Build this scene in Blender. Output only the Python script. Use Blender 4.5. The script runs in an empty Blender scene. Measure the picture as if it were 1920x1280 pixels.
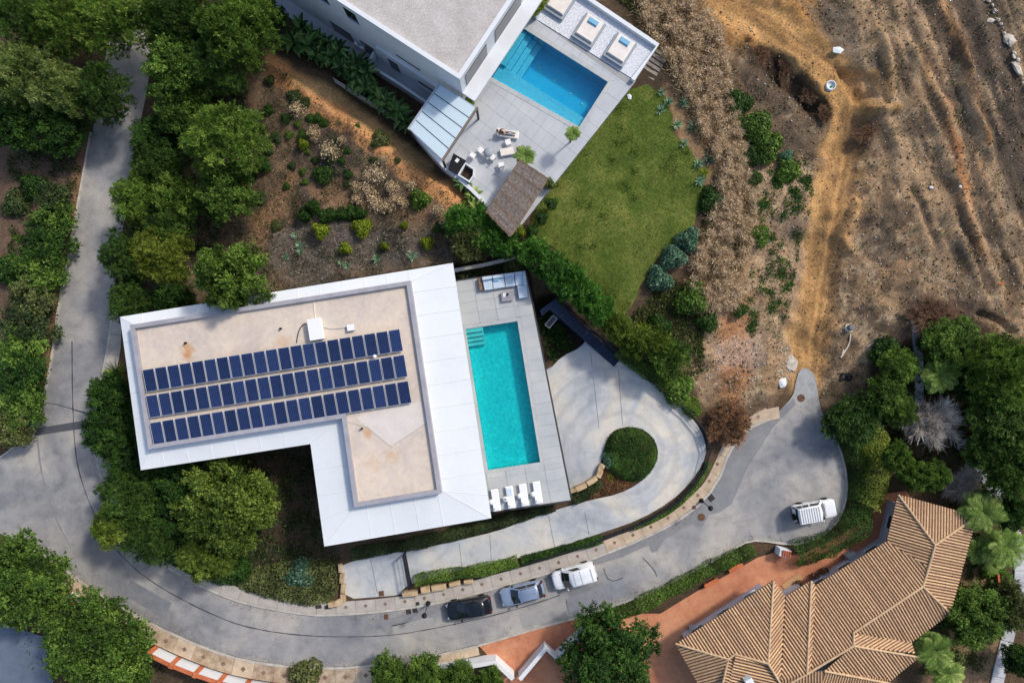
import bpy, bmesh, math, random
import numpy as np
from mathutils import Vector, Matrix
from mathutils.geometry import delaunay_2d_cdt

# ------------------------------------------------------------------ camera, sky, sun, exposure
SC = bpy.context.scene
COL = SC.collection
CAM_H = 67.0            # metres above the street
FPX = 1280.0            # focal length in photo pixels (24 mm on 36 mm, 1920 px wide)
cam_d = bpy.data.cameras.new('camera')
cam_d.sensor_width = 36.0
cam_d.lens = 24.0
cam_d.clip_start = 0.5
cam_d.clip_end = 3000.0
cam = bpy.data.objects.new('camera', cam_d)
cam.location = (0, 0, CAM_H)
COL.objects.link(cam)
SC.camera = cam

SUN_EL = math.radians(43.0)
SUN_AZ = math.radians(49.5)      # from +Y towards +X
world = bpy.data.worlds.new('World')
SC.world = world
world.use_nodes = True
wn = world.node_tree
bg = wn.nodes['Background']
sky = wn.nodes.new('ShaderNodeTexSky')
sky.sky_type = 'NISHITA'
sky.sun_disc = False
sky.sun_elevation = SUN_EL
sky.sun_rotation = SUN_AZ
sky.altitude = 100.0
sky.air_density = 1.0
sky.dust_density = 2.5
sky.ozone_density = 1.0
wn.links.new(sky.outputs[0], bg.inputs[0])
bg.inputs[1].default_value = 0.15
sun_d = bpy.data.lights.new('sun', 'SUN')
sun_d.energy = 2.3
sun_d.angle = math.radians(6.0)
sun_d.color = (1.0, 0.93, 0.83)
sun = bpy.data.objects.new('sun', sun_d)
sdir = Vector((-math.sin(SUN_AZ) * math.cos(SUN_EL), -math.cos(SUN_AZ) * math.cos(SUN_EL), -math.sin(SUN_EL)))
sun.rotation_euler = sdir.to_track_quat('-Z', 'Y').to_euler()
sun.location = (60, 50, 80)
COL.objects.link(sun)
SC.view_settings.view_transform = 'Standard'
SC.view_settings.look = 'None'
SC.view_settings.exposure = 0.2
SC.view_settings.gamma = 1.0
SC.view_settings.use_curve_mapping = False
SC.render.engine = 'CYCLES'
SC.cycles.max_bounces = 6
SC.cycles.diffuse_bounces = 3
SC.cycles.transparent_max_bounces = 8

# ------------------------------------------------------------------ small helpers
def P(px, py, z=0.0):
    s = (CAM_H - z) / FPX
    return Vector(((px - 960.0) * s, (640.0 - py) * s, z))

def PX(x, y, z):
    s = FPX / (CAM_H - z)
    return x * s + 960.0, 640.0 - y * s

def S(r, g, b, k=1.0):
    out = []
    for c in (r, g, b):
        c /= 255.0
        out.append((c / 12.92 if c <= 0.04045 else ((c + 0.055) / 1.055) ** 2.4) * k)
    return tuple(out)

def off_of(parent):
    v = Vector((0, 0, 0))
    while parent is not None:
        v += parent.location
        parent = parent.parent
    return v

def tag(o, label=None, cat=None, group=None, kind=None):
    if label: o['label'] = label
    if cat: o['category'] = cat
    if group: o['group'] = group
    if kind: o['kind'] = kind
    return o

def empty(name, loc=(0, 0, 0), label=None, cat=None, group=None, rz=0.0):
    o = bpy.data.objects.new(name, None)
    o.empty_display_size = 0.3
    COL.objects.link(o)
    o.location = loc
    o.rotation_euler = (0, 0, rz)
    return tag(o, label, cat, group)

def link_mesh(name, me, parent=None, loc=(0, 0, 0)):
    o = bpy.data.objects.new(name, me)
    COL.objects.link(o)
    o.parent = parent
    o.location = loc
    return o

def fastmesh(name, V, F, mat=None, attr=None, smooth=False, color=None):
    """V (n,3) array, F (m,k) array with one k."""
    V = np.asarray(V, dtype=np.float32); F = np.asarray(F, dtype=np.int32)
    me = bpy.data.meshes.new(name)
    me.vertices.add(len(V)); me.vertices.foreach_set('co', V.ravel())
    k = F.shape[1]
    me.loops.add(F.size); me.loops.foreach_set('vertex_index', F.ravel())
    me.polygons.add(len(F)); me.polygons.foreach_set('loop_start', np.arange(0, F.size, k, dtype=np.int32))
    me.update(calc_edges=True)
    if attr is not None:
        a = me.attributes.new('v', 'FLOAT', 'POINT'); a.data.foreach_set('value', np.asarray(attr, dtype=np.float32))
    if color is not None:
        a = me.attributes.new('Col', 'FLOAT_COLOR', 'POINT'); a.data.foreach_set('color', np.asarray(color, dtype=np.float32).ravel())
    if smooth:
        me.polygons.foreach_set('use_smooth', np.ones(len(F), dtype=bool))
    if mat is not None: me.materials.append(mat)
    return me

class MB:
    """collects boxes, prisms, tubes and quads as one mesh"""
    def __init__(self): self.v = []; self.f = []; self.m = []; self.sm = []
    def add(self, vs, fs, mi=0, smooth=False):
        b = len(self.v)
        self.v += [tuple(p) for p in vs]
        for f in fs:
            self.f.append([b + i for i in f]); self.m.append(mi); self.sm.append(smooth)
        return self
    def box(self, c, d, rz=0.0, mi=0, top=1.0):
        """centre of base c, dims d; top: scale of the top face"""
        cx, cy, cz = c; x, y, z = d[0] / 2, d[1] / 2, d[2]
        ca, sa = math.cos(rz), math.sin(rz)
        vs = []
        for zz, k in ((0, 1.0), (z, top)):
            for sx, sy in ((-1, -1), (1, -1), (1, 1), (-1, 1)):
                a, b = sx * x * k, sy * y * k
                vs.append((cx + a * ca - b * sa, cy + a * sa + b * ca, cz + zz))
        return self.add(vs, [(3, 2, 1, 0), (4, 5, 6, 7), (0, 1, 5, 4), (1, 2, 6, 5), (2, 3, 7, 6), (3, 0, 4, 7)], mi)
    def bbox(self, c, d, rz=0.0, b=0.02, mi=0):
        """box with a chamfered top edge"""
        cx, cy, cz = c; x, y, z = d[0] / 2, d[1] / 2, d[2]
        ca, sa = math.cos(rz), math.sin(rz); vs = []
        for zz, k in ((0, 0), (z - b, 0), (z, b)):
            for sx, sy in ((-1, -1), (1, -1), (1, 1), (-1, 1)):
                p, q = sx * (x - k), sy * (y - k)
                vs.append((cx + p * ca - q * sa, cy + p * sa + q * ca, cz + zz))
        fs = [(3, 2, 1, 0), (8, 9, 10, 11)]
        for r in (0, 4):
            for i in range(4):
                j = (i + 1) % 4
                fs.append((r + i, r + j, r + 4 + j, r + 4 + i))
        return self.add(vs, fs, mi)
    def prism(self, pts, z0, z1, mi=0):
        """pts: list of (x,y) counter-clockwise or not; z0,z1 numbers or lists"""
        pts = [(p[0], p[1]) for p in pts]
        a = sum(pts[i][0] * pts[(i + 1) % len(pts)][1] - pts[(i + 1) % len(pts)][0] * pts[i][1] for i in range(len(pts)))
        n = len(pts)
        zb = z0 if isinstance(z0, (list, tuple)) else [z0] * n
        zt = z1 if isinstance(z1, (list, tuple)) else [z1] * n
        if a < 0:
            pts = pts[::-1]; zb = list(zb)[::-1]; zt = list(zt)[::-1]
        vs = [(p[0], p[1], z) for p, z in zip(pts, zb)] + [(p[0], p[1], z) for p, z in zip(pts, zt)]
        fs = [tuple(range(n - 1, -1, -1)), tuple(range(n, 2 * n))]
        for i in range(n):
            j = (i + 1) % n
            fs.append((i, j, n + j, n + i))
        return self.add(vs, fs, mi)
    def tube(self, p0, p1, r0, r1=None, n=8, mi=0, caps=True):
        r1 = r0 if r1 is None else r1
        p0 = Vector(p0); p1 = Vector(p1); d = (p1 - p0)
        if d.length < 1e-6: return self
        q = d.to_track_quat('Z', 'Y'); vs = []
        for p, r in ((p0, r0), (p1, r1)):
            for i in range(n):
                a = 2 * math.pi * i / n
                vs.append(p + q @ Vector((r * math.cos(a), r * math.sin(a), 0)))
        fs = [(i, (i + 1) % n, n + (i + 1) % n, n + i) for i in range(n)]
        b = len(self.f)
        self.add(vs, fs, mi, True)
        if caps: self.add(vs, [tuple(range(n - 1, -1, -1)), tuple(range(n, 2 * n))], mi)
        return self
    def lathe(self, c, prof, n=16, mi=0, smooth=True):
        cx, cy, cz = c; vs = []; fs = []
        for r, z in prof:
            for i in range(n):
                a = 2 * math.pi * i / n
                vs.append((cx + r * math.cos(a), cy + r * math.sin(a), cz + z))
        m = len(prof)
        for k in range(m - 1):
            for i in range(n):
                j = (i + 1) % n
                fs.append((k * n + i, k * n + j, (k + 1) * n + j, (k + 1) * n + i))
        self.add(vs, fs, mi, smooth)
        self.add(vs, [tuple(range(n - 1, -1, -1)), tuple(range((m - 1) * n, m * n))], mi)
        return self
    def mesh(self, name, mats, off=(0, 0, 0)):
        me = bpy.data.meshes.new(name)
        ox, oy, oz = off
        me.from_pydata([(x - ox, y - oy, z - oz) for x, y, z in self.v], [], self.f)
        me.polygons.foreach_set('material_index', self.m)
        me.polygons.foreach_set('use_smooth', self.sm)
        for m in (mats if isinstance(mats, (list, tuple)) else [mats]): me.materials.append(m)
        me.update()
        return me
    def build(self, name, mats, parent=None, **kw):
        o = link_mesh(name, self.mesh(name, mats, off_of(parent)), parent)
        return tag(o, **kw) if kw else o

def copy_tree(o, parent=None):
    c = o.copy(); COL.objects.link(c); c.parent = parent
    for ch in list(o.children): copy_tree(ch, c)
    return c

def resample(pts, step):
    """polyline of 2-vectors -> evenly spaced points"""
    pts = [Vector((p[0], p[1])) for p in pts]
    L = [0.0]
    for a, b in zip(pts, pts[1:]): L.append(L[-1] + (b - a).length)
    n = max(1, int(round(L[-1] / step))); out = []; k = 0
    for i in range(n + 1):
        t = L[-1] * i / n
        while k < len(L) - 2 and L[k + 1] < t: k += 1
        d = L[k + 1] - L[k]
        out.append(pts[k].lerp(pts[k + 1], 0 if d < 1e-9 else (t - L[k]) / d))
    return out

def smooth_line(pts, it=2):
    """Chaikin corner cutting of an open polyline of pixel points"""
    for _ in range(it):
        q = [pts[0]]
        for a, b in zip(pts, pts[1:]):
            q.append((a[0] * .75 + b[0] * .25, a[1] * .75 + b[1] * .25))
            q.append((a[0] * .25 + b[0] * .75, a[1] * .25 + b[1] * .75))
        q.append(pts[-1]); pts = q
    return pts

def offset_line(pts, d):
    """offset a polyline of 2-vectors to its left by d"""
    out = []
    for i, p in enumerate(pts):
        a = pts[max(0, i - 1)]; b = pts[min(len(pts) - 1, i + 1)]
        t = (b - a).normalized()
        out.append(p + Vector((-t.y, t.x)) * d)
    return out

def xy(pts, z=0.0):
    return [Vector(P(a, b, z)[:2]) for a, b in pts]

def in_poly(x, y, poly):
    """x,y arrays; poly list of (x,y) -> bool array"""
    c = np.zeros(x.shape, dtype=bool); n = len(poly); j = n - 1
    for i in range(n):
        xi, yi = poly[i][0], poly[i][1]; xj, yj = poly[j][0], poly[j][1]
        if yi != yj:
            c ^= ((yi > y) != (yj > y)) & (x < (xj - xi) * (y - yi) / (yj - yi) + xi)
        j = i
    return c

def seg_dist(x, y, line, closed=False):
    d = np.full(x.shape, 1e9); n = len(line)
    for i in range(n if closed else n - 1):
        ax, ay = line[i][0], line[i][1]; bx, by = line[(i + 1) % n][0], line[(i + 1) % n][1]
        dx, dy = bx - ax, by - ay; L = dx * dx + dy * dy + 1e-9
        t = np.clip(((x - ax) * dx + (y - ay) * dy) / L, 0, 1)
        d = np.minimum(d, (x - ax - t * dx) ** 2 + (y - ay - t * dy) ** 2)
    return np.sqrt(d)

def sdist(x, y, poly):
    """signed distance, negative inside"""
    d = seg_dist(x, y, poly, True)
    return np.where(in_poly(x, y, poly), -d, d)

def sstep(e0, e1, t):
    u = np.clip((t - e0) / (e1 - e0), 0, 1)
    return u * u * (3 - 2 * u)

def _hash(ix, iy, seed):
    h = (ix.astype(np.int64) * 374761393 + iy.astype(np.int64) * 668265263 + seed * 1442695041) & 0x7fffffff
    h = ((h ^ (h >> 13)) * 1274126177) & 0x7fffffff
    return ((h ^ (h >> 16)) & 0xffff) / 65535.0

def vnoise(x, y, s, seed=0):
    x = np.asarray(x) / s; y = np.asarray(y) / s
    ix = np.floor(x); iy = np.floor(y); fx = x - ix; fy = y - iy
    fx = fx * fx * (3 - 2 * fx); fy = fy * fy * (3 - 2 * fy)
    a = _hash(ix, iy, seed); b = _hash(ix + 1, iy, seed); c = _hash(ix, iy + 1, seed); d = _hash(ix + 1, iy + 1, seed)
    return (a * (1 - fx) + b * fx) * (1 - fy) + (c * (1 - fx) + d * fx) * fy

def fbm(x, y, s, seed=0, o=4):
    t = 0; a = 1; n = 0
    for k in range(o):
        t = t + a * vnoise(x, y, s, seed + k * 17); n += a; a *= .5; s *= .5
    return t / n

# ------------------------------------------------------------------ materials
def new_mat(name):
    m = bpy.data.materials.new(name); m.use_nodes = True
    nt = m.node_tree
    return m, nt, nt.nodes['Principled BSDF']

def _noise(nt, pos, scale, detail=4, rough=.6, dist=0.0):
    n = nt.nodes.new('ShaderNodeTexNoise'); n.inputs['Scale'].default_value = scale
    n.inputs['Detail'].default_value = detail; n.inputs['Roughness'].default_value = rough
    n.inputs['Distortion'].default_value = dist
    nt.links.new(pos, n.inputs['Vector']); return n.outputs['Fac']

def _mix(nt, fac, a, b, blend='MIX'):
    n = nt.nodes.new('ShaderNodeMix'); n.data_type = 'RGBA'; n.blend_type = blend
    for i, v in ((0, fac), (6, a), (7, b)):
        s = n.inputs[i]
        if isinstance(v, (int, float)): s.default_value = v
        elif isinstance(v, tuple): s.default_value = (*v, 1)
        else: nt.links.new(v, s)
    return n.outputs[2]

def _ramp(nt, fac, stops):
    n = nt.nodes.new('ShaderNodeValToRGB'); e = n.color_ramp.elements
    while len(e) < len(stops): e.new(.5)
    for k, (p, c) in enumerate(stops):
        e[k].position = p; e[k].color = (*c, 1) if len(c) == 3 else c
    nt.links.new(fac, n.inputs[0]); return n.outputs[0]

def _math(nt, op, a, b=None):
    n = nt.nodes.new('ShaderNodeMath'); n.operation = op
    for i, v in enumerate((a, b)):
        if v is None: continue
        if isinstance(v, (int, float)): n.inputs[i].default_value = v
        else: nt.links.new(v, n.inputs[i])
    return n.outputs[0]

def _bump(nt, bsdf, h, strength, dist):
    b = nt.nodes.new('ShaderNodeBump'); b.inputs['Strength'].default_value = strength; b.inputs['Distance'].default_value = dist
    nt.links.new(h, b.inputs['Height']); nt.links.new(b.outputs[0], bsdf.inputs['Normal'])

def pos_of(nt):
    return nt.nodes.new('ShaderNodeNewGeometry').outputs['Position']

def mat(name, c1, c2=None, scale=.5, fine=None, rough=.8, bump=0.0, spec=.3, metal=0.0, vary=0.0, lo=.35, hi=.65, fscale=8.0, stretch=None):
    """two-tone mottled surface: large noise between c1 and c2, fine grain, optional per-object variation"""
    m, nt, b = new_mat(name)
    pos = pos_of(nt)
    if stretch:
        mp = nt.nodes.new('ShaderNodeMapping'); mp.inputs['Rotation'].default_value = (0, 0, stretch[0]); mp.inputs['Scale'].default_value = (stretch[1], stretch[2], 1)
        nt.links.new(pos, mp.inputs[0]); pos = mp.outputs[0]
    col = None
    if c2 is not None:
        col = _ramp(nt, _noise(nt, pos, scale, 6, .62), [(lo, c1), (hi, c2)])
    if fine:
        f = _noise(nt, pos, fscale, 4, .7)
        g = _ramp(nt, f, [(.3, (1 - fine,) * 3), (.7, (1 + fine,) * 3)])
        col = _mix(nt, 1.0, col if col is not None else c1, g, 'MULTIPLY')
        if bump: _bump(nt, b, f, bump, .02)
    if vary:
        oi = nt.nodes.new('ShaderNodeObjectInfo')
        v = _ramp(nt, oi.outputs['Random'], [(0, (1 - vary,) * 3), (1, (1 + vary,) * 3)])
        col = _mix(nt, 1.0, col if col is not None else c1, v, 'MULTIPLY')
    if col is None: b.inputs['Base Color'].default_value = (*c1, 1)
    else: nt.links.new(col, b.inputs['Base Color'])
    b.inputs['Roughness'].default_value = rough
    b.inputs['Specular IOR Level'].default_value = spec
    b.inputs['Metallic'].default_value = metal
    return m

def leaf_mat(name, dark, mid, light, trans=.3, vary=.18, rough=.6):
    m, nt, b = new_mat(name)
    at = nt.nodes.new('ShaderNodeAttribute'); at.attribute_name = 'v'
    oi = nt.nodes.new('ShaderNodeObjectInfo')
    dark, mid, light = [tuple(min(1, c * k_) for c in q) for q, k_ in ((dark, .95), (mid, 1.12), (light, 1.32))]
    col = _ramp(nt, at.outputs['Fac'], [(0.05, dark), (.5, mid), (.95, light)])
    v = _ramp(nt, oi.outputs['Random'], [(0, (1 - vary, 1 - vary * .9, 1 - vary)), (1, (1 + vary, 1 + vary * .8, 1 + vary * .6))])
    col = _mix(nt, 1.0, col, v, 'MULTIPLY')
    nt.links.new(col, b.inputs['Base Color']); b.inputs['Roughness'].default_value = rough
    b.inputs['Specular IOR Level'].default_value = .25
    tr = nt.nodes.new('ShaderNodeBsdfTranslucent'); nt.links.new(col, tr.inputs[0])
    ms = nt.nodes.new('ShaderNodeMixShader'); ms.inputs[0].default_value = trans
    nt.links.new(b.outputs[0], ms.inputs[1]); nt.links.new(tr.outputs[0], ms.inputs[2])
    nt.links.new(ms.outputs[0], nt.nodes['Material Output'].inputs[0])
    return m

M = {}
M['white_wall'] = mat('white_render', (.74, .765, .79), (.67, .695, .72), scale=.4, fine=.04, rough=.85)
M['white_roof'] = mat('white_metal_roof', (.735, .765, .78), (.665, .70, .72), scale=.35, fine=.025, rough=.5, fscale=5, lo=.45, hi=.8)
M['parapet'] = mat('grey_parapet', S(168, 166, 172), S(150, 148, 156), scale=1.0, fine=.08, rough=.85)
M['beige_screed'] = None
M['concrete'] = None
M['steel_dark'] = mat('dark_steel', S(38, 40, 46), fine=.1, rough=.5, metal=.3)
M['navy_steel'] = mat('navy_steel', S(32, 52, 78), S(24, 40, 62), fine=.1, rough=.5, vary=.15)
M['white_plastic'] = mat('white_plastic', (.82, .82, .81), fine=.03, rough=.5)
M['cream_fabric'] = mat('cream_fabric', S(235, 228, 220), S(222, 212, 204), scale=1.5, fine=.05, rough=.9)
M['pale_fabric'] = mat('pale_blue_grey_fabric', S(205, 219, 232), S(190, 206, 222), scale=1.2, fine=.06, rough=.9, vary=.04)
M['blue_fabric'] = mat('pale_blue_fabric', S(128, 180, 208), fine=.06, rough=.9)
M['grey_frame'] = mat('grey_frame', S(150, 158, 165), fine=.06, rough=.6)
M['black'] = mat('black_plastic', S(22, 23, 26), fine=.1, rough=.5)
M['wood'] = mat('weathered_wood', S(150, 120, 95), S(120, 92, 70), scale=3, fine=.12, rough=.8)
M['terracotta'] = mat('terracotta_brick', S(200, 118, 78), S(180, 98, 62), scale=1.5, fine=.12, rough=.85)
M['rubber'] = mat('tyre_rubber', S(25, 25, 26), fine=.1, rough=.9)
M['alloy'] = mat('alloy_rim', S(150, 152, 156), fine=.05, rough=.35, metal=.8)
M['glass_dark'] = mat('dark_window_glass', (.012, .015, .02), fine=.2, rough=.06, spec=.8)
M['soil'] = mat('dark_garden_soil', S(62, 50, 40), S(42, 36, 28), scale=1.2, fine=.3, rough=1)
M['stone_tan'] = mat('tan_stone', S(196, 174, 138), S(166, 140, 106), scale=1.2, fine=.14, rough=.9, vary=.12, bump=.4)
M['stone_pale'] = mat('pale_stone', S(205, 196, 182), S(168, 158, 142), scale=2, fine=.2, rough=.95, vary=.15, bump=.4)
M['bark'] = mat('bark', S(96, 82, 68), S(70, 58, 46), scale=4, fine=.25, rough=.95)
M['bark_grey'] = mat('grey_bark', S(158, 152, 146), S(128, 122, 116), scale=4, fine=.2, rough=.95)
M['iron'] = mat('cast_iron', S(62, 60, 60), S(48, 44, 42), fine=.2, fscale=20, rough=.7)
M['rust'] = mat('rusty_iron', S(112, 82, 62), S(86, 64, 52), scale=5, fine=.2, rough=.85)
# foliage palettes
L = {}
L['pine'] = leaf_mat('pine_needles', S(46, 66, 20), S(92, 124, 44), S(148, 172, 78))
L['pine_grey'] = leaf_mat('pale_pine_needles', S(56, 72, 34), S(112, 134, 66), S(166, 178, 108))
L['pine_dark'] = leaf_mat('dark_pine_needles', S(30, 50, 18), S(58, 88, 34), S(98, 128, 58))
L['broad'] = leaf_mat('broad_leaves', S(40, 60, 20), S(80, 112, 40), S(130, 158, 70))
L['lime'] = leaf_mat('lime_leaves', S(70, 92, 16), S(122, 142, 32), S(170, 182, 70))
L['deep'] = leaf_mat('deep_green_leaves', S(24, 46, 16), S(46, 80, 28), S(84, 116, 46))
L['cypress'] = leaf_mat('cypress_sprays', S(34, 66, 22), S(74, 122, 44), S(122, 164, 76))
L['teal'] = leaf_mat('blue_green_leaves', S(44, 74, 58), S(86, 122, 98), S(138, 170, 140))
L['dry'] = leaf_mat('dry_stems', S(104, 84, 58), S(168, 144, 108), S(222, 204, 170), trans=.2)
L['brown'] = leaf_mat('brown_leaves', S(66, 46, 30), S(118, 82, 54), S(160, 120, 84), trans=.2)
L['palm'] = leaf_mat('palm_fronds', S(48, 70, 24), S(104, 134, 56), S(168, 184, 104))
L['banana'] = leaf_mat('banana_leaves', S(30, 58, 26), S(62, 100, 46), S(128, 152, 86))
L['agave'] = leaf_mat('agave_leaves', S(76, 108, 84), S(128, 164, 128), S(186, 208, 180))
L['olive'] = leaf_mat('olive_scrub_leaves', S(50, 58, 30), S(88, 98, 54), S(132, 138, 86))
L['scrub'] = leaf_mat('dark_scrub_leaves', S(34, 46, 26), S(62, 80, 44), S(100, 116, 70))
# ------------------------------------------------------------------ layout lines in photo pixels
ROAD_IN = smooth_line([(256, -60), (262, 0), (283, 90), (278, 160), (265, 220), (250, 290), (240, 360), (230, 430), (221, 500), (213, 560), (208, 600), (202, 650), (192, 700),
    (183, 745), (177, 795), (176, 835), (181, 870), (191, 905), (206, 948), (226, 986), (260, 1022), (300, 1055), (350, 1087), (400, 1110), (440, 1126), (480, 1137), (520, 1144),
    (560, 1151), (600, 1155), (660, 1152), (740, 1145), (820, 1132), (860, 1122), (900, 1111), (950, 1097), (1000, 1083), (1050, 1069), (1100, 1052), (1150, 1034), (1200, 1013),
    (1250, 990), (1290, 966), (1322, 937), (1346, 908), (1357, 880), (1367, 850), (1385, 818), (1412, 800), (1445, 787)])
ROAD_OUT = smooth_line([(224, -60), (224, 0), (205, 60), (190, 150), (178, 225), (170, 262), (160, 320), (152, 365), (140, 425), (126, 500), (113, 570), (103, 640), (97, 690), (86, 735), (68, 785), (45, 825), (18, 848), (-60, 900)])
ROAD_S = smooth_line([(-60, 970), (0, 1000), (45, 1020), (70, 1029), (100, 1047), (150, 1084), (200, 1119), (260, 1153), (330, 1188), (400, 1217), (440, 1230), (480, 1238), (520, 1244),
    (560, 1248), (620, 1250), (680, 1246), (740, 1239), (800, 1229), (860, 1216), (900, 1207), (950, 1192), (1010, 1174), (1085, 1155), (1140, 1138), (1200, 1117), (1260, 1088),
    (1320, 1058), (1370, 1030), (1393, 1015), (1412, 1010), (1445, 1013), (1480, 1019), (1505, 1016), (1535, 1005), (1560, 988), (1578, 960), (1587, 920), (1584, 880), (1570, 830),
    (1550, 790), (1538, 765), (1533, 735), (1530, 705), (1516, 690), (1500, 690), (1492, 715), (1488, 742), (1466, 765), (1445, 787)])
ROAD_PX = ROAD_IN + ROAD_S[::-1][1:] + ROAD_OUT[::-1]
ROAD = [tuple(v) for v in xy(ROAD_PX)]
DRIVE_PX = smooth_line([(640, 1062), (665, 1052), (745, 1036), (800, 1028), (850, 1016), (900, 1005), (950, 990), (1000, 969), (1060, 951), (1110, 936), (1160, 925), (1197, 906), (1224, 880), (1234, 852), (1228, 825),
    (1210, 806), (1185, 798), (1152, 803), (1136, 822), (1130, 850), (1124, 868), (1130, 884), (1110, 905), (1085, 920), (1060, 930), (1000, 820), (985, 700), (1010, 690), (1030, 692), (1052, 668), (1090, 650), (1100, 630), (1120, 640), (1160, 672), (1205, 706),
    (1252, 742), (1290, 776), (1314, 806), (1324, 840), (1317, 870), (1294, 906), (1258, 940), (1200, 974), (1130, 999), (1050, 1026), (980, 1046), (900, 1062), (850, 1074), (795, 1088), (768, 1098), (755, 1106), (752, 1118), (700, 1122), (648, 1126), (640, 1090)], 1)
LAWN_PX = [(1165, 172), (1212, 158), (1245, 180), (1262, 215), (1262, 250), (1290, 275), (1306, 300), (1320, 340), (1318, 385), (1298, 425), (1272, 445), (1245, 470), (1222, 500), (1205, 530), (1185, 570), (1170, 592), (1145, 578), (1100, 530), (1040, 465), (990, 440), (1000, 400), (1040, 335), (1096, 250)]
CTRL = [(150,400,0),(120,700,0),(60,900,0),(150,1020,0),(300,1120,0),(500,1180,0),(700,1190,0),(900,1150,0),(1100,1090,0),(1300,1000,0),(1450,900,0),(1520,820,0),(1510,700,.1),
    (40,400,-.3),(20,650,-.3),(60,250,0),(80,80,.5),(240,80,0),(380,80,1),(300,300,.3),(220,450,.1),(0,60,.8),
    (470,180,2.2),(420,330,1.8),(380,450,1.2),(560,190,3.7),(650,265,4.3),(740,322,4.7),(840,382,4.6),(560,330,3.2),(650,400,3.4),(780,440,3.6),(520,470,2.4),(700,480,2.8),(840,470,3.0),(900,460,3.1),(520,110,2.6),
    (400,650,1.5),(700,600,2.2),(500,900,.8),(300,950,.3),(800,900,1.0),(420,1050,.2),(600,1080,.1),
    (600,60,.9),(700,165,.9),(775,238,1.2),(822,305,1.8),(870,365,2.4),(930,430,2.8),(560,0,.9),
    (1000,200,3.5),(900,300,3.5),(1100,100,3.5),(820,60,2.5),(720,0,1.5),(960,400,3.4),
    (1200,200,3.4),(1300,300,3.4),(1100,400,3.4),(1250,450,3.3),(1170,550,3.1),(1030,440,3.4),
    (1250,80,3.6),(1350,250,3.1),(1380,420,2.6),(1330,520,2.4),
    (1450,50,4.2),(1600,100,4),(1750,100,4.5),(1880,100,5.3),(1500,300,2.8),(1560,350,2.4),(1700,350,3),(1880,350,4),(1450,500,1.6),(1520,560,1),(1700,550,1.6),(1880,550,2.4),(1400,680,.8),(1600,680,.4),(1340,740,.6),
    (1750,720,.2),(1880,750,.5),(1750,850,0),(1900,950,-.5),(1850,1100,-.9),(1900,1250,-1.3),(1600,1100,0),(1400,1200,0),(1100,1230,0),(1620,900,0),
    (1150,700,.9),(1100,800,.9),(1300,800,.7),(1250,930,.45),(1050,1000,.3),(850,1045,.15),(700,1080,.06),(1180,850,.9),
    (1250,620,1.8),(1055,610,.9),(930,600,2.2),(1000,800,1.0),(910,505,2.9),(985,480,3.0),
    (100,1150,-.6),(60,1250,-1.2),(250,1250,-1),(400,1270,-1.2),(600,1275,-.5),(820,1270,-.3),(-40,1200,-1)]
CXY = np.array([tuple(P(a, b, z)[:2]) + (z,) for a, b, z in CTRL])

def hbase(x, y):
    x = np.asarray(x, dtype=float); y = np.asarray(y, dtype=float)
    w = np.zeros(x.shape); t = np.zeros(x.shape)
    for cx, cy, cz in CXY:
        k = 1.0 / ((x - cx) ** 2 + (y - cy) ** 2 + 2.5) ** 2
        w += k; t += k * cz
    return t / w

inner_x = np.arange(-58.0, 58.01, 0.22); inner_y = np.arange(-38.5, 38.51, 0.22)
ext = np.array([2, 6, 14, 30, 60, 120, 260, 600.0])
GX = np.concatenate([inner_x[0] - ext[::-1], inner_x, inner_x[-1] + ext])
GY = np.concatenate([inner_y[0] - ext[::-1], inner_y, inner_y[-1] + ext])
XX, YY = np.meshgrid(GX, GY)
HB = hbase(XX, YY)
_px = XX * (FPX / (CAM_H - HB)) + 960.0
_py = 640.0 - YY * (FPX / (CAM_H - HB))
def pmask(poly, feather=6.0, jit=8.0, seed=1, js=30.0):
    """soft, ragged mask of a region given in photo pixels, over the terrain vertices"""
    n = (fbm(_px, _py, js, seed, 3) - .5) * 2 * jit
    xs = [p[0] for p in poly]; ys = [p[1] for p in poly]; m = feather + jit + 4
    box = (_px > min(xs) - m) & (_px < max(xs) + m) & (_py > min(ys) - m) & (_py < max(ys) + m)
    out = np.zeros(_px.shape)
    out[box] = 1 - sstep(-feather, feather, sdist(_px[box], _py[box], poly) + n[box])
    return out
def lmask(line, half, feather=6.0, jit=6.0, seed=1, js=25.0):
    n = (fbm(_px, _py, js, seed, 3) - .5) * 2 * jit
    xs = [p[0] for p in line]; ys = [p[1] for p in line]; m = half + feather + jit + 4
    box = (_px > min(xs) - m) & (_px < max(xs) + m) & (_py > min(ys) - m) & (_py < max(ys) + m)
    out = np.zeros(_px.shape)
    out[box] = 1 - sstep(half - feather, half + feather, seg_dist(_px[box], _py[box], line) + n[box])
    return out

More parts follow.
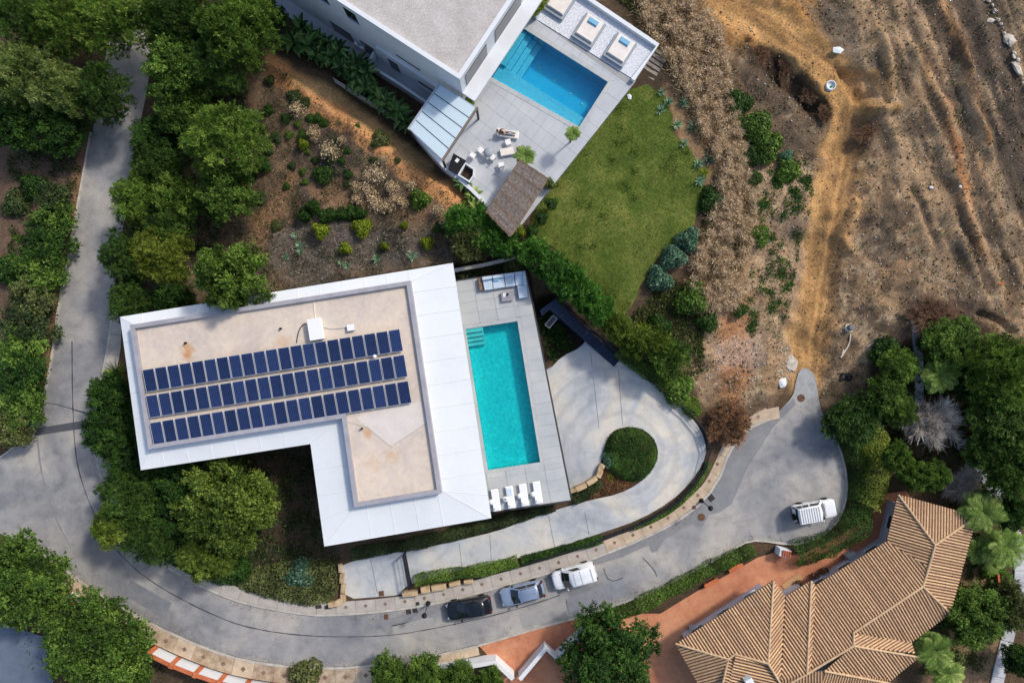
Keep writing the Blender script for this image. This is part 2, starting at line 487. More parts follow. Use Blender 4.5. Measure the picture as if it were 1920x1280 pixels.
SITE = [(1290, -80), (2000, -80), (2000, 640), (1860, 640), (1700, 640), (1640, 740), (1550, 760), (1490, 690), (1440, 780), (1330, 760), (1280, 690), (1300, 560), (1400, 470), (1410, 330), (1330, 120)]
HILL = [(500, 100), (560, 130), (650, 215), (760, 285), (870, 370), (950, 445), (900, 490), (840, 495), (480, 580), (350, 560), (350, 430), (360, 330), (460, 250), (470, 160)]
TRACK = smooth_line([(1330, -20), (1400, 15), (1480, 70), (1550, 120), (1592, 165), (1597, 220), (1580, 290), (1562, 370), (1548, 450), (1535, 540), (1520, 620), (1512, 700)])
z = HB.copy()
site = pmask(SITE, 12, 10, 3)
hill = pmask(HILL, 10, 8, 4)
z += site * ((fbm(XX, YY, 4.0, 11, 4) - .5) * .9 + (fbm(XX, YY, 1.2, 31, 3) - .5) * .45)
z += hill * ((fbm(XX, YY, 3.0, 21, 4) - .5) * .8 + (fbm(XX, YY, .9, 41, 2) - .5) * .25)
z += (1 - site) * (1 - hill) * (fbm(XX, YY, 1.6, 51, 3) - .5) * .16
trk = lmask(TRACK, 36, 14, 16, 5)
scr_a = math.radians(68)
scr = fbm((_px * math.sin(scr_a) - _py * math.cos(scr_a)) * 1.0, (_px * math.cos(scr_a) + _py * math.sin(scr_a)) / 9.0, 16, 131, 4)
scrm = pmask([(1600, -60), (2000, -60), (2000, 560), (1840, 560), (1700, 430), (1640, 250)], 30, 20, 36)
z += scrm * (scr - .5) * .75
z -= trk * .45
# ruts in the track, the spoil heap and cut, the terrace steps on the site
for o in (-12, 12):
    z -= lmask([(a + o, b) for a, b in TRACK], 3.5, 3, 2, 6) * .1
z += lmask([(1560, 400), (1600, 380), (1598, 405), (1575, 440), (1590, 470)], 9, 7, 5, 7) * .55
z += lmask([(1626, 205), (1655, 207), (1682, 203)], 8, 7, 4, 8) * .7
z -= pmask([(1570, 120), (1640, 140), (1645, 180), (1610, 185)], 8, 3, 9) * .9
z -= pmask([(1400, 75), (1470, 95), (1530, 165), (1560, 210), (1520, 215), (1450, 140)], 12, 10, 10) * 1.3
z += lmask([(1745, -20), (1775, 40), (1800, 95), (1815, 160), (1830, 220), (1850, 280)], 14, 12, 5, 12) * .45
z -= lmask([(1780, 60), (1795, 130), (1812, 190), (1830, 250), (1848, 300)], 10, 8, 4, 13) * .5
z += lmask([(1655, 60), (1668, 130), (1672, 180)], 9, 8, 5, 14) * .4
z += lmask([(1720, 90), (1745, 150), (1762, 210), (1790, 300), (1812, 400), (1836, 480)], 9, 9, 5, 15) * .28
z -= lmask([(1835, 588), (1870, 600), (1900, 622)], 6, 5, 3, 16) * .6
z += lmask([(505, 118), (560, 160), (600, 195), (660, 235), (730, 285), (800, 335), (862, 378)], 10, 10, 4, 17) * .45
# flatten under the built surfaces
road_sd = sdist(XX.ravel(), YY.ravel(), ROAD).reshape(XX.shape)
k = 1 - sstep(.2, 2.4, road_sd)
z = z * (1 - k) + (-.10) * k
DR = [tuple(v) for v in xy(DRIVE_PX, .5)]
dsd = sdist(XX.ravel(), YY.ravel(), DR).reshape(XX.shape)
k = 1 - sstep(.1, .9, dsd)
z = z * (1 - k) + (HB - .10) * k
LW = [tuple(v) for v in xy(LAWN_PX, 3.4)]
lsd = sdist(XX.ravel(), YY.ravel(), LW).reshape(XX.shape)
k = 1 - sstep(-.1, 1.0, lsd)
z = z * (1 - k) + (HB - .05) * k
def flat(poly_px, zz, zt, f=.8):
    global z
    poly = [tuple(v) for v in xy(poly_px, zz)]
    sd = sdist(XX.ravel(), YY.ravel(), poly).reshape(XX.shape)
    k = 1 - sstep(0, f, sd)
    z = z * (1 - k) + zt * k
COURT_PX = [(897, 1209), (1090, 1157), (1110, 1160), (1180, 1150), (1238, 1150), (1300, 1112), (1380, 1068), (1420, 1045), (1450, 1036), (1500, 1040), (1560, 1012), (1620, 975), (1648, 945), (1656, 925), (1700, 920), (1760, 1020), (1700, 1180), (1560, 1320), (960, 1320), (925, 1240)]
flat(COURT_PX, 0, -.10)
flat([(-60, 1150), (30, 1170), (90, 1190), (110, 1300), (-60, 1300)], -1.0, -.7, 1.0)
flat([(590, -60), (500, -60), (520, 5), (640, 95), (770, 225), (830, 200), (700, 60)], 1.0, .85)
flat([(225, 594), (849, 493), (921, 971), (608, 1024), (582, 832), (264, 881)], 7, np.minimum(z, 1.6), .6)
flat([(857, 527), (985, 508), (1070, 937), (923, 958)], 3.5, np.minimum(z, .8), .3)
flat([(979, 52), (1140, 154), (1086, 238), (920, 144)], 4.0, 1.4, .6)
flat([(873, 617), (970, 602), (1013, 866), (915, 881)], 3.5, .5, .4)
ZT = z

def hz(x, y):
    """terrain height at a point"""
    i = min(max(np.searchsorted(GX, x) - 1, 0), len(GX) - 2); j = min(max(np.searchsorted(GY, y) - 1, 0), len(GY) - 2)
    u = (x - GX[i]) / (GX[i + 1] - GX[i]); v = (y - GY[j]) / (GY[j + 1] - GY[j])
    return float((ZT[j, i] * (1 - u) + ZT[j, i + 1] * u) * (1 - v) + (ZT[j + 1, i] * (1 - u) + ZT[j + 1, i + 1] * u) * v)

def at(px, py, up=0.0):
    """ground point under a pixel whose seen point stands 'up' metres above the ground"""
    zz = 0.0
    for _ in range(8):
        p = P(px, py, zz + up); zz = hz(p.x, p.y)
    return Vector((p.x, p.y, zz))

# ------------------------------------------------------------------ ground colours (soil types)
C = np.empty(XX.shape + (3,)); C[:] = S(92, 76, 60)
def lay(mask, col, k=1.0):
    global C
    m = (mask * k)[..., None]
    C = C * (1 - m) + np.array(col) * m
n1 = fbm(_px, _py, 60, 71, 5); n2 = fbm(_px, _py, 18, 81, 4); n3 = fbm(_px, _py, 7, 91, 3)
lay(sstep(.45, .6, n1), S(74, 64, 50), .7)
# left verge
lay(pmask([(-60, 240), (180, 240), (150, 420), (100, 700), (60, 800), (-60, 860)], 8, 6, 6), S(104, 86, 72))
lay(pmask([(150, 260), (172, 262), (155, 345), (120, 520), (100, 690), (75, 780), (55, 790), (90, 600), (115, 450)], 4, 4, 7), S(136, 108, 84))
# hill between the villas
lay(hill, S(118, 100, 80))
lay(hill * sstep(.5, .62, n1), S(82, 72, 64), .9)
lay(hill * sstep(.55, .68, n2), S(136, 108, 84), .6)
lay(pmask([(500, 430), (640, 420), (800, 430), (850, 480), (700, 500), (560, 540), (500, 500)], 20, 20, 8), S(98, 92, 88), .7)
lay(hill * sstep(.5, .7, n3), S(76, 68, 56), .4)
lay(lmask([(505, 112), (555, 160), (600, 196), (660, 238), (730, 288), (800, 338), (866, 384)], 19, 9, 12, 9), S(206, 150, 100), .95)
lay(lmask([(560, 150), (640, 190), (720, 250), (800, 318)], 13, 8, 7, 10), S(180, 148, 104), .85)
lay(pmask([(475, 400), (520, 370), (540, 300), (560, 330), (530, 400), (490, 470), (470, 470)], 10, 8, 11), S(150, 114, 84), .6)
lay(pmask([(575, 350), (640, 335), (700, 370), (780, 390), (860, 385), (840, 430), (720, 400), (600, 380)], 9, 9, 12), S(146, 112, 86), .6)
# court under the villa
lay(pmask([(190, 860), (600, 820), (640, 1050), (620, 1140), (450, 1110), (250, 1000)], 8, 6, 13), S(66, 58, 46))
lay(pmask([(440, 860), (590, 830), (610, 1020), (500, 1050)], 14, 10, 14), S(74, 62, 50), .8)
# site
lay(site, S(156, 128, 98))
lay(site * sstep(.5, .62, n1), S(116, 98, 80), .9)
lay(site * sstep(.5, .62, n2), S(188, 164, 132), .75)
lay(site * sstep(.54, .7, n3), S(104, 86, 68), .6)
n4 = fbm(_px, _py, 130, 141, 4)
lay(site * sstep(.55, .66, n4), S(96, 82, 68), .75)
lay(site * sstep(.47, .36, n4), S(178, 150, 118), .5)
lay(site * sstep(.56, .66, fbm(_px, _py, 34, 151, 4)), S(86, 76, 66), .6)
lay(pmask([(1290, -60), (1500, -60), (1580, 120), (1600, 190), (1545, 200), (1480, 90), (1360, 90), (1330, 60)], 14, 14, 15), S(176, 130, 78), .85)
lay(pmask([(1790, -60), (2000, -60), (2000, 420), (1880, 400), (1860, 300), (1835, 220), (1815, 120)], 14, 10, 16), S(98, 88, 78), .85)
lay(pmask([(1500, 0), (1600, 20), (1650, 130), (1600, 140), (1540, 60)], 12, 12, 17), S(112, 100, 86), .8)
lay(lmask([(1752, -20), (1780, 50), (1805, 105), (1822, 160), (1838, 220), (1850, 262)], 11, 6, 5, 18), S(164, 124, 84))
lay(lmask([(1770, 190), (1790, 260), (1805, 330), (1820, 420), (1836, 478)], 11, 6, 7, 19), S(196, 134, 84), .9)
lay(lmask([(1720, 95), (1745, 150), (1760, 190)], 10, 7, 6, 20), S(176, 138, 96), .85)
lay(lmask([(1640, 50), (1660, 110), (1670, 175)], 8, 7, 6, 21), S(184, 146, 100), .85)
lay(pmask([(1560, 130), (1650, 130), (1650, 190), (1690, 200), (1680, 215), (1620, 215)], 7, 5, 22), S(184, 142, 90))
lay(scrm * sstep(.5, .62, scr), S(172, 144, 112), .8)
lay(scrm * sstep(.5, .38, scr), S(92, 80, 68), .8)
lay(trk, S(192, 150, 98), .95)
lay(lmask([(1575, 330), (1605, 370), (1590, 430), (1565, 520)], 14, 10, 10, 23), S(190, 150, 104), .9)
lay(pmask([(1392, 80), (1470, 92), (1530, 150), (1570, 205), (1540, 235), (1480, 190), (1420, 130)], 12, 14, 37), S(58, 48, 40), .95)
lay(pmask([(1590, 215), (1650, 225), (1640, 290), (1600, 300), (1580, 270)], 14, 12, 38), S(84, 70, 58), .8)
for o in (-13, 0, 13):
    lay(lmask([(a + o * 1.2, b) for a, b in TRACK], 4, 4, 5, 24 + o), S(146, 110, 72), .7)
lay(lmask([(a + 30, b + 6) for a, b in TRACK[10:]], 5, 5, 8, 39), S(120, 94, 68), .6)
lay(pmask([(1700, 560), (1800, 560), (1840, 620), (1780, 650), (1690, 620)], 14, 10, 25), S(96, 80, 74), .75)
lay(pmask([(1340, 590), (1400, 560), (1410, 700), (1380, 760), (1350, 730)], 12, 10, 26), S(176, 122, 82), .7)
lay(pmask([(1330, 640), (1430, 630), (1420, 690), (1350, 690)], 12, 10, 27), S(184, 160, 142), .55)
lay(pmask([(1400, 330), (1480, 300), (1520, 420), (1500, 600), (1400, 520)], 14, 12, 28), S(178, 150, 120), .6)
# reed bank and lawn border
lay(pmask([(1195, -60), (1300, -60), (1330, 100), (1400, 300), (1412, 440), (1380, 570), (1290, 570), (1320, 440), (1352, 340), (1270, 150)], 8, 8, 29), S(140, 114, 84), .95)
lay(pmask([(1240, 130), (1290, 200), (1340, 320), (1330, 360), (1290, 290), (1250, 210)], 6, 6, 30), S(150, 122, 92), .9)
# gardens right and bottom
lay(pmask([(1640, 640), (2000, 640), (2000, 1400), (1700, 1400), (1790, 1150), (1840, 960), (1690, 920), (1600, 900)], 10, 8, 31), S(92, 76, 58))
lay(pmask([(1780, 1040), (1870, 1000), (1880, 1200), (1840, 1300), (1740, 1300), (1790, 1150)], 10, 8, 32), S(150, 124, 96), .8)
lay(pmask([(1000, 560), (1050, 545), (1110, 640), (1040, 680), (1020, 680)], 4, 3, 33), S(40, 34, 30))
lay(pmask([(850, 490), (990, 470), (1000, 500), (860, 525)], 4, 3, 34), S(58, 46, 38))
lay(pmask([(1050, 935), (1130, 880), (1160, 800), (1240, 820), (1230, 900), (1100, 945)], 5, 4, 35), S(92, 70, 48))
# grain
g = .82 + .36 * fbm(XX, YY, .5, 101, 2)
g2 = np.where(site > .3, .78 + .44 * fbm(XX, YY, .9, 111, 3), 1.0)
C *= (g * g2)[..., None]
ny, nx = XX.shape
V = np.stack([XX.ravel(), YY.ravel(), ZT.ravel()], 1)
jj, ii = np.meshgrid(np.arange(ny - 1), np.arange(nx - 1), indexing='ij')
a = (jj * nx + ii).ravel()
Fq = np.stack([a, a + 1, a + nx + 1, a + nx], 1)

def ground_mat():
    m, nt, b = new_mat('earth')
    at_ = nt.nodes.new('ShaderNodeAttribute'); at_.attribute_name = 'Col'
    pos = pos_of(nt)
    f1 = _noise(nt, pos, 5.0, 6, .75); f2 = _noise(nt, pos, 22.0, 3, .7)
    g1 = _ramp(nt, f1, [(.30, (.5,) * 3), (.5, (1.0,) * 3), (.70, (1.5, 1.48, 1.46))])
    g2 = _ramp(nt, f2, [(.32, (.7,) * 3), (.68, (1.28,) * 3)])
    c = _mix(nt, 1.0, at_.outputs['Color'], g1, 'MULTIPLY'); c = _mix(nt, 1.0, c, g2, 'MULTIPLY')
    nt.links.new(c, b.inputs['Base Color']); b.inputs['Roughness'].default_value = 1.0; b.inputs['Specular IOR Level'].default_value = .1
    _bump(nt, b, f1, .9, .12)
    return m
M['earth'] = ground_mat()
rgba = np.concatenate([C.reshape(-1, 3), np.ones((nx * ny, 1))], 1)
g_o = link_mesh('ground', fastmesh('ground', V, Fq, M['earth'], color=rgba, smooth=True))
tag(g_o, 'bare earth of the hillside and building plot', 'ground', kind='structure')

# ------------------------------------------------------------------ sheets
def cdt_sheet(name, poly, zf, mat_, step=None, thick=0.0):
    """polygon of (x,y) filled with triangles, height zf(x,y); optional skirt"""
    pts = [Vector((p[0], p[1])) for p in poly]
    n = len(pts)
    if step:
        x0 = min(p.x for p in pts); x1 = max(p.x for p in pts); y0 = min(p.y for p in pts); y1 = max(p.y for p in pts)
        gx, gy = np.meshgrid(np.arange(x0, x1, step), np.arange(y0, y1, step)); gx = gx.ravel(); gy = gy.ravel()
        sd = sdist(gx, gy, [(p.x, p.y) for p in pts]); k = sd < -step * .4
        pts = pts + [Vector((a_, b_)) for a_, b_ in zip(gx[k], gy[k])]
    vs, es, fs, *_ = delaunay_2d_cdt(pts, [], [list(range(n))], 1, 1e-5)
    V3 = [(v.x, v.y, zf(v.x, v.y)) for v in vs]
    mb = MB()
    fs = [tuple(f) for f in fs]
    fs = [f if (vs[f[1]] - vs[f[0]]).cross(vs[f[2]] - vs[f[0]]) > 0 else f[::-1] for f in fs]
    mb.add(V3, fs, 0, True)
    if thick:
        for i in range(n):
            a_ = poly[i]; b_ = poly[(i + 1) % n]
            za, zb = zf(a_[0], a_[1]), zf(b_[0], b_[1])
            mb.add([(a_[0], a_[1], za), (b_[0], b_[1], zb), (b_[0], b_[1], zb - thick), (a_[0], a_[1], za - thick)], [(0, 3, 2, 1)])
    return mb

def asphalt_mat():
    m, nt, b = new_mat('worn_asphalt')
    pos = pos_of(nt)
    big = _noise(nt, pos, .12, 4, .6, .6); mid = _noise(nt, pos, .8, 6, .7, .3); fine = _noise(nt, pos, 11, 5, .85)
    c = _ramp(nt, big, [(.34, S(124, 126, 130)), (.5, S(150, 149, 148)), (.66, S(176, 170, 162))])
    c = _mix(nt, 1.0, c, _ramp(nt, mid, [(.3, (.72, .73, .76)), (.5, (1,) * 3), (.72, (1.16, 1.15, 1.13))]), 'MULTIPLY')
    c = _mix(nt, 1.0, c, _ramp(nt, fine, [(.3, (.74,) * 3), (.5, (1.0,) * 3), (.7, (1.22,) * 3)]), 'MULTIPLY')
    nt.links.new(c, b.inputs['Base Color']); b.inputs['Roughness'].default_value = .9; b.inputs['Specular IOR Level'].default_value = .2
    _bump(nt, b, fine, .3, .02)
    return m
M['asphalt'] = asphalt_mat()
M['asphalt_patch'] = mat('dark_asphalt_patch', S(124, 125, 128), S(138, 138, 139), scale=.8, fine=.1, rough=.9)
M['asphalt_pale'] = mat('pale_asphalt_patch', S(160, 158, 154), S(148, 147, 146), scale=.9, fine=.1, rough=.9)
M['tar'] = mat('tar_seam', S(72, 74, 80), fine=.15, rough=.7)
road = cdt_sheet('road', ROAD, lambda x, y: 0.0, M['asphalt']).build('road', M['asphalt'])
tag(road, 'worn grey asphalt street curving past the villa to a turning circle', 'road', kind='structure')

def flat_strip(name, line_px, w, z, mat_, parent, z2=None):
    pts = resample(xy(smooth_line(line_px)), .6)
    rr = random.Random(len(line_px))
    w2 = [w * rr.uniform(.55, 1.35) for _ in pts]
    mb = MB()
    Lf = [p + Vector((-(pts[min(i + 1, len(pts) - 1)] - pts[max(i - 1, 0)]).normalized().y, (pts[min(i + 1, len(pts) - 1)] - pts[max(i - 1, 0)]).normalized().x)) * w2[i] / 2 for i, p in enumerate(pts)]
    Rt = [p * 2 - l for p, l in zip(pts, Lf)]
    vs = [(p.x, p.y, z) for p in Lf] + [(p.x, p.y, z) for p in Rt]; n = len(pts)
    mb.add(vs, [(n + i, n + i + 1, i + 1, i) for i in range(n - 1)])
    return mb.build(name, mat_, parent)
flat_strip('tar_seam', [(135, 640), (136, 760), (141, 850), (152, 900), (172, 955), (205, 1015), (250, 1065), (300, 1100), (350, 1128), (400, 1152), (450, 1172), (520, 1186), (600, 1193), (680, 1193), (740, 1190), (800, 1180), (860, 1168), (930, 1152), (1000, 1132), (1050, 1115)], .10, .008, M['tar'], road)
flat_strip('tar_seam', [(70, 820), (76, 880), (90, 930), (105, 975), (130, 1020)], .16, .008, M['asphalt_patch'], road)
flat_strip('tar_seam', [(85, 755), (110, 758), (140, 768), (170, 777)], .12, .008, M['tar'], road)
flat_strip('tar_seam', [(1205, 1045), (1225, 1065), (1232, 1080)], .10, .008, M['tar'], road)
flat_strip('tar_seam', [(1132, 1065), (1138, 1085), (1150, 1090), (1168, 1082)], .12, .008, M['tar'], road)
def patch(name, pts_px, z, m):
    o = MB().add([(*v, z) for v in xy(pts_px)], [tuple(range(len(pts_px)))[::-1]]).build(name, m, road); return o
def ccw_patch(name, pts_px, z, m):
    p = xy(pts_px); ar = sum(p[i].cross(p[(i + 1) % len(p)]) for i in range(len(p)))
    if ar < 0: p = p[::-1]
    return cdt_sheet(name, p, lambda x, y: z, m).build(name, m, road)
ccw_patch('asphalt_patch', [(66, 803), (175, 785), (176, 800), (64, 817)], .004, mat('dark_gully_band', S(88, 90, 96), S(78, 80, 86), fine=.12))
inn = [p for p in ROAD_IN if 1000 < p[0] < 1380 and p[1] > 815]
def shift(line, d): return [tuple(PX(v.x, v.y, 0)) for v in offset_line(xy(line), d)]
edge = [p for p in inn if 1090 < p[0]]
ccw_patch('asphalt_patch', [(1095, 1054), (1150, 1033), (1200, 1012), (1250, 989), (1290, 965), (1322, 936), (1346, 907), (1362, 862), (1400, 806), (1440, 790), (1470, 762), (1488, 745), (1492, 758), (1450, 800), (1400, 880), (1372, 945), (1350, 960), (1330, 965), (1318, 985), (1305, 988), (1300, 980), (1245, 1012), (1232, 1033), (1222, 1036), (1216, 1022), (1160, 1046), (1105, 1062)], .004, M['asphalt_patch'])
ccw_patch('asphalt_patch', [(1520, 698), (1530, 720), (1534, 742), (1505, 752), (1494, 742), (1496, 700), (1508, 692)], .006, mat('grey_access_slab', S(166, 168, 168), S(148, 150, 150), scale=1.5, fine=.1))
ccw_patch('asphalt_patch', [(1168, 1080), (1175, 1115), (1066, 1152), (1060, 1122), (1100, 1108), (1140, 1092)], .004, mat('blue_grey_patch', S(136, 139, 146), S(122, 125, 133), scale=1.5, fine=.1))
ccw_patch('asphalt_patch', [(735, 1172), (812, 1156), (816, 1172), (780, 1184), (738, 1188)], .004, M['asphalt_pale'])
ccw_patch('asphalt_patch', [(690, 1158), (735, 1158), (800, 1136), (830, 1130), (835, 1140), (790, 1160), (735, 1174), (700, 1166)], .004, M['asphalt_patch'])
ccw_patch('asphalt_patch', [(246, 1087), (322, 1130), (308, 1160), (228, 1112)], .004, mat('slate_patch', S(116, 119, 126), S(130, 132, 138), scale=1.3, fine=.1))
ccw_patch('asphalt_patch', [(1062, 1125), (1066, 1152), (980, 1178), (972, 1150), (1020, 1140)], .004, M['asphalt_pale'])
def cover(name, px, py, w, l, rz, m, lab, cat='drain', grp=None, round_=False, z=.006, slots=True):
    p = P(px, py, z)
    mb = MB()
    if round_: mb.lathe((p.x, p.y, z), [(w / 2, 0), (w / 2, .012), (w / 2 - .06, .014), (w / 2 - .07, .008), (w / 2 - .1, .014), (.02, .018)], 20, 0, False)
    else:
        mb.bbox((p.x, p.y, z), (w, l, .014), rz, .006)
        if slots:
            for k in range(5):
                t = (k - 2) * w / 6; mb.box((p.x + t * math.cos(rz), p.y + t * math.sin(rz), z + .0145), (w / 14, l * .8, .006), rz, 0)
    o = mb.build(name, m); return tag(o, lab, cat, grp)
cover('manhole_cover', 1315, 969, .75, .75, 0, M['rust'], 'round rusty manhole cover in the road below the street lamp', 'manhole', round_=True, z=.009)
cover('manhole_cover', 1502, 746, .75, .75, 0, M['rust'], 'round rusty manhole cover where the dirt track meets the street', 'manhole', round_=True, z=.011)
cover('road_grate', 1333, 933, .62, .62, .7, M['iron'], 'dark square grate at the kerb beside the bending driveway', 'drain', z=.009)
cover('road_grate', 724, 1156, .42, .5, .05, M['rust'], 'brown square cover in the road in front of the gate', 'drain', z=.009)
cover('road_grate', 766, 1146, .5, .5, .15, M['iron'], 'dark grate at the kerb, the left one of two side by side', 'drain', z=.009)
cover('road_grate', 778, 1143, .5, .5, .15, M['iron'], 'dark grate at the kerb, the right one of two side by side', 'drain', z=.009)

# ------------------------------------------------------------------ pavements of single slabs, kerbs
M['slab'] = mat('pavement_slab', S(186, 178, 168), S(166, 158, 150), scale=1.0, fine=.1, rough=.9, vary=.06)
M['slab_warm'] = mat('warm_pavement_slab', S(204, 184, 160), S(176, 156, 132), scale=1.0, fine=.12, rough=.9, vary=.07)
M['slab_stain'] = mat('stained_pavement_slab', S(192, 172, 148), S(148, 128, 104), scale=1.3, fine=.14, rough=.9, vary=.08)
M['inset'] = mat('brown_tile_inset', S(136, 110, 94), S(112, 92, 80), scale=3, fine=.15, rough=.9, vary=.15)
M['kerb'] = mat('kerb_stone', S(196, 190, 180), S(170, 164, 154), scale=1.2, fine=.1, rough=.9, vary=.06)
M['joint'] = mat('joint_bed', S(110, 100, 90), fine=.15, rough=1)
def pavement(name, label, line_px, side, width, step, skip_diamond=lambda px: False, slabmat=lambda i, px: M['slab'], kerb=True, kw=.22, size=.3):
    line = resample(xy(line_px), step)
    bed_l = offset_line(line, side * kw); bed_r = offset_line(line, side * (kw + width))
    root = MB()
    n = len(line)
    vs = [(p.x, p.y, .095) for p in offset_line(line, 0)] + [(p.x, p.y, .095) for p in bed_r] + [(p.x, p.y, -.1) for p in line] + [(p.x, p.y, -.1) for p in bed_r]
    fs = []
    for i in range(n - 1):
        q = (i, i + 1, n + i + 1, n + i); fs.append(q if side > 0 else q[::-1])
        q = (i, 2 * n + i, 2 * n + i + 1, i + 1); fs.append(q if side > 0 else q[::-1])
        q = (n + i, n + i + 1, 3 * n + i + 1, 3 * n + i); fs.append(q if side > 0 else q[::-1])
    root.add(vs, fs)
    r = root.build(name, M['joint']); tag(r, label, 'pavement', kind='structure')
    for i in range(n - 1):
        g = .03
        def q(a_, b_, t0, t1):
            return [a_[i].lerp(a_[i + 1], t0), a_[i].lerp(a_[i + 1], t1), b_[i].lerp(b_[i + 1], t1), b_[i].lerp(b_[i + 1], t0)]
        if kerb:
            for h in (0, .5):
                kk = q(line, bed_l, h + .005, h + .495)
                MB().prism(kk, 0.0, .135).build('kerb_stone', M['kerb'], r)
        ppx = PX((bed_l[i].x + bed_r[i].x) / 2, (bed_l[i].y + bed_r[i].y) / 2, .1)
        sl = q(offset_line(line, side * (kw + .02)), bed_r, g / 2 / step, 1 - g / 2 / step)
        s_o = MB().prism(sl, .06, .125).build('paving_slab', slabmat(i, ppx), r)
        if not skip_diamond(ppx):
            c = (sl[0] + sl[1] + sl[2] + sl[3]) / 4; t = (line[i + 1] - line[i]).normalized(); nn = Vector((-t.y, t.x))
            d = [c + t * size, c + nn * size, c - t * size, c - nn * size]
            MB().prism(d, .12, .130).build('diamond_inset', M['inset'], s_o)
    return r
pavement('pavement', 'narrow beige slab pavement along the villa side of the street', [p for p in ROAD_IN if p[1] > 540], 1, 1.15, 1.95,
         skip_diamond=lambda p: p[0] < 640 and p[1] < 1160 and p[0] < 630, slabmat=lambda i, p: M['slab'] if p[0] < 1120 else M['slab_warm'], size=.2)
pavement('pavement', 'patterned slab pavement along the bottom side of the street', [p for p in ROAD_S if 40 < p[0] < 790 and p[1] > 1000], -1, 1.55, 1.95,
         slabmat=lambda i, p: M['slab_stain'] if i % 3 else M['slab_warm'], size=.26)
pavement('pavement', 'plain beige pavement end beside the terracotta drive', [p for p in ROAD_S if 788 < p[0] < 900 and p[1] > 1100], -1, .75, 1.95, skip_diamond=lambda p: True, slabmat=lambda i, p: M['slab_warm'])
def kerb_line(name, label, line_px, side, w=.18, h=.13, step=1.0, z=0.0):
    line = resample(xy(line_px), step); b = offset_line(line, side * w)
    r = empty(name, (line[0].x, line[0].y, z)); tag(r, label, 'kerb', kind='structure')
    for i in range(len(line) - 1):
        q = [line[i].lerp(line[i + 1], .01), line[i].lerp(line[i + 1], .99), b[i].lerp(b[i + 1], .99), b[i].lerp(b[i + 1], .01)]
        MB().prism(q, z - .15, z + h).build('kerb_stone', M['kerb'], r)
kerb_line('kerb', 'pale kerb along the left verge of the street', [p for p in ROAD_OUT if p[1] > 240], -1)
kerb_line('kerb', 'pale kerb along the hedge and the turning circle', [p for p in ROAD_S if p[0] > 895 and p[1] > 800], -1, h=.1)
# ------------------------------------------------------------------ polygon clipping for paving
def clip_half(poly, a, b, keep_left=True):
    out = []; n = len(poly)
    def side(p):
        s = (b[0] - a[0]) * (p[1] - a[1]) - (b[1] - a[1]) * (p[0] - a[0])
        return s if keep_left else -s
    for i in range(n):
        p, q = poly[i], poly[(i + 1) % n]; sp, sq = side(p), side(q)
        if sp >= 0: out.append(p)
        if (sp > 0 and sq < 0) or (sp < 0 and sq > 0):
            t = sp / (sp - sq); out.append((p[0] + (q[0] - p[0]) * t, p[1] + (q[1] - p[1]) * t))
    return out
def area(p): return .5 * sum(p[i][0] * p[(i + 1) % len(p)][1] - p[(i + 1) % len(p)][0] * p[i][1] for i in range(len(p)))
def ccw(p): return list(p) if area(p) > 0 else list(p)[::-1]
def intersect(poly, conv):
    conv = ccw(conv)
    for i in range(len(conv)):
        poly = clip_half(poly, conv[i], conv[(i + 1) % len(conv)])
        if len(poly) < 3: return []
    return poly
def subtract(poly, conv):
    conv = ccw(conv); out = []; rest = poly
    for i in range(len(conv)):
        a_, b_ = conv[i], conv[(i + 1) % len(conv)]
        o = clip_half(rest, a_, b_, False)
        if len(o) >= 3 and abs(area(o)) > .02: out.append(o)
        rest = clip_half(rest, a_, b_)
        if len(rest) < 3: break
    return out
def pave(root, quad, nu, nv, z, th, m, bound=None, holes=(), gap=.012, name='paving_slab', stagger=0.0):
    """quad: four (x,y); slabs on a bilinear grid, clipped to a convex bound, minus convex holes"""
    q = [Vector(p) for p in quad]
    def B(u, v): return (q[0].lerp(q[1], u)).lerp(q[3].lerp(q[2], u), v)
    for j in range(nv):
        for i in range(-1 if stagger else 0, nu):
            o = stagger * (j % 2)
            u0, u1 = max(0, (i + o) / nu), min(1, (i + 1 + o) / nu)
            if u1 - u0 < 1e-3: continue
            c = [tuple(B(u0, j / nv)), tuple(B(u1, j / nv)), tuple(B(u1, (j + 1) / nv)), tuple(B(u0, (j + 1) / nv))]
            ps = [c if bound is None else intersect(c, bound)]
            for h in holes: ps = [r for p in ps if len(p) >= 3 for r in subtract(p, h)]
            for p in ps:
                if len(p) < 3 or abs(area(p)) < .03: continue
                cx = sum(a[0] for a in p) / len(p); cy = sum(a[1] for a in p) / len(p)
                s = max(.5, 1 - gap / math.sqrt(abs(area(p))) )
                MB().prism([(cx + (a[0] - cx) * s, cy + (a[1] - cy) * s) for a in p], z - th, z).build(name, m, root)
def pxy(pts, z): return [tuple(v) for v in xy(pts, z)]
def frame_rect(cpx, cpy, z):
    return P(cpx, cpy, z)

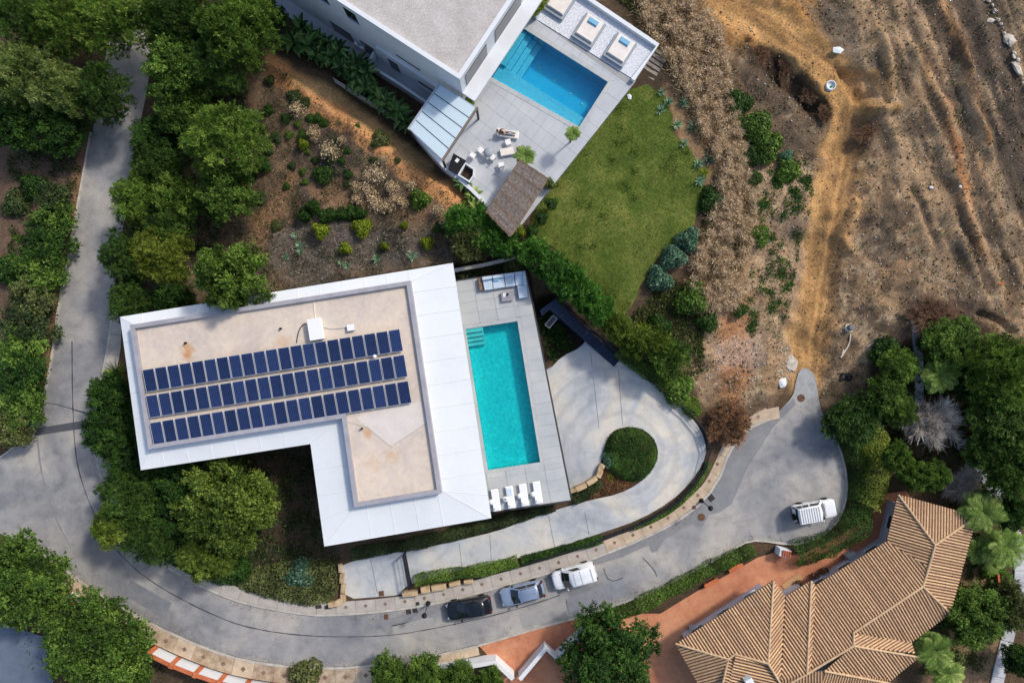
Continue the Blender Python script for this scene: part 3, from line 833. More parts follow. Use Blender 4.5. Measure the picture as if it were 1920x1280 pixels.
# ------------------------------------------------------------------ driveway
def concrete_mat():
    m, nt, b = new_mat('driveway_concrete')
    pos = pos_of(nt)
    big = _noise(nt, pos, .16, 5, .6, .8); mid = _noise(nt, pos, .9, 6, .7, .6); fine = _noise(nt, pos, 14, 3, .7)
    c = _ramp(nt, big, [(.36, S(162, 168, 174)), (.5, S(186, 188, 188)), (.64, S(208, 201, 188))])
    c = _mix(nt, 1.0, c, _ramp(nt, mid, [(.3, (.8, .81, .83)), (.5, (1,) * 3), (.7, (1.1,) * 3)]), 'MULTIPLY')
    # tyre marks in arcs round the planted island
    ic = P(1165, 850, .9)
    d = nt.nodes.new('ShaderNodeVectorMath'); d.operation = 'DISTANCE'; nt.links.new(pos, d.inputs[0]); d.inputs[1].default_value = ic
    r = _math(nt, 'ADD', d.outputs['Value'], _math(nt, 'MULTIPLY', big, 1.6))
    w = _math(nt, 'SINE', _math(nt, 'MULTIPLY', r, 4.2))
    msk = _math(nt, 'MULTIPLY', _math(nt, 'GREATER_THAN', d.outputs['Value'], 3.6), _math(nt, 'LESS_THAN', d.outputs['Value'], 8.6))
    wf = _math(nt, 'MULTIPLY', _math(nt, 'MULTIPLY', _math(nt, 'MULTIPLY', _math(nt, 'MAXIMUM', w, 0), mid), .34), msk)
    c = _mix(nt, wf, c, S(96, 102, 112))
    c = _mix(nt, 1.0, c, _ramp(nt, fine, [(.3, (.92,) * 3), (.7, (1.07,) * 3)]), 'MULTIPLY')
    nt.links.new(c, b.inputs['Base Color']); b.inputs['Roughness'].default_value = .8
    return m
M['concrete'] = concrete_mat()
_hbc = {}
def hb1(x, y): return float(hbase(np.array([x]), np.array([y]))[0])
dr = cdt_sheet('driveway', DR, hb1, M['concrete'], step=1.2).build('driveway', M['concrete'])
tag(dr, 'pale concrete driveway looping round a planted island', 'driveway', kind='structure')
def drive_joint(a, b):
    A, B = P(*a, .5), P(*b, .5); mb = MB(); n = 8
    pts = [A.lerp(B, i / n) for i in range(n + 1)]; t = (B - A).normalized(); nn = Vector((-t.y, t.x, 0)) * .018
    vs = []
    for p in pts:
        zz = hb1(p.x, p.y) + .008
        vs += [(p.x + nn.x, p.y + nn.y, zz), (p.x - nn.x, p.y - nn.y, zz)]
    mb.add(vs, [(2 * i, 2 * i + 1, 2 * i + 3, 2 * i + 2) for i in range(n)])
    mb.build('slab_joint', M['tar'], dr)
for a_, b_ in [((1105, 650), (1122, 800)), ((1158, 690), (1166, 797)), ((1096, 958), (1105, 1004)), ((1028, 965), (1040, 1026)), ((918, 1003), (921, 1054)), ((860, 1018), (866, 1068)), ((693, 1050), (706, 1115))]:
    drive_joint(a_, b_)
cover('driveway_cover', 715, 1112, .5, .5, .1, M['rust'], 'brown square cover at the foot of the driveway', 'drain', z=.085)

# ------------------------------------------------------------------ the long white villa with the solar roof
ZE, ZI, ZP, ZF = 7.0, 7.22, 8.0, 7.66
EAVE = [(225, 594), (849, 493), (921, 971), (608, 1024), (582, 832), (264, 881)]
RING = [(243, 609), (769, 526), (828, 924), (664, 951), (641, 784), (278, 842)]
def inset(poly, d):
    """inset a ccw polygon by d"""
    n = len(poly); out = []
    for i in range(n):
        p0, p1, p2 = Vector(poly[i - 1]), Vector(poly[i]), Vector(poly[(i + 1) % n])
        t1 = (p1 - p0).normalized(); t2 = (p2 - p1).normalized()
        n1 = Vector((-t1.y, t1.x)); n2 = Vector((-t2.y, t2.x))
        k = d / max(.2, (1 + n1.dot(n2)))
        out.append(tuple(p1 + (n1 + n2) * k))
    return out
ev = pxy(EAVE, ZE)[::-1]; rg = pxy(RING, ZP)[::-1]; rin = inset(rg, .36)
villa = empty('villa', (*P(560, 760, 1.0)[:2], .5), 'long white flat-roofed villa with three rows of solar panels', 'house')
mb = MB(); n = 6
vs = [(x, y, ZE) for x, y in ev] + [(x, y, ZI) for x, y in rg] + [(x, y, ZE - .28) for x, y in ev] + [(x, y, ZE - .1) for x, y in rg]
fs = []
for i in range(n):
    j = (i + 1) % n
    fs += [(i, j, n + j, n + i), (j, i, 2 * n + i, 2 * n + j), (2 * n + j, 2 * n + i, 3 * n + i, 3 * n + j)]
mb.add(vs, fs)
roof = mb.build('roof', M['white_roof'], villa)
mb = MB()
vs = [(x, y, ZI - .2) for x, y in rg] + [(x, y, ZP) for x, y in rg] + [(x, y, ZP) for x, y in rin] + [(x, y, ZF - .1) for x, y in rin]
fs = []
for i in range(n):
    j = (i + 1) % n
    for r in range(3): fs.append((r * n + i, r * n + j, (r + 1) * n + j, (r + 1) * n + i))
mb.add(vs, fs); mb.build('parapet', M['parapet'], roof)
def beige_mat():
    m, nt, b = new_mat('beige_roof_screed')
    pos = pos_of(nt)
    big = _noise(nt, pos, .35, 6, .65, .5); mid = _noise(nt, pos, 2.2, 5, .7); fine = _noise(nt, pos, 16, 3, .7)
    c = _ramp(nt, big, [(.34, S(196, 184, 174)), (.5, S(210, 196, 182)), (.66, S(220, 204, 186))])
    c = _mix(nt, 1.0, c, _ramp(nt, mid, [(.3, (.9, .88, .86)), (.55, (1,) * 3), (.75, (1.06,) * 3)]), 'MULTIPLY')
    for px, py, rad, colr, k in [(352, 655, .75, S(196, 142, 86), .8), (352, 668, .6, S(190, 132, 78), .7), (690, 811, .6, S(200, 148, 96), .7), (735, 856, .9, S(202, 164, 122), .5), (530, 640, .9, S(208, 168, 130), .5), (612, 600, 1.1, S(196, 190, 178), .6), (700, 870, 1.0, S(206, 170, 130), .35)]:
        d = nt.nodes.new('ShaderNodeVectorMath'); d.operation = 'DISTANCE'; nt.links.new(pos, d.inputs[0]); d.inputs[1].default_value = P(px, py, ZF)
        e = _math(nt, 'ADD', d.outputs['Value'], _math(nt, 'MULTIPLY', _math(nt, 'SUBTRACT', mid, .5), 1.6 * rad))
        f = _ramp(nt, _math(nt, 'DIVIDE', e, rad), [(.25, (k,) * 3), (1.0, (0, 0, 0))])
        c = _mix(nt, f, c, colr)
    c = _mix(nt, 1.0, c, _ramp(nt, fine, [(.3, (.95,) * 3), (.7, (1.04,) * 3)]), 'MULTIPLY')
    nt.links.new(c, b.inputs['Base Color']); b.inputs['Roughness'].default_value = .9
    return m
M['beige_screed'] = beige_mat()
flat_r = cdt_sheet('flat', rin, lambda x, y: ZF, M['beige_screed']).build('roof_deck', M['beige_screed'], villa)
ptch = ccw(pxy([(668, 782), (688, 800), (726, 832), (738, 834), (800, 793), (790, 752), (700, 772)], ZF + .004))
cdt_sheet('p', ptch, lambda x, y: ZF + .004, None).build('screed_patch', mat('pale_screed', S(216, 208, 200), S(206, 198, 190), scale=.8, fine=.05), flat_r)
for a_, b_ in (((688, 800), (726, 832)), ((738, 834), (800, 793)), ((648, 790), (690, 802)), ((726, 832), (735, 840))):
    A, B = P(*a_, ZF), P(*b_, ZF); nn = Vector((-(B - A).y, (B - A).x, 0)).normalized() * .03
    MB().add([(*(A + nn)[:2], ZF + .008), (*(A - nn)[:2], ZF + .008), (*(B - nn)[:2], ZF + .008), (*(B + nn)[:2], ZF + .008)], [(0, 1, 2, 3)]).build('screed_joint', mat('grey_joint', S(172, 164, 154)), flat_r)
# standing seams of the white bands
for i in range(n):
    j = (i + 1) % n
    A, B = Vector(ev[i]), Vector(ev[j]); a_, b_ = Vector(rg[i]), Vector(rg[j])
    k = max(2, int((B - A).length / 1.95))
    t = (B - A).normalized()
    for s in range(1, k):
        e = A.lerp(B, s / k); tt = max(0.0, min(1.0, (e - a_).dot((b_ - a_).normalized()) / (b_ - a_).length))
        inn_ = a_.lerp(b_, tt)
        # keep the seam square to the eave: stop at the hip line if it falls outside
        if abs((inn_ - e).normalized().dot(t)) > .3:
            continue
        w = t * .022
        MB().add([(e.x - w.x, e.y - w.y, ZE + .004), (e.x + w.x, e.y + w.y, ZE + .004), (inn_.x + w.x, inn_.y + w.y, ZI + .004), (inn_.x - w.x, inn_.y - w.y, ZI + .004),
                  (e.x, e.y, ZE + .035), (inn_.x, inn_.y, ZI + .035)], [(0, 4, 5, 3), (4, 1, 2, 5), (0, 1, 4), (3, 5, 2)]).build('standing_seam', M['white_roof'], roof)
for i in range(n):
    MB().tube((*ev[i], ZE + .01), (*rg[i], ZI + .01), .022, n=6).build('hip_seam', M['white_roof'], roof)
body = inset(ev, 1.3)
MB().prism(body, .3, ZE - .15).build('wall', M['white_wall'], villa)
for i in range(n):   # tall windows in each wall
    j = (i + 1) % n; A, B = Vector(body[i]), Vector(body[j]); t = (B - A).normalized(); nn = Vector((t.y, -t.x)); Ln = (B - A).length
    m_ = max(1, int(Ln / 3.2))
    for s in range(m_):
        c = A.lerp(B, (s + .5) / m_) + nn * .02
        MB().box((c.x, c.y, 4.0), (2.2, .06, 2.3), math.atan2(t.y, t.x)).build('window', M['glass_dark'], villa)
# roof kit: plant box, junction box, vents, cables
o = empty('roof_unit', P(592, 617, ZF), 'tall white plant box standing on the solar roof', 'plant box')
ang = math.atan2(P(849, 493).y - P(225, 594).y, P(849, 493).x - P(225, 594).x)
c = P(592, 617, ZF + .5)
mb = MB(); mb.bbox((c.x, c.y, ZF + .06), (1.1, 1.75, .62), ang, .03); mb.build('casing', M['white_plastic'], o)
mb = MB(); mb.bbox((c.x, c.y, ZF + .68), (1.2, 1.85, .05), ang, .02); mb.build('lid', M['white_plastic'], o)
for s in (-1, 1): MB().box((c.x + s * .7 * -math.sin(ang), c.y + s * .7 * math.cos(ang), ZF), (1.0, .12, .06), ang).build('foot', M['grey_frame'], o)
o = empty('roof_unit', P(658, 614, ZF), 'small grey junction box standing beside the white plant box', 'junction box')
c = P(658, 614, ZF + .2); mb = MB(); mb.bbox((c.x, c.y, ZF), (.62, .5, .3), ang, .02); mb.build('casing', M['grey_frame'], o)
mb = MB(); mb.bbox((c.x, c.y, ZF + .3), (.66, .54, .03), ang, .01); mb.build('lid', M['white_plastic'], o)
def cable(name, pts, r, m, label, cat='cable'):
    mb = MB()
    for a_, b_ in zip(pts, pts[1:]): mb.tube(a_, b_, r, n=6)
    return tag(mb.build(name, m), label, cat)
cl = [P(px, py, ZF + .04) for px, py in smooth_line([(574, 606), (568, 608), (562, 616), (558, 628), (556, 642)])]
cable('cable', cl, .04, M['black'], 'black cable looping from the white plant box to the panels')
cable('cable', [P(px, py, ZF + .03) for px, py in [(606, 614), (620, 617), (635, 616), (650, 614)]], .025, M['grey_frame'], 'thin grey cable between plant box and junction box')
cable('conduit', [P(588, 563, ZF + .04), P(591, 598, ZF + .04)], .03, M['white_plastic'], 'thin white conduit from the parapet to the plant box', 'conduit')
for px, py, lb in ((349, 643, 'small black roof vent above the brown stain'), (527, 616, 'small black roof vent left of the plant box'), (679, 803, 'small black roof vent on the lower roof wing')):
    p = P(px, py, ZF); tag(MB().lathe((p.x, p.y, ZF), [(.1, 0), (.07, .03), (.06, .2), (.1, .2), (.1, .25), (.03, .29)], 12).build('roof_vent', M['black']), lb, 'vent')
p = P(704, 668, ZF); v = empty('roof_cowl', (p.x, p.y, ZF), 'small white round roof cowl between two panel rows', 'vent')
MB().lathe((p.x, p.y, ZF), [(.08, 0), (.08, .35)], 12).build('pipe', M['white_plastic'], v)
MB().lathe((p.x, p.y, ZF + .35), [(.1, 0), (.17, .04), (.17, .12), (.05, .2)], 14).build('cap', M['white_plastic'], v)

# solar panels: three rows of 21
def cell_mat():
    m, nt, b = new_mat('solar_cells')
    tc = nt.nodes.new('ShaderNodeTexCoord'); br = nt.nodes.new('ShaderNodeTexBrick')
    br.offset = 0.0; br.inputs['Scale'].default_value = 1.0; br.inputs['Mortar Size'].default_value = .006; br.inputs['Mortar Smooth'].default_value = 0
    br.inputs['Brick Width'].default_value = .165; br.inputs['Row Height'].default_value = .165
    br.inputs['Color1'].default_value = (*S(22, 34, 66), 1); br.inputs['Color2'].default_value = (*S(26, 42, 80), 1); br.inputs['Mortar'].default_value = (*S(74, 92, 140), 1)
    nt.links.new(tc.outputs['Object'], br.inputs['Vector'])
    oi = nt.nodes.new('ShaderNodeObjectInfo')
    c = _mix(nt, 1.0, br.outputs[0], _ramp(nt, oi.outputs['Random'], [(0, (.72, .76, .8)), (1, (1.3, 1.34, 1.34))]), 'MULTIPLY')
    nt.links.new(c, b.inputs['Base Color']); b.inputs['Roughness'].default_value = .22; b.inputs['Specular IOR Level'].default_value = .5
    return m
M['cells'] = cell_mat()
ZS = ZF + .35
rows = [((267.4, 693.5), (749, 616.5), 'back row of blue solar panels, the one nearest the white plant box'), ((273.5, 742), (757.5, 664.5), 'middle row of the three rows of blue solar panels'), ((281, 792.5), (765, 713.5), 'front row of blue solar panels along the inner roof corner')]
cm = fm = None
for (a_, b_, lb) in rows:
    A, B = P(*a_, ZS), P(*b_, ZS); t = (B - A).normalized(); d = Vector((t.y, -t.x, 0))
    pitch = (B - A).length / 20.92; wd, ln = pitch - .085, 1.93
    rz = math.atan2(t.y, t.x)
    root = empty('solar_array', (*A[:2], ZF), lb, 'solar panels', 'rows of solar panels on the villa roof')
    tilt = math.radians(4.0)
    if cm is None:
        mb = MB(); mb.bbox((0, 0, .0), (wd - .05, ln - .05, .03), 0, .004); cm = mb.mesh('glass', M['cells'])
        mb = MB()
        for sx in (-1, 1): mb.box((sx * (wd / 2 - .012), 0, -.01), (.03, ln, .045))
        for sy in (-1, 1): mb.box((0, sy * (ln / 2 - .012), -.0095), (wd - .05, .024, .0445))
        fm = mb.mesh('frame', mat('silver_frame', S(196, 200, 206), fine=.04, rough=.4))
        bm_ = MB().box((0, 0, -.06), (wd + .04, .05, .04)).mesh('x', M['grey_frame'])
    for k in range(21):
        c = A + t * (pitch * (k + .5) - .03) + d * (ln / 2)
        e = empty('panel', c - root.location); e.parent = root; e.rotation_euler = (tilt * -1 * 0 + math.radians(3), 0, rz); e.location = (c.x - A.x, c.y - A.y, ZS - ZF)
        g = link_mesh('panel_glass', cm, e); f = link_mesh('panel_frame', fm, e)
    L_ = (B - A).length
    for off in (.35, ln - .35):
        m0 = A + t * (L_ / 2) + d * off
        MB().box((m0.x, m0.y, ZF + .2), (L_ + .1, .06, .06), rz).build('mounting_rail', M['grey_frame'], root)
    for k in range(11):
        for off in (.35, ln - .35):
            c = A + t * (L_ * k / 10) + d * off
            MB().box((c.x, c.y, ZF), (.05, .05, .2), rz).build('mounting_foot', M['grey_frame'], root)

# ------------------------------------------------------------------ pool terrace of the villa
ZD = 3.5
DECK = pxy([(820, 533), (985, 508), (1070, 937), (886, 964)], ZD)
POOL = pxy([(873, 617), (970, 602), (1013, 866), (915, 881)], ZD)
M['deck_slab'] = mat('pale_stone_deck', S(172, 177, 179), S(190, 191, 188), scale=.35, fine=.05, rough=.85, vary=.035)
M['deck_edge'] = mat('dark_deck_edge', S(70, 68, 70), S(56, 54, 58), fine=.1)
deckr = MB()
dk = ccw(DECK); pl = ccw(POOL)
for p in subtract(dk, pl): deckr.prism(p, ZD - .35, ZD - .045)
M['joint_pale'] = mat('pale_joint_bed', S(158, 160, 160), fine=.08)
deck = deckr.build('pool_terrace', M['joint_pale']); tag(deck, 'pale stone terrace round the turquoise pool', 'terrace', kind='structure')
cop = [tuple(Vector(p) + (Vector(p) - Vector(tuple(np.mean(POOL, axis=0)))).normalized() * .0) for p in POOL]
pc = inset(ccw(POOL), -.32)
pave(deck, [dk[0], dk[1], dk[2], dk[3]] if False else pxy([(820, 533), (985, 508), (1070, 937), (886, 964)], ZD), 5, 21, ZD, .04, M['deck_slab'], None, [pc], gap=.02)
for i in range(4):   # coping
    A, B = Vector(ccw(POOL)[i]), Vector(ccw(POOL)[(i + 1) % 4]); a_, b_ = Vector(pc[i]), Vector(pc[(i + 1) % 4])
    k = max(3, int((B - A).length / 1.0))
    for s in range(k):
        MB().prism([A.lerp(B, (s + .006) / k), A.lerp(B, (s + .994) / k), a_.lerp(b_, (s + .994) / k), a_.lerp(b_, (s + .006) / k)], ZD - .05, ZD + .004).build('coping_stone', M['deck_slab'], deck)
# edge upstand and retaining wall
eo = dk; 
for (a_, b_) in (((985, 508), (1070, 937)), ((1070, 937), (886, 964)), ((820, 533), (985, 508))):
    A, B = Vector(P(*a_, ZD)[:2]), Vector(P(*b_, ZD)[:2]); t = (B - A).normalized(); nn = Vector((-t.y, t.x)); c_ = Vector(tuple(np.mean(DECK, axis=0)))
    if nn.dot((A + B) / 2 - c_) < 0: nn = -nn
    MB().prism([A + nn * .003, B + nn * .003, B + nn * .16, A + nn * .16], .2, ZD - .06).build('retaining_wall', M['deck_edge'], deck)

def water_mat(name, tint, absorb, dens, gl=.10):
    m, nt, b = new_mat(name)
    nt.nodes.remove(b)
    out = nt.nodes['Material Output']
    tr = nt.nodes.new('ShaderNodeBsdfTransparent'); tr.inputs[0].default_value = (*tint, 1)
    gs = nt.nodes.new('ShaderNodeBsdfGlossy'); gs.inputs['Roughness'].default_value = .08
    fr = nt.nodes.new('ShaderNodeFresnel'); fr.inputs[0].default_value = 1.33
    ms = nt.nodes.new('ShaderNodeMixShader')
    pos = pos_of(nt); nz = _noise(nt, pos, 3.5, 3, .6, .5)
    bp = nt.nodes.new('ShaderNodeBump'); bp.inputs['Strength'].default_value = .25; bp.inputs['Distance'].default_value = .05
    nt.links.new(nz, bp.inputs['Height']); nt.links.new(bp.outputs[0], gs.inputs['Normal']); nt.links.new(bp.outputs[0], fr.inputs['Normal'])
    nt.links.new(fr.outputs[0], ms.inputs[0]); nt.links.new(tr.outputs[0], ms.inputs[1]); nt.links.new(gs.outputs[0], ms.inputs[2])
    nt.links.new(ms.outputs[0], out.inputs['Surface'])
    va = nt.nodes.new('ShaderNodeVolumeAbsorption'); va.inputs[0].default_value = (*absorb, 1); va.inputs[1].default_value = dens
    nt.links.new(va.outputs[0], out.inputs['Volume'])
    return m
def tile_mat(name, c1, c2, painted_ripple=.12):
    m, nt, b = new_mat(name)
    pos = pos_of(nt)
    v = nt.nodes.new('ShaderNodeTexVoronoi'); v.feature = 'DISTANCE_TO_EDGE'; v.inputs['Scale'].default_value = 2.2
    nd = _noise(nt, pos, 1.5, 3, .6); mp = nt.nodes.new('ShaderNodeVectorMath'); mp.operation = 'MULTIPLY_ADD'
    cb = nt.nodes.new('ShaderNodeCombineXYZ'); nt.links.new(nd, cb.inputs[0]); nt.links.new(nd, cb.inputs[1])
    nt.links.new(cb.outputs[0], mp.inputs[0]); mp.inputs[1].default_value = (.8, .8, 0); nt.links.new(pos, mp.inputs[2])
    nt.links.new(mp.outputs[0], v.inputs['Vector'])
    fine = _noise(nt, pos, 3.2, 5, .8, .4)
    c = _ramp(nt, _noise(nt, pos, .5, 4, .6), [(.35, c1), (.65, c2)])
    c = _mix(nt, 1.0, c, _ramp(nt, fine, [(.3, (1 - painted_ripple,) * 3), (.7, (1 + painted_ripple,) * 3)]), 'MULTIPLY')  # mottling painted into the tile colour imitates caustic light ripples
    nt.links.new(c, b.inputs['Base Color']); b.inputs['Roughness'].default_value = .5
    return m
def basin(name, label, poly, ztop, depth, tile, water, freeboard=.06, th=.2):
    """open tiled basin with a body of water in it"""
    p = ccw(poly); o = inset(p, -th); n_ = len(p); root = MB()
    vs = [(*a, ztop - .05) for a in o] + [(*a, ztop - .05) for a in p] + [(*a, ztop - depth) for a in p] + [(*a, ztop - depth - th) for a in o]
    fs = [tuple(range(2 * n_, 3 * n_)), tuple(range(4 * n_ - 1, 3 * n_ - 1, -1))]
    for i in range(n_):
        j = (i + 1) % n_
        fs += [(i, j, n_ + j, n_ + i), (n_ + i, n_ + j, 2 * n_ + j, 2 * n_ + i), (j, i, 3 * n_ + i, 3 * n_ + j)]
    root.add(vs, fs)
    r = root.build(name, tile); tag(r, label, 'pool')
    w = inset(p, .004)
    MB().prism(w, ztop - depth + .004, ztop - freeboard).build('water', water, r)
    return r
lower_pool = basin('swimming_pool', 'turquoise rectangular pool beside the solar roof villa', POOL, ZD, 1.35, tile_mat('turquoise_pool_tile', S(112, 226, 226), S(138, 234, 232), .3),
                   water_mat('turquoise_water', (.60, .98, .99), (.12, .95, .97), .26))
# pool steps in the corner nearest the sofa
st = [(873, 617), (905, 612), (910, 645), (878, 650)]
for k in range(4):
    f0, f1 = k / 4, (k + 1) / 4
    a_ = Vector(st[0]).lerp(Vector(st[3]), f0); b_ = Vector(st[1]).lerp(Vector(st[2]), f0); c_ = Vector(st[1]).lerp(Vector(st[2]), f1); d_ = Vector(st[0]).lerp(Vector(st[3]), f1)
    q = pxy([a_, b_, c_, d_], ZD)
    MB().prism(inset(ccw(q), .012), ZD - 1.34, ZD - .10 - .24 * k).build('pool_step', mat('pool_step_stone', S(150, 224, 222), fine=.05), lower_pool)

# ------------------------------------------------------------------ the villa above: white house, terrace, pool
ZT2 = 4.0; ZR2 = 10.2
uh = empty('white_house', P(760, 60, 1.0), 'white two-storey house with a grey gravel roof above the hillside', 'house')
r0, r1, r3 = Vector((862, 149)), Vector((402, -147)), Vector((1030, -103))
R = [tuple(P(*p, ZR2)[:2]) for p in (r0, r1, r1 + r3 - r0, r3)]
R = ccw(R); Ri = inset(R, .38)
MB().prism(R, .8, ZR2 - .32).build('wall', M['white_wall'], uh)
mb = MB(); n_ = 4
vs = [(*a, ZR2 - .319) for a in R] + [(*a, ZR2) for a in R] + [(*a, ZR2) for a in Ri] + [(*a, ZR2 - .31) for a in Ri]
fs = []
for i in range(4):
    j = (i + 1) % 4
    for r in range(3): fs.append((r * 4 + i, r * 4 + j, (r + 1) * 4 + j, (r + 1) * 4 + i))
mb.add(vs, fs); uroof = mb.build('parapet', M['white_wall'], uh)
M['gravel'] = mat('grey_roof_gravel', S(196, 190, 186), S(176, 170, 166), scale=.6, fine=.3, rough=1, fscale=11, bump=.8)
MB().prism(Ri, ZR2 - .40, ZR2 - .22).build('roof_gravel', M['gravel'], uh)
A = Vector(P(862, 149, ZR2)[:2]); tu = (Vector(P(632, 0, ZR2)[:2]) - A).normalized(); tv = (Vector(P(962, -1, ZR2)[:2]) - A).normalized()
ru = math.atan2(tu.y, tu.x); rv = math.atan2(tv.y, tv.x)
nu_ = -tv; nv_ = -tu
def wbox(face, s, z, w, h, name, m, d=.06, proud=.02, parent=uh):
    """box on a wall: face 'u' (hillside wall) or 'v' (pool wall), s metres along from the corner"""
    t, nn, rz = (tu, nu_, ru) if face == 'u' else (tv, nv_, rv)
    c = A + t * (s + w / 2) + nn * (proud)
    return MB().box((c.x, c.y, z), (w, d, h), rz).build(name, m, parent)
for s, z_, w, h in ((10.6, 7.6, 1.2, 1.9), (13.6, 7.6, 1.2, 1.9), (10.2, .9, 1.6, 2.3), (12.8, .9, 2.4, 2.3), (7.6, .9, 1.1, 2.2), (2.0, 1.6, 3.4, .7)):
    wnd = wbox('u', s, z_, w, h, 'window', M['glass_dark']); wbox('u', s - .06, z_ - .08, w + .12, .08, 'window_sill', M['white_wall'], .2, .08, wnd)
wbox('u', 4.6, 5.7, 2.6, .22, 'slot_window', M['glass_dark'])
wbox('u', 0, 4.7, 9.5, .18, 'wall_band', M['white_wall'], .3, .1)
for s, w in ((.7, 3.2), (5.2, 4.0)):
    wbox('v', s, 7.3, w, 2.2, 'window', M['glass_dark'])
wbox('v', -.0, 6.75, 16, .30, 'floor_ledge', M['white_wall'], 1.3, .62)
for s in (.4, 3.4, 6.4, 9.4): wbox('v', s, 4.05, 2.7, 2.5, 'sliding_window', M['glass_dark'], .08)
# terrace
TER = pxy([(800, 190), (960, 5), (1005, 37), (1192, 152), (958, 447), (768, 240)], ZT2)
UP = pxy([(979, 52), (1140, 154), (1086, 238), (920, 144)], ZT2)
GRV = pxy([(1000, 33), (1046, -36), (1230, 86), (1191, 151)], ZT2)
ter_r = MB()
for p in subtract(ccw(TER), ccw(UP)): ter_r.prism(p, 2.0, ZT2 - .045)
ter = ter_r.build('house_terrace', M['joint_pale']); tag(ter, 'pale grey paved terrace round the blue pool', 'terrace', kind='structure')
M['ter_slab'] = mat('grey_terrace_slab', S(176, 180, 186), S(190, 193, 196), scale=.3, fine=.05, rough=.8, vary=.03)
upc = inset(ccw(UP), -.42)
uq = pxy([(740, 225), (990, -95), (1240, 80), (960, 455)], ZT2)
uq = pxy([(735, 240), (985, -110), (1275, 75), (1000, 470)], ZT2)
pave(ter, uq, 15, 20, ZT2, .04, M['ter_slab'], ccw(TER), [upc], gap=.012)
for i in range(4):
    a_, b_ = Vector(ccw(UP)[i]), Vector(ccw(UP)[(i + 1) % 4]); c_, d_ = Vector(upc[i]), Vector(upc[(i + 1) % 4]); k = max(4, int((b_ - a_).length / 1.0))
    for s in range(k):
        MB().prism([a_.lerp(b_, (s + .006) / k), a_.lerp(b_, (s + .994) / k), c_.lerp(d_, (s + .994) / k), c_.lerp(d_, (s + .006) / k)], ZT2 - .05, ZT2 + .02).build('coping_stone', M['deck_slab'], ter)
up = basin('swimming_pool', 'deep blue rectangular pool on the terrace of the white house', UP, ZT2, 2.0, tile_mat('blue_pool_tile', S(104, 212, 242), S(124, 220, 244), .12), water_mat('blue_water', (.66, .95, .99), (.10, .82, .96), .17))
# shallow shelf along the terrace side, and steps at the house end
def uvp(u, v):   # u along 979,52 -> 1140,154 ; v along 979,52 -> 920,144
    return (979 + (1140 - 979) * u + (920 - 979) * v, 52 + (154 - 52) * u + (144 - 52) * v)
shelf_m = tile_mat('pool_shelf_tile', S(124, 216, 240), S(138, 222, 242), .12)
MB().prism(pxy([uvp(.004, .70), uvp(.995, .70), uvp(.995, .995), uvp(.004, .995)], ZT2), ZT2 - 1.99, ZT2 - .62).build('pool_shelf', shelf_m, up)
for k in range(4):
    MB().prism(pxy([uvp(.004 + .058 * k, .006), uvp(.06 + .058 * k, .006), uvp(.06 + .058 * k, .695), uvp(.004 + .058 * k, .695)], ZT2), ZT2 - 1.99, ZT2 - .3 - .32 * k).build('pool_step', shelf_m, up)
for u, v in ((.36, .42), (.55, .47), (.75, .52), (.9, .56)):
    p = P(*uvp(u, v), ZT2 - 2.0); MB().lathe((p.x, p.y, ZT2 - 1.995), [(.12, 0), (.12, .03), (.04, .05)], 12).build('pool_light', M['white_plastic'], up)
gr = MB().prism(GRV, 2.0, ZT2 + .02).build('white_gravel_bed', mat('white_gravel', S(226, 228, 232), S(196, 200, 208), scale=6, fine=.28, rough=1, fscale=9, bump=.9)); tag(gr, 'white gravel bed beside the blue pool', 'gravel bed', kind='structure')
def wall(name, label, line_px, z0, h, th, m, zpx=None, cap=None, cat='wall', side=1, group=None, parts='wall_panel'):
    """free-standing wall along a pixel polyline at its base"""
    zz = z0 if zpx is None else zpx
    pts = [Vector(P(a, b, zz)[:2]) for a, b in line_px]; o2 = offset_line(pts, side * th)
    r = empty(name, (pts[0].x, pts[0].y, z0), label, cat, group)
    for i in range(len(pts) - 1):
        MB().prism([pts[i], pts[i + 1], o2[i + 1], o2[i]], z0, z0 + h).build(parts, m, r)
        if cap:
            a_ = offset_line(pts, -side * .05); b_ = offset_line(pts, side * (th + .05))
            MB().prism([a_[i], a_[i + 1], b_[i + 1], b_[i]], z0 + h, z0 + h + .06).build('coping', cap, r)
    return r
wall('parapet_wall', 'white parapet wall round the white gravel bed', [(1030, -56), (1236, 83), (1189, 152)], ZT2 - 1.5, 2.0, .36, M['white_wall'], zpx=ZT2 + .4, side=-1)
wall('parapet_wall', 'white parapet along the hillside edge of the terrace', [(768, 243), (806, 288), (832, 316), (880, 356), (922, 398), (957, 446)], 2.0, 2.45, .34, M['white_wall'], zpx=ZT2 + .4, side=1)
wall('retaining_wall', 'low grey retaining wall behind the banana plants', [(505, 78), (560, 114), (620, 150), (690, 194), (764, 241)], .6, 1.5, .3, M['kerb'], zpx=2.0, side=1)
wall('garden_wall', 'white garden wall in front of the shaded house wall', [(700, 96), (688, 122), (745, 158), (800, 195)], .8, 1.5, .22, M['white_wall'], zpx=2.2, side=1)
pth = cdt_sheet('path', ccw(pxy([(480, -60), (600, -60), (700, 50), (840, 170), (800, 200), (690, 130), (600, 85), (520, 20)], .95)), lambda x, y: .95, None).build('side_path', mat('pale_path_paving', S(196, 200, 206), S(180, 184, 192), scale=.5, fine=.06)); tag(pth, 'pale paved path beside the shaded house wall', 'path', kind='structure')
o = empty('air_conditioner', P(676, 84, .95), 'white outdoor air conditioning unit beside the shaded house wall', 'air conditioner')
c = P(676, 84, 1.6); MB().bbox((c.x, c.y, 1.05), (1.1, .7, .8), ru, .03).build('casing', M['white_plastic'], o); MB().box((c.x, c.y, .95), (.9, .5, .1), ru).build('stand', M['grey_frame'], o)
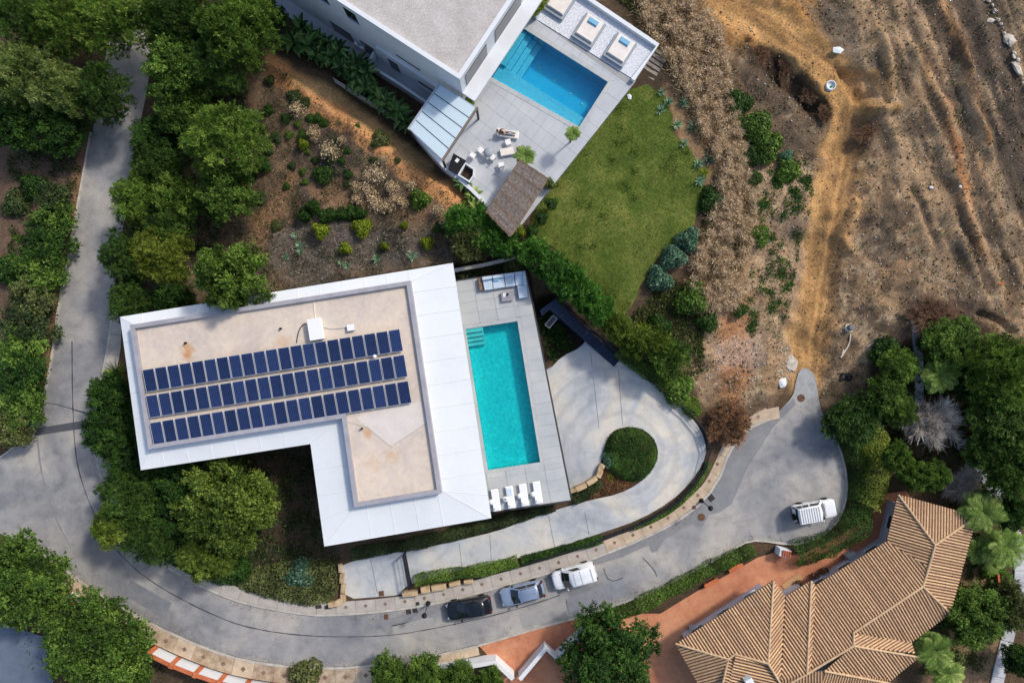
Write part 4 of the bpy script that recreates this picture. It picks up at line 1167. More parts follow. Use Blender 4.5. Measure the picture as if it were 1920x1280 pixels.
MB().lathe((c.x, c.y, 1.85), [(.28, 0), (.28, .02), (.2, .03)], 16).build('fan_grille', M['grey_frame'], o)

# glass pergola
ZG = 7.0
gp = [Vector(P(a, b, ZG)[:2]) for a, b in ((824, 158), (894, 203), (830, 300), (767, 241))]
perg = empty('glass_pergola', (*gp[0], ZT2), 'glass-roofed pergola joined to the corner of the white house', 'pergola')
def frosted():
    m, nt, b = new_mat('frosted_roof_glass'); b.inputs['Base Color'].default_value = (*S(216, 234, 242), 1); b.inputs['Roughness'].default_value = .25
    tr = nt.nodes.new('ShaderNodeBsdfTransparent'); tr.inputs[0].default_value = (.85, .95, 1, 1); ms = nt.nodes.new('ShaderNodeMixShader'); ms.inputs[0].default_value = .25
    nt.links.new(b.outputs[0], ms.inputs[1]); nt.links.new(tr.outputs[0], ms.inputs[2]); nt.links.new(ms.outputs[0], nt.nodes['Material Output'].inputs[0]); return m
M['frosted'] = frosted()
M['pergola_frame'] = mat('grey_pergola_frame', S(168, 172, 184), fine=.05, rough=.5)
for k in range(5):
    a_, b_ = gp[0].lerp(gp[3], k / 5 + .008), gp[0].lerp(gp[3], (k + 1) / 5 - .008); c_, d_ = gp[1].lerp(gp[2], (k + 1) / 5 - .008), gp[1].lerp(gp[2], k / 5 + .008)
    MB().prism([a_, b_, c_, d_], ZG, ZG + .03).build('glass_pane', M['frosted'], perg)
for k in range(6):
    a_, b_ = gp[0].lerp(gp[3], k / 5), gp[1].lerp(gp[2], k / 5); t = (b_ - a_).normalized(); m0 = (a_ + b_) / 2
    MB().box((m0.x, m0.y, ZG - .12), ((b_ - a_).length, .07, .16), math.atan2(t.y, t.x)).build('rafter', M['navy_steel'] if 0 < k < 5 else M['pergola_frame'], perg)
for a_, b_, m_ in ((gp[0], gp[3], M['pergola_frame']), (gp[1], gp[2], mat('brown_beam', S(120, 108, 100), fine=.1))):
    t = (b_ - a_).normalized(); m0 = (a_ + b_) / 2; nn = Vector((-t.y, t.x))
    MB().box((m0.x, m0.y, ZG - .2), ((b_ - a_).length + .2, .18, .28), math.atan2(t.y, t.x)).build('beam', m_, perg)
for p in (gp[1], gp[2], gp[3]): MB().box((p.x, p.y, ZT2 if p != gp[3] else 1.0), (.16, .16, ZG - .2 - (ZT2 if p != gp[3] else 1.0)), ru).build('post', M['steel_dark'], perg)
# thatched pergola
ZH = 6.6
hp = [Vector(P(a, b, ZH)[:2]) for a, b in ((975, 299), (1028, 334), (957, 444), (911, 396))]
th = empty('thatched_pergola', (*((hp[0] + hp[2]) / 2), ZT2), 'weathered thatch pergola at the bottom corner of the terrace', 'pergola')
MB().prism(hp, ZH - .12, ZH - .02).build('roof_board', M['wood'], th)
M['thatch'] = mat('grey_thatch', S(150, 138, 128), S(112, 102, 96), scale=5, fine=.22, rough=1, fscale=26, vary=.1)
M['thatch2'] = mat('brown_thatch', S(138, 118, 102), S(104, 90, 80), scale=5, fine=.22, rough=1, fscale=26, vary=.1)
rr = random.Random(5)
nrow = 26
for k in range(nrow):
    a_, b_ = hp[0].lerp(hp[3], k / nrow), hp[1].lerp(hp[2], k / nrow); c_, d_ = hp[0].lerp(hp[3], (k + 1.15) / nrow), hp[1].lerp(hp[2], (k + 1.15) / nrow)
    mb = MB(); m_ = 46
    for s in range(m_):
        u0 = s / m_; u1 = (s + rr.uniform(.8, 1.1)) / m_
        j0, j1 = rr.uniform(-.03, .03), rr.uniform(-.04, .08); zz = ZH + rr.uniform(0, .05); hgt = rr.uniform(.02, .07)
        p0, p1 = a_.lerp(b_, u0), a_.lerp(b_, u1); q0, q1 = c_.lerp(d_, u0), c_.lerp(d_, u1); e = (c_ - a_).normalized()
        p0 = p0 - e * j0; p1 = p1 - e * j0; q0 = q0 + e * j1; q1 = q1 + e * j1
        mb.add([(*p0, zz + hgt), (*p1, zz + hgt + rr.uniform(-.02, .02)), (*q1, zz), (*q0, zz + rr.uniform(-.02, .02))], [(3, 2, 1, 0)])
    mb.build('thatch_row', M['thatch'] if k % 5 else M['thatch2'], th)
for p in hp:
    c = p.lerp((hp[0] + hp[2]) / 2, .08); MB().tube((c.x, c.y, ZT2), (c.x, c.y, ZH - .1), .08, n=8).build('post', M['wood'], th)
for a_, b_ in ((hp[0], hp[3]), (hp[1], hp[2])):
    MB().tube((*a_.lerp(b_, .04), ZH - .2), (*a_.lerp(b_, .96), ZH - .2), .07).build('beam', M['wood'], th)

# wooden steps from terrace to lawn
sg = empty('garden_steps', at(1232, 128), 'weathered timber garden steps beside the white gravel bed', 'steps')
for k in range(7):
    f = k / 6
    p = Vector((1240, 100)).lerp(Vector((1210, 148)), f); q = P(p[0], p[1], 3.9 - .08 * k)
    MB().bbox((q.x, q.y, 3.45 - .02 * k), (1.5, .33, .4 - .06 * k), math.radians(-33), .02).build('step', mat('grey_timber', S(158, 148, 136), S(122, 112, 102), scale=4, fine=.15, vary=.1) if k == 0 else sg.children[0].data.materials[0], sg)

# ------------------------------------------------------------------ dark stair, boundary fence, gate, walls
stair = empty('dark_staircase', at(1100, 630), 'dark navy outdoor staircase down to the driveway', 'staircase')
la, lb2 = Vector((1031, 580)), Vector((1151.5, 687.6)); ra, rb = Vector((1047, 566.5)), Vector((1163, 674))
NS = 17
for k in range(NS):
    f0, f1 = k / NS, (k + .97) / NS; zt = 3.0 - (3.0 - 1.02) * k / (NS - 1)
    q = pxy([la.lerp(lb2, f0), la.lerp(lb2, f1), ra.lerp(rb, f1), ra.lerp(rb, f0)], zt)
    MB().prism(q, .3, zt).build('step', M['navy_steel'], stair)
MB().prism(pxy([(1012, 582), (1042, 559), (1048, 567), (1016, 592)], 3.1), .5, 3.1).build('landing', M['navy_steel'], stair)
def rail_fence(name, label, line_px, h, up_, step=2.0, m=None, rails=4, cat='fence'):
    m = m or M['steel_dark']
    pts = []
    for a, b in smooth_line(line_px, 1):
        p = at(a, b, up_); pts.append(p)
    L2 = resample([p.xy for p in pts], step)
    root = empty(name, (L2[0].x, L2[0].y, hz(L2[0].x, L2[0].y)), label, cat)
    z_ = [hz(p.x, p.y) for p in L2]
    for i, p in enumerate(L2): MB().box((p.x, p.y, z_[i] - .05), (.06, .06, h + .05)).build('post', m, root)
    for i in range(len(L2) - 1):
        for k in range(rails):
            zz = h * (k + .6) / rails
            a_, b_ = L2[i], L2[i + 1]
            MB().tube((a_.x, a_.y, z_[i] + zz), (b_.x, b_.y, z_[i + 1] + zz), .03, n=5).build('rail', m, root)
        c_, d_ = L2[i], L2[i + 1]
        MB().tube((c_.x, c_.y, z_[i] + h), (d_.x, d_.y, z_[i + 1] + h), .05, n=6).build('top_rail', m, root)
    return root
rail_fence('boundary_fence', 'dark metal fence along the outer bend of the driveway', [(1172, 674), (1208, 704), (1255, 742), (1294, 775), (1319, 806), (1329, 842), (1321, 872), (1297, 909), (1260, 944), (1200, 979), (1130, 1005), (1050, 1031), (985, 1051)], 1.1, 0)
rail_fence('boundary_fence', 'navy metal fence beside the dark staircase', [(1049, 562), (1110, 620), (1170, 672)], 1.0, 0, m=M['navy_steel'], rails=6)
gt = empty('driveway_gate', at(762, 1068), 'dark metal sliding gate across the driveway', 'gate')
A, B = P(760, 1036, .3), P(771, 1094, .2); A.z = B.z = .1
for zz, r in ((.35, .06), (.75, .035), (1.15, .035), (1.6, .07)):
    MB().tube((A.x, A.y, zz), (B.x, B.y, zz), r, n=6).build('bar', M['steel_dark'], gt)
for f in (0, 1): p = A.lerp(B, f); MB().box((p.x, p.y, 0), (.14, .14, 1.75), .2).build('post', M['steel_dark'], gt)
MB().box(((A.x + B.x) / 2, (A.y + B.y) / 2, .1), (.05, (B - A).length, .45), math.atan2(-(B - A).x, (B - A).y)).build('kick_panel', M['steel_dark'], gt)
# terracotta-capped wall, bottom left
def capped_wall(label, line_px, z0, h, npan):
    pts = resample([P(a, b, z0).xy for a, b in line_px], 99); pts = resample([P(a, b, z0).xy for a, b in line_px], 2.55)
    r = empty('boundary_wall', (pts[0].x, pts[0].y, z0), label, 'wall')
    o2 = offset_line(pts, -.24)
    for i in range(len(pts) - 1):
        t = (pts[i + 1] - pts[i]).normalized(); a_ = pts[i] + t * .22; b_ = pts[i + 1] - t * .22; nn = Vector((t.y, -t.x))
        MB().prism([a_, b_, b_ + nn * .22, a_ + nn * .22], z0 - .3, z0 + h).build('wall_panel', M['white_wall'], r)
        MB().prism([pts[i] + t * .22 - nn * .05, pts[i + 1] - t * .22 - nn * .05, pts[i + 1] - t * .22 + nn * .33, pts[i] + t * .22 + nn * .33], z0 + h, z0 + h + .09).build('coping', M['terracotta'], r)
    for i, p in enumerate(pts):
        t = (pts[min(i + 1, len(pts) - 1)] - pts[max(i - 1, 0)]).normalized(); nn = Vector((t.y, -t.x)); c = p + nn * .13
        MB().bbox((c.x, c.y, z0 - .3), (.42, .46, h + .55), math.atan2(t.y, t.x), .05).build('pillar', M['terracotta'], r)
capped_wall('white wall with terracotta pillars half hidden behind two trees', [(88, 1076), (128, 1100), (178, 1134), (240, 1180), (268, 1198)], -.05, 1.35, 4)
capped_wall('white wall with terracotta pillars along the patterned pavement', [(294, 1212), (345, 1237), (405, 1259), (465, 1275), (560, 1288)], -.05, 1.35, 4)
wall('entrance_wall', 'white zigzag entrance wall around the terracotta drive', [(800, 1244), (860, 1236), (912, 1227), (930, 1225), (964, 1256)], -.05, 1.5, .3, M['white_wall'], side=-1, cap=M['white_wall'])
wall('entrance_wall', 'white stepped wall between terracotta drive and big tree', [(972, 1257), (1020, 1200), (1040, 1219), (1092, 1170)], -.05, 1.5, .3, M['white_wall'], side=-1, cap=M['white_wall'])
# terracotta court
def court_mat():
    m, nt, b = new_mat('terracotta_paving')
    pos = pos_of(nt)
    big = _noise(nt, pos, .22, 5, .65, .5); mid = _noise(nt, pos, 1.6, 5, .7); fine = _noise(nt, pos, 14, 3, .7)
    c = _ramp(nt, big, [(.34, S(166, 110, 86)), (.5, S(194, 130, 98)), (.66, S(208, 150, 114))])
    c = _mix(nt, 1.0, c, _ramp(nt, mid, [(.3, (.84, .82, .82)), (.55, (1,) * 3), (.75, (1.08, 1.1, 1.12))]), 'MULTIPLY')
    c = _mix(nt, 1.0, c, _ramp(nt, fine, [(.3, (.9,) * 3), (.7, (1.08,) * 3)]), 'MULTIPLY')
    nt.links.new(c, b.inputs['Base Color']); b.inputs['Roughness'].default_value = .9; b.inputs['Specular IOR Level'].default_value = .2; return m
M['court'] = court_mat()
ct = cdt_sheet('court', ccw(pxy(COURT_PX, 0)), lambda x, y: -.02, None).build('terracotta_court', M['court']); tag(ct, 'terracotta paved court around the tiled house', 'courtyard', kind='structure')
MB().prism(pxy([(1464, 1096), (1497, 1074), (1507, 1084), (1478, 1112)], 0), -.02, .05).build('doormat_slab', mat('sand_slab', S(188, 150, 108), fine=.1), ct)
# ------------------------------------------------------------------ house with the clay tile roof
th_house = empty('tiled_house', P(1560, 1150, 0), 'house with a hipped clay tile roof behind the terracotta court', 'house')
def tile_roof_mat():
    m, nt, b = new_mat('clay_tile')
    pos = pos_of(nt); oi = nt.nodes.new('ShaderNodeObjectInfo')
    c = _ramp(nt, _noise(nt, pos, 2.6, 6, .8), [(.3, S(180, 146, 112)), (.5, S(204, 172, 136)), (.7, S(220, 194, 160))])
    c = _mix(nt, 1.0, c, _ramp(nt, _noise(nt, pos, 9, 3, .7), [(.3, (.84, .82, .8)), (.7, (1.1, 1.1, 1.1))]), 'MULTIPLY')
    c = _mix(nt, 1.0, c, _ramp(nt, oi.outputs['Random'], [(0, (.82, .80, .80)), (.5, (1.0, .98, .95)), (1, (1.14, 1.12, 1.06))]), 'MULTIPLY')
    nt.links.new(c, b.inputs['Base Color']); b.inputs['Roughness'].default_value = .9; b.inputs['Specular IOR Level'].default_value = .15; return m
M['tile'] = tile_roof_mat()
M['tile_bed'] = mat('tile_channel', S(120, 88, 70), S(100, 72, 58), scale=2, fine=.15, rough=.95)
M['ridge'] = mat('ridge_tile', S(208, 180, 144), S(188, 156, 122), scale=3, fine=.16, rough=.9, vary=.06)
SL = [  # eave first edge, then round; (px, py, z)
 [(1684,927,3.0),(1831,967,3.0),(1753,1021,4.35)],
 [(1663,1014,3.0),(1684,927,3.0),(1753,1021,4.35),(1741,1064,4.35)],
 [(1831,967,3.0),(1781,1149,3.0),(1730,1099,4.4),(1741,1064,4.35),(1753,1021,4.35)],
 [(1529,1097,3.0),(1663,1014,3.0),(1741,1064,4.35),(1730,1099,4.6),(1600,1185,4.75),(1600,1210,5.0),(1520,1259,5.0)],
 [(1473,1118,3.0),(1521,1088,3.1),(1513,1262,5.2),(1464,1275,5.0)],
 [(1267,1206,3.0),(1450,1088,3.1),(1440,1243,5.2),(1378,1226,4.5),(1365,1235,4.5)],
 [(1318,1296,3.0),(1267,1206,3.0),(1365,1235,4.5),(1350,1300,4.6)],
 [(1781,1149,3.0),(1708,1203,3.0),(1600,1187,4.75),(1730,1099,4.6)],
 [(1722,1231,3.0),(1665,1278,3.0),(1545,1257,5.0),(1600,1210,5.0)],
 [(1529,1097,3.0),(1521,1088,3.1),(1513,1262,5.25),(1520,1259,5.05)],
 [(1472,1117,3.0),(1450,1088,3.1),(1440,1243,5.25),(1463,1276,5.05)],
 [(1715,1224,3.0),(1708,1203,3.0),(1600,1187,4.75),(1600,1210,4.95)],
 [(1350,1300,4.6),(1365,1235,4.5),(1378,1226,4.5),(1364,1300,4.7)],
 [(1364,1300,4.7),(1378,1226,4.5),(1440,1243,5.2),(1463,1276,5.1),(1475,1300,4.8)],
 [(1665,1272,3.1),(1545,1257,5.0),(1538,1300,4.4),(1668,1300,3.0)],
 [(1520,1259,5.0),(1545,1257,5.0),(1538,1300,4.6),(1475,1300,4.8),(1464,1275,5.0),(1513,1262,5.2)],
]
PITCH = .275
rmesh = {}
def tile_slope(pts, rib_edge=0):
    W = [P(*p) for p in pts]
    c = sum(W, Vector()) / len(W)
    # best plane z = a x + b y + d
    Am = np.array([[w.x, w.y, 1] for w in W]); zz = np.array([w.z for w in W])
    (ca, cb, cd), *_ = np.linalg.lstsq(Am, zz, rcond=None)
    poly = ccw([(w.x, w.y) for w in W])
    zf = lambda x, y: ca * x + cb * y + cd
    s = MB(); n_ = len(poly)
    s.add([(x, y, zf(x, y)) for x, y in poly] + [(x, y, zf(x, y) - .15) for x, y in poly], [tuple(range(n_)), tuple(range(2 * n_ - 1, n_ - 1, -1))] + [((i + 1) % n_, i, n_ + i, n_ + (i + 1) % n_) for i in range(n_)])
    so = s.build('roof_slope', M['tile_bed'], th_house)
    A, B = W[rib_edge].xy, W[rib_edge + 1].xy
    t = (B - A).normalized(); g = Vector((-t.y, t.x))
    if g.dot(c.xy - A) < 0: g = -g
    k0 = min((Vector(p) - A).dot(t) for p in poly); k1 = max((Vector(p) - A).dot(t) for p in poly)
    k = k0 + PITCH / 2
    while k < k1:
        o = A + t * k; ds = []
        for i in range(n_):
            p, q = Vector(poly[i]) - o, Vector(poly[(i + 1) % n_]) - o
            a_, b_ = p.dot(t), q.dot(t)
            if (a_ > 0) != (b_ > 0):
                f = a_ / (a_ - b_); ds.append((p + (q - p) * f).dot(g))
        ds.sort()
        for d0, d1 in zip(ds[::2], ds[1::2]):
            if d1 - d0 < .15: continue
            mb = MB(); m_ = 5; vs = []
            for d in (d0 - .04, d1):
                e = o + g * d
                for j in range(m_):
                    an = math.pi * j / (m_ - 1); r = .078
                    q = e + t * (math.cos(an) * r)
                    vs.append((q.x, q.y, zf(q.x, q.y) + .005 + math.sin(an) * r * 1.05))
            mb.add(vs, [(j, j + 1, m_ + j + 1, m_ + j) if False else (m_ + j, m_ + j + 1, j + 1, j) for j in range(m_ - 1)], 0, True)
            mb.add(vs, [tuple(range(m_)), tuple(range(2 * m_ - 1, m_ - 1, -1))])
            mb.build('tile_row', M['tile'], so)
        k += PITCH
    return so
for i, s_ in enumerate(SL): tile_slope(s_, 0)
RIDGES = [((1684,927,3.05),(1753,1021,4.4)), ((1831,967,3.05),(1753,1021,4.4)), ((1753,1021,4.4),(1741,1064,4.4)), ((1741,1064,4.4),(1730,1099,4.6)), ((1730,1099,4.6),(1600,1185,4.8)),
          ((1600,1185,4.8),(1600,1210,5.0)), ((1600,1210,5.0),(1515,1261,5.15)), ((1515,1261,5.15),(1464,1290,5.0)), ((1781,1149,3.05),(1730,1099,4.6)), ((1600,1210,5.0),(1722,1231,3.05)),
          ((1521,1088,3.15),(1513,1262,5.25)), ((1450,1088,3.15),(1440,1243,5.25)), ((1440,1243,5.25),(1475,1300,5.0)), ((1267,1206,3.05),(1365,1235,4.5)), ((1365,1235,4.5),(1378,1226,4.5)),
          ((1378,1226,4.5),(1440,1243,5.25)), ((1365,1235,4.5),(1350,1300,4.65)), ((1545,1257,5.05),(1668,1280,3.1))]
for a_, b_ in RIDGES:
    A, B = P(*a_), P(*b_); d = B - A; n_ = max(1, int(d.length / .45))
    root = empty('ridge', A - off_of(th_house)); root.parent = th_house
    for k in range(n_):
        p, q = A + d * (k / n_), A + d * ((k + 1.08) / n_)
        MB().tube(p + Vector((0, 0, .03)), q + Vector((0, 0, .05)), .115, .095, n=8).build('ridge_tile', M['ridge'], root)
foot = pxy([(1267,1206),(1450,1088),(1472,1117),(1521,1088),(1529,1097),(1663,1014),(1684,927),(1831,967),(1781,1149),(1708,1203),(1722,1231),(1665,1278),(1650,1420),(1380,1420),(1318,1296)], 3.0)
foot = inset(ccw(foot), .95)
M['grey_render'] = mat('pale_render', S(196, 198, 206), S(178, 180, 190), scale=.6, fine=.05, rough=.9)
MB().prism(foot, -.1, 3.02).build('wall', M['grey_render'], th_house)
nf = len(foot)
for i in range(nf):
    A, B = Vector(foot[i]), Vector(foot[(i + 1) % nf]); Ln = (B - A).length
    if Ln < 3: continue
    t = (B - A).normalized(); nn = Vector((t.y, -t.x)); k = int(Ln / 2.6)
    for s in range(k):
        c = A.lerp(B, (s + .5) / k) + nn * .03
        w_ = MB().box((c.x, c.y, .9), (1.2, .08, 1.3), math.atan2(t.y, t.x)).build('window', M['glass_dark'], th_house)
        c2 = c + nn * .06; MB().box((c2.x, c2.y, .82), (1.35, .2, .07), math.atan2(t.y, t.x)).build('window_sill', M['white_wall'], w_)
ch = P(1404, 1276, 5.2); mb = MB(); mb.bbox((ch.x, ch.y, 4.2), (.7, .6, 1.3), .5, .04); chim = mb.build('chimney', M['white_wall'], th_house)
for px, py, lab, w in ((1299, 1178, 'small white meter box at the wall corner of the tiled house', .5), (1596, 1042, 'grey cabinet against the tiled house beside the court', .9)):
    p = P(px, py, .6); tag(MB().bbox((p.x, p.y, -.02), (w, w * .7, .9), .55, .03).build('cabinet', M['grey_frame']), lab, 'cabinet')
p = P(1468, 1034, .6); ph = empty('post_box', (p.x, p.y, 0), 'small white box with a tiled top at the court edge', 'gate pillar')
MB().bbox((p.x, p.y, -.02), (1.1, .7, 1.2), math.radians(-12), .03).build('body', M['white_wall'], ph)
for k in range(4):
    a_ = math.radians(-12); o_ = (k - 1.5) * .22; MB().tube((p.x + .12 + o_ * math.cos(a_) - .3 * math.sin(-a_), p.y + o_ * math.sin(a_) - .3, 1.2), (p.x + .12 + o_ * math.cos(a_), p.y + o_ * math.sin(a_) + .3, 1.3), .09, n=6).build('cap_tile', M['terracotta'], ph)
def pot(px, py, r, lab, m=None):
    p = at(px, py, .3); e = empty('plant_pot', p, lab, 'plant pot')
    MB().lathe((p.x, p.y, p.z), [(r * .6, 0), (r, .45), (r * 1.08, .46), (r * 1.08, .52), (r * .9, .52), (r * .85, .46), (.02, .45)], 14).build('pot', m or M['rust'], e)
    leaf_ball(e, (p.x, p.y, p.z + .6), r * 1.1, 60, .16, L['brown'])
    return e

# ------------------------------------------------------------------ furniture
def lounger_proto(fabric, back=22):
    r = empty('sun_lounger')
    mb = MB()
    for s in (-1, 1): mb.box((0, s * .33, .22), (1.95, .05, .06))
    for x in (-.95, .95): mb.box((x, 0, .221), (.05, .61, .058))
    mb.build('frame', M['white_plastic'], r)
    for x in (-.8, .8):
        for s in (-1, 1): MB().box((x, s * .33, 0), (.05, .05, .22)).build('leg', M['white_plastic'], r)
    MB().bbox((.3, 0, .281), (1.3, .66, .09), 0, .03).build('seat_cushion', fabric, r)
    a = math.radians(back); mb = MB()
    c, s_ = math.cos(a), math.sin(a)
    for dz, y in ((0, .33), (.09, .31)):
        pass
    vs = []
    for l in (0, .68):
        for y in (-.33, .33):
            for d in (0, .09):
                vs.append((-.35 - l * c + 0 * s_, y, .281 + l * s_ + d))
    mb.add(vs, [(0, 2, 6, 4), (1, 5, 7, 3), (0, 4, 5, 1), (2, 3, 7, 6), (0, 1, 3, 2), (4, 6, 7, 5)])
    mb.build('backrest', fabric, r)
    MB().bbox((-.35 - .5 * c, 0, .281 + .5 * s_ + .09), (.28, .5, .09), 0, .04).build('pillow', fabric, r)
    return r
LP = lounger_proto(M['white_plastic'])
def put(root, px, py, z, deg, label, cat, group=None, up=0.0, scale=1.0):
    p = P(px, py, z + up); root.location = (p.x, p.y, z); root.rotation_euler = (0, 0, math.radians(deg)); root.scale = (scale,) * 3
    tag(root, label, cat, group); return root
g_ = 'white loungers in a row on the pool terrace'
axis = -80.5   # head end points down the picture
first = True
for px, py, lb in ((929.5, 936.5, 'white sun lounger closest to the villa roof edge in the pool row'), (957, 931, 'white sun lounger with a towel, second from the villa roof edge'), (982, 926.5, 'white sun lounger third from the villa roof edge'), (1008, 922, 'white sun lounger at the outer end of the pool row')):
    o = LP if first else copy_tree(LP); first = False
    put(o, px, py, ZD, axis + 180, lb, 'sun lounger', g_, .35)
    if 'towel' in lb:
        q = P(955, 922, ZD + .4); tw = MB().bbox((q.x, q.y, ZD + .373), (.45, .7, .03), math.radians(axis + 90), .01); tag(tw.build('towel', M['pale_fabric']), 'pale towel lying on the second lounger', 'towel')
ST = empty('side_table')
MB().lathe((0, 0, 0), [(.2, 0), (.2, .02), (.04, .03), (.04, .42), (.03, .43)], 16).build('pedestal', M['white_plastic'], ST)
MB().lathe((0, 0, .43), [(.24, 0), (.26, .015), (.26, .035), (.05, .04)], 20).build('table_top', M['white_plastic'], ST)
first = True
for px, py, lb in ((921, 941, 'round white side table nearest the villa roof edge'), (947.5, 935.5, 'round white side table with a dark dish by the towelled lounger'), (974.5, 929.5, 'round white side table between second and third lounger'), (1000, 926.5, 'round white side table beside the outermost lounger')):
    o = ST if first else copy_tree(ST); first = False
    put(o, px, py, ZD, 0, lb, 'side table', 'round side tables between the loungers', .45)
    if 'dish' in lb:
        q = P(px, py, ZD + .47); tag(MB().lathe((q.x, q.y, ZD + .471), [(.06, 0), (.13, .03), (.12, .03), (.05, .01)], 14).build('dish', M['grey_frame']), 'small dark dish on a white side table', 'dish')
# corner sofa, coffee table
ang_d = math.degrees(math.atan2(P(985, 508).y - P(857, 527).y, P(985, 508).x - P(857, 527).x))
so = empty('corner_sofa', P(950, 530, ZD), 'pale blue L-shaped corner sofa at the end of the pool terrace', 'sofa')
def px_quad(mb, pts, z0, z1): return mb.prism(pxy(pts, z1), z0, z1)
for q in ([(904, 520), (922, 517), (924, 542), (909, 544)], [(923, 517), (944, 513.5), (947, 538), (925.5, 541.5)], [(945.5, 513.5), (963, 511), (966, 535.5), (948.5, 538)], [(964.5, 510.5), (984, 509), (986.5, 533), (967.5, 535)], [(970, 536), (987, 533.5), (990, 557), (973.5, 559)]):
    mb = MB(); px_quad(mb, q, ZD + .2, ZD + .42); mb.build('seat_cushion', M['pale_fabric'], so)
mb = MB(); px_quad(mb, [(903.5, 519), (984.5, 508), (990.5, 557.5), (972.5, 560), (969, 537), (908.5, 545.5)], ZD, ZD + .2); mb.build('base', M['grey_frame'], so)
for q in ([(904, 519.5), (922, 516.8), (922.8, 522), (904.8, 525)], [(923.4, 516.6), (944, 513.4), (944.8, 519), (924.2, 522)], [(945.2, 513.3), (964, 510.6), (964.8, 516), (946, 518.6)], [(965.4, 510.4), (979, 508.6), (979.8, 514), (966.2, 516)], [(979.5, 508.4), (984.2, 507.8), (987.4, 533), (982.7, 533.8)]):
    mb = MB(); px_quad(mb, q, ZD + .421, ZD + .72); mb.build('back_cushion', M['pale_fabric'], so)
c = P(929.5, 524.5, ZD + .55); tag(MB().bbox((c.x, c.y, ZD + .425), (.5, .28, .16), math.radians(ang_d), .06).build('scatter_cushion', M['blue_fabric']), 'small pale blue cushion lying on the corner sofa', 'cushion')
p = P(900.5, 533, ZD + .3); tag(MB().bbox((p.x, p.y, ZD), (.28, 1.15, .45), math.radians(ang_d), .02).build('sofa_side_table', M['wood']), 'slim brown side table at the open end of the sofa', 'side table')
ctb = empty('coffee_table', P(951, 555, ZD), 'grey slatted square coffee table in front of the sofa', 'table')
p = P(951, 555, ZD + .3)
for k in range(7):
    a_ = math.radians(ang_d); o_ = (k - 3) * .13
    MB().box((p.x - o_ * math.sin(a_), p.y + o_ * math.cos(a_), ZD + .28), (1.1, .115, .035), a_).build('slat', M['parapet'], ctb)
for sx in (-1, 1):
    for sy in (-1, 1):
        a_ = math.radians(ang_d); x, y = sx * .48, sy * .38
        MB().box((p.x + x * math.cos(a_) - y * math.sin(a_), p.y + x * math.sin(a_) + y * math.cos(a_), ZD), (.07, .07, .28), a_).build('leg', M['grey_frame'], ctb)
q = P(946, 553, ZD + .35); tag(MB().bbox((q.x, q.y, ZD + .317), (.3, .36, .03), math.radians(ang_d), .005).build('tray', M['white_plastic']), 'small white tray lying on the coffee table', 'tray')
q = P(951.5, 552, ZD + .35); tag(MB().lathe((q.x, q.y, ZD + .317), [(.1, 0), (.12, .14), (.1, .15), (.09, .1), (.02, .09)], 12).build('bowl', M['navy_steel']), 'dark blue bowl on the coffee table', 'bowl')
# daybeds
DB = empty('daybed')
MB().bbox((0, 0, .08), (2.55, 2.15, .26), 0, .02).build('platform', M['grey_frame'], DB)
MB().box((0, 0, 0), (2.3, 1.9, .08)).build('plinth', M['steel_dark'], DB)
MB().bbox((.12, -.0, .34), (2.1, 1.75, .22), 0, .06).build('mattress', M['cream_fabric'], DB)
MB().bbox((.72, .02, .56), (.5, .95, .16), 0, .06).build('pillow', M['blue_fabric'], DB)
put(DB, 1104, 57, ZT2 + .02, 57.5, 'cream daybed with pale blue pillow, the one nearer the house', 'daybed', 'daybeds on the white gravel', .3)
put(copy_tree(DB), 1162.5, 93.5, ZT2 + .02, 57.5, 'cream daybed with pale blue pillow near the terrace corner', 'daybed', 'daybeds on the white gravel', .3)
put(copy_tree(DB), 1050, 5, ZT2 + .02, 57.5, 'daybed cut off by the top edge of the picture', 'daybed', 'daybeds on the white gravel', .3)
# lounge set by the person
L2 = copy_tree(LP); put(L2, 957, 283, ZT2, 190, 'empty cream sun lounger below the reclining person', 'sun lounger', None, .35)
for c_ in L2.children:
    if c_.name.split('.')[0] in ('seat_cushion', 'backrest', 'pillow'):
        c_.material_slots[0].link = 'OBJECT'; c_.material_slots[0].material = M['cream_fabric']
L3 = copy_tree(LP); put(L3, 953, 251, ZT2, -8, 'cream sun lounger with a person reclining on it', 'sun lounger', None, .35)
for c_ in L3.children:
    if c_.name.split('.')[0] in ('seat_cushion', 'backrest', 'pillow'):
        c_.material_slots[0].link = 'OBJECT'; c_.material_slots[0].material = M['cream_fabric']
def cube_table(px, py, w, h, lab, cat, deg=12):
    p = P(px, py, ZT2 + h); e = empty(cat.replace(' ', '_'), (p.x, p.y, ZT2), lab, cat)
    a_ = math.radians(deg)
    MB().bbox((p.x, p.y, ZT2 + h - .06), (w, w, .06), a_, .015).build('table_top', M['white_plastic'], e)
    for sx in (-1, 1):
        for sy in (-1, 1):
            x, y = sx * (w / 2 - .04), sy * (w / 2 - .04)
            MB().box((p.x + x * math.cos(a_) - y * math.sin(a_), p.y + x * math.sin(a_) + y * math.cos(a_), ZT2), (.05, .05, h - .06), a_).build('leg', M['white_plastic'], e)
    return e
cube_table(952.5, 266, .5, .45, 'square white table between the two sun loungers', 'side table')
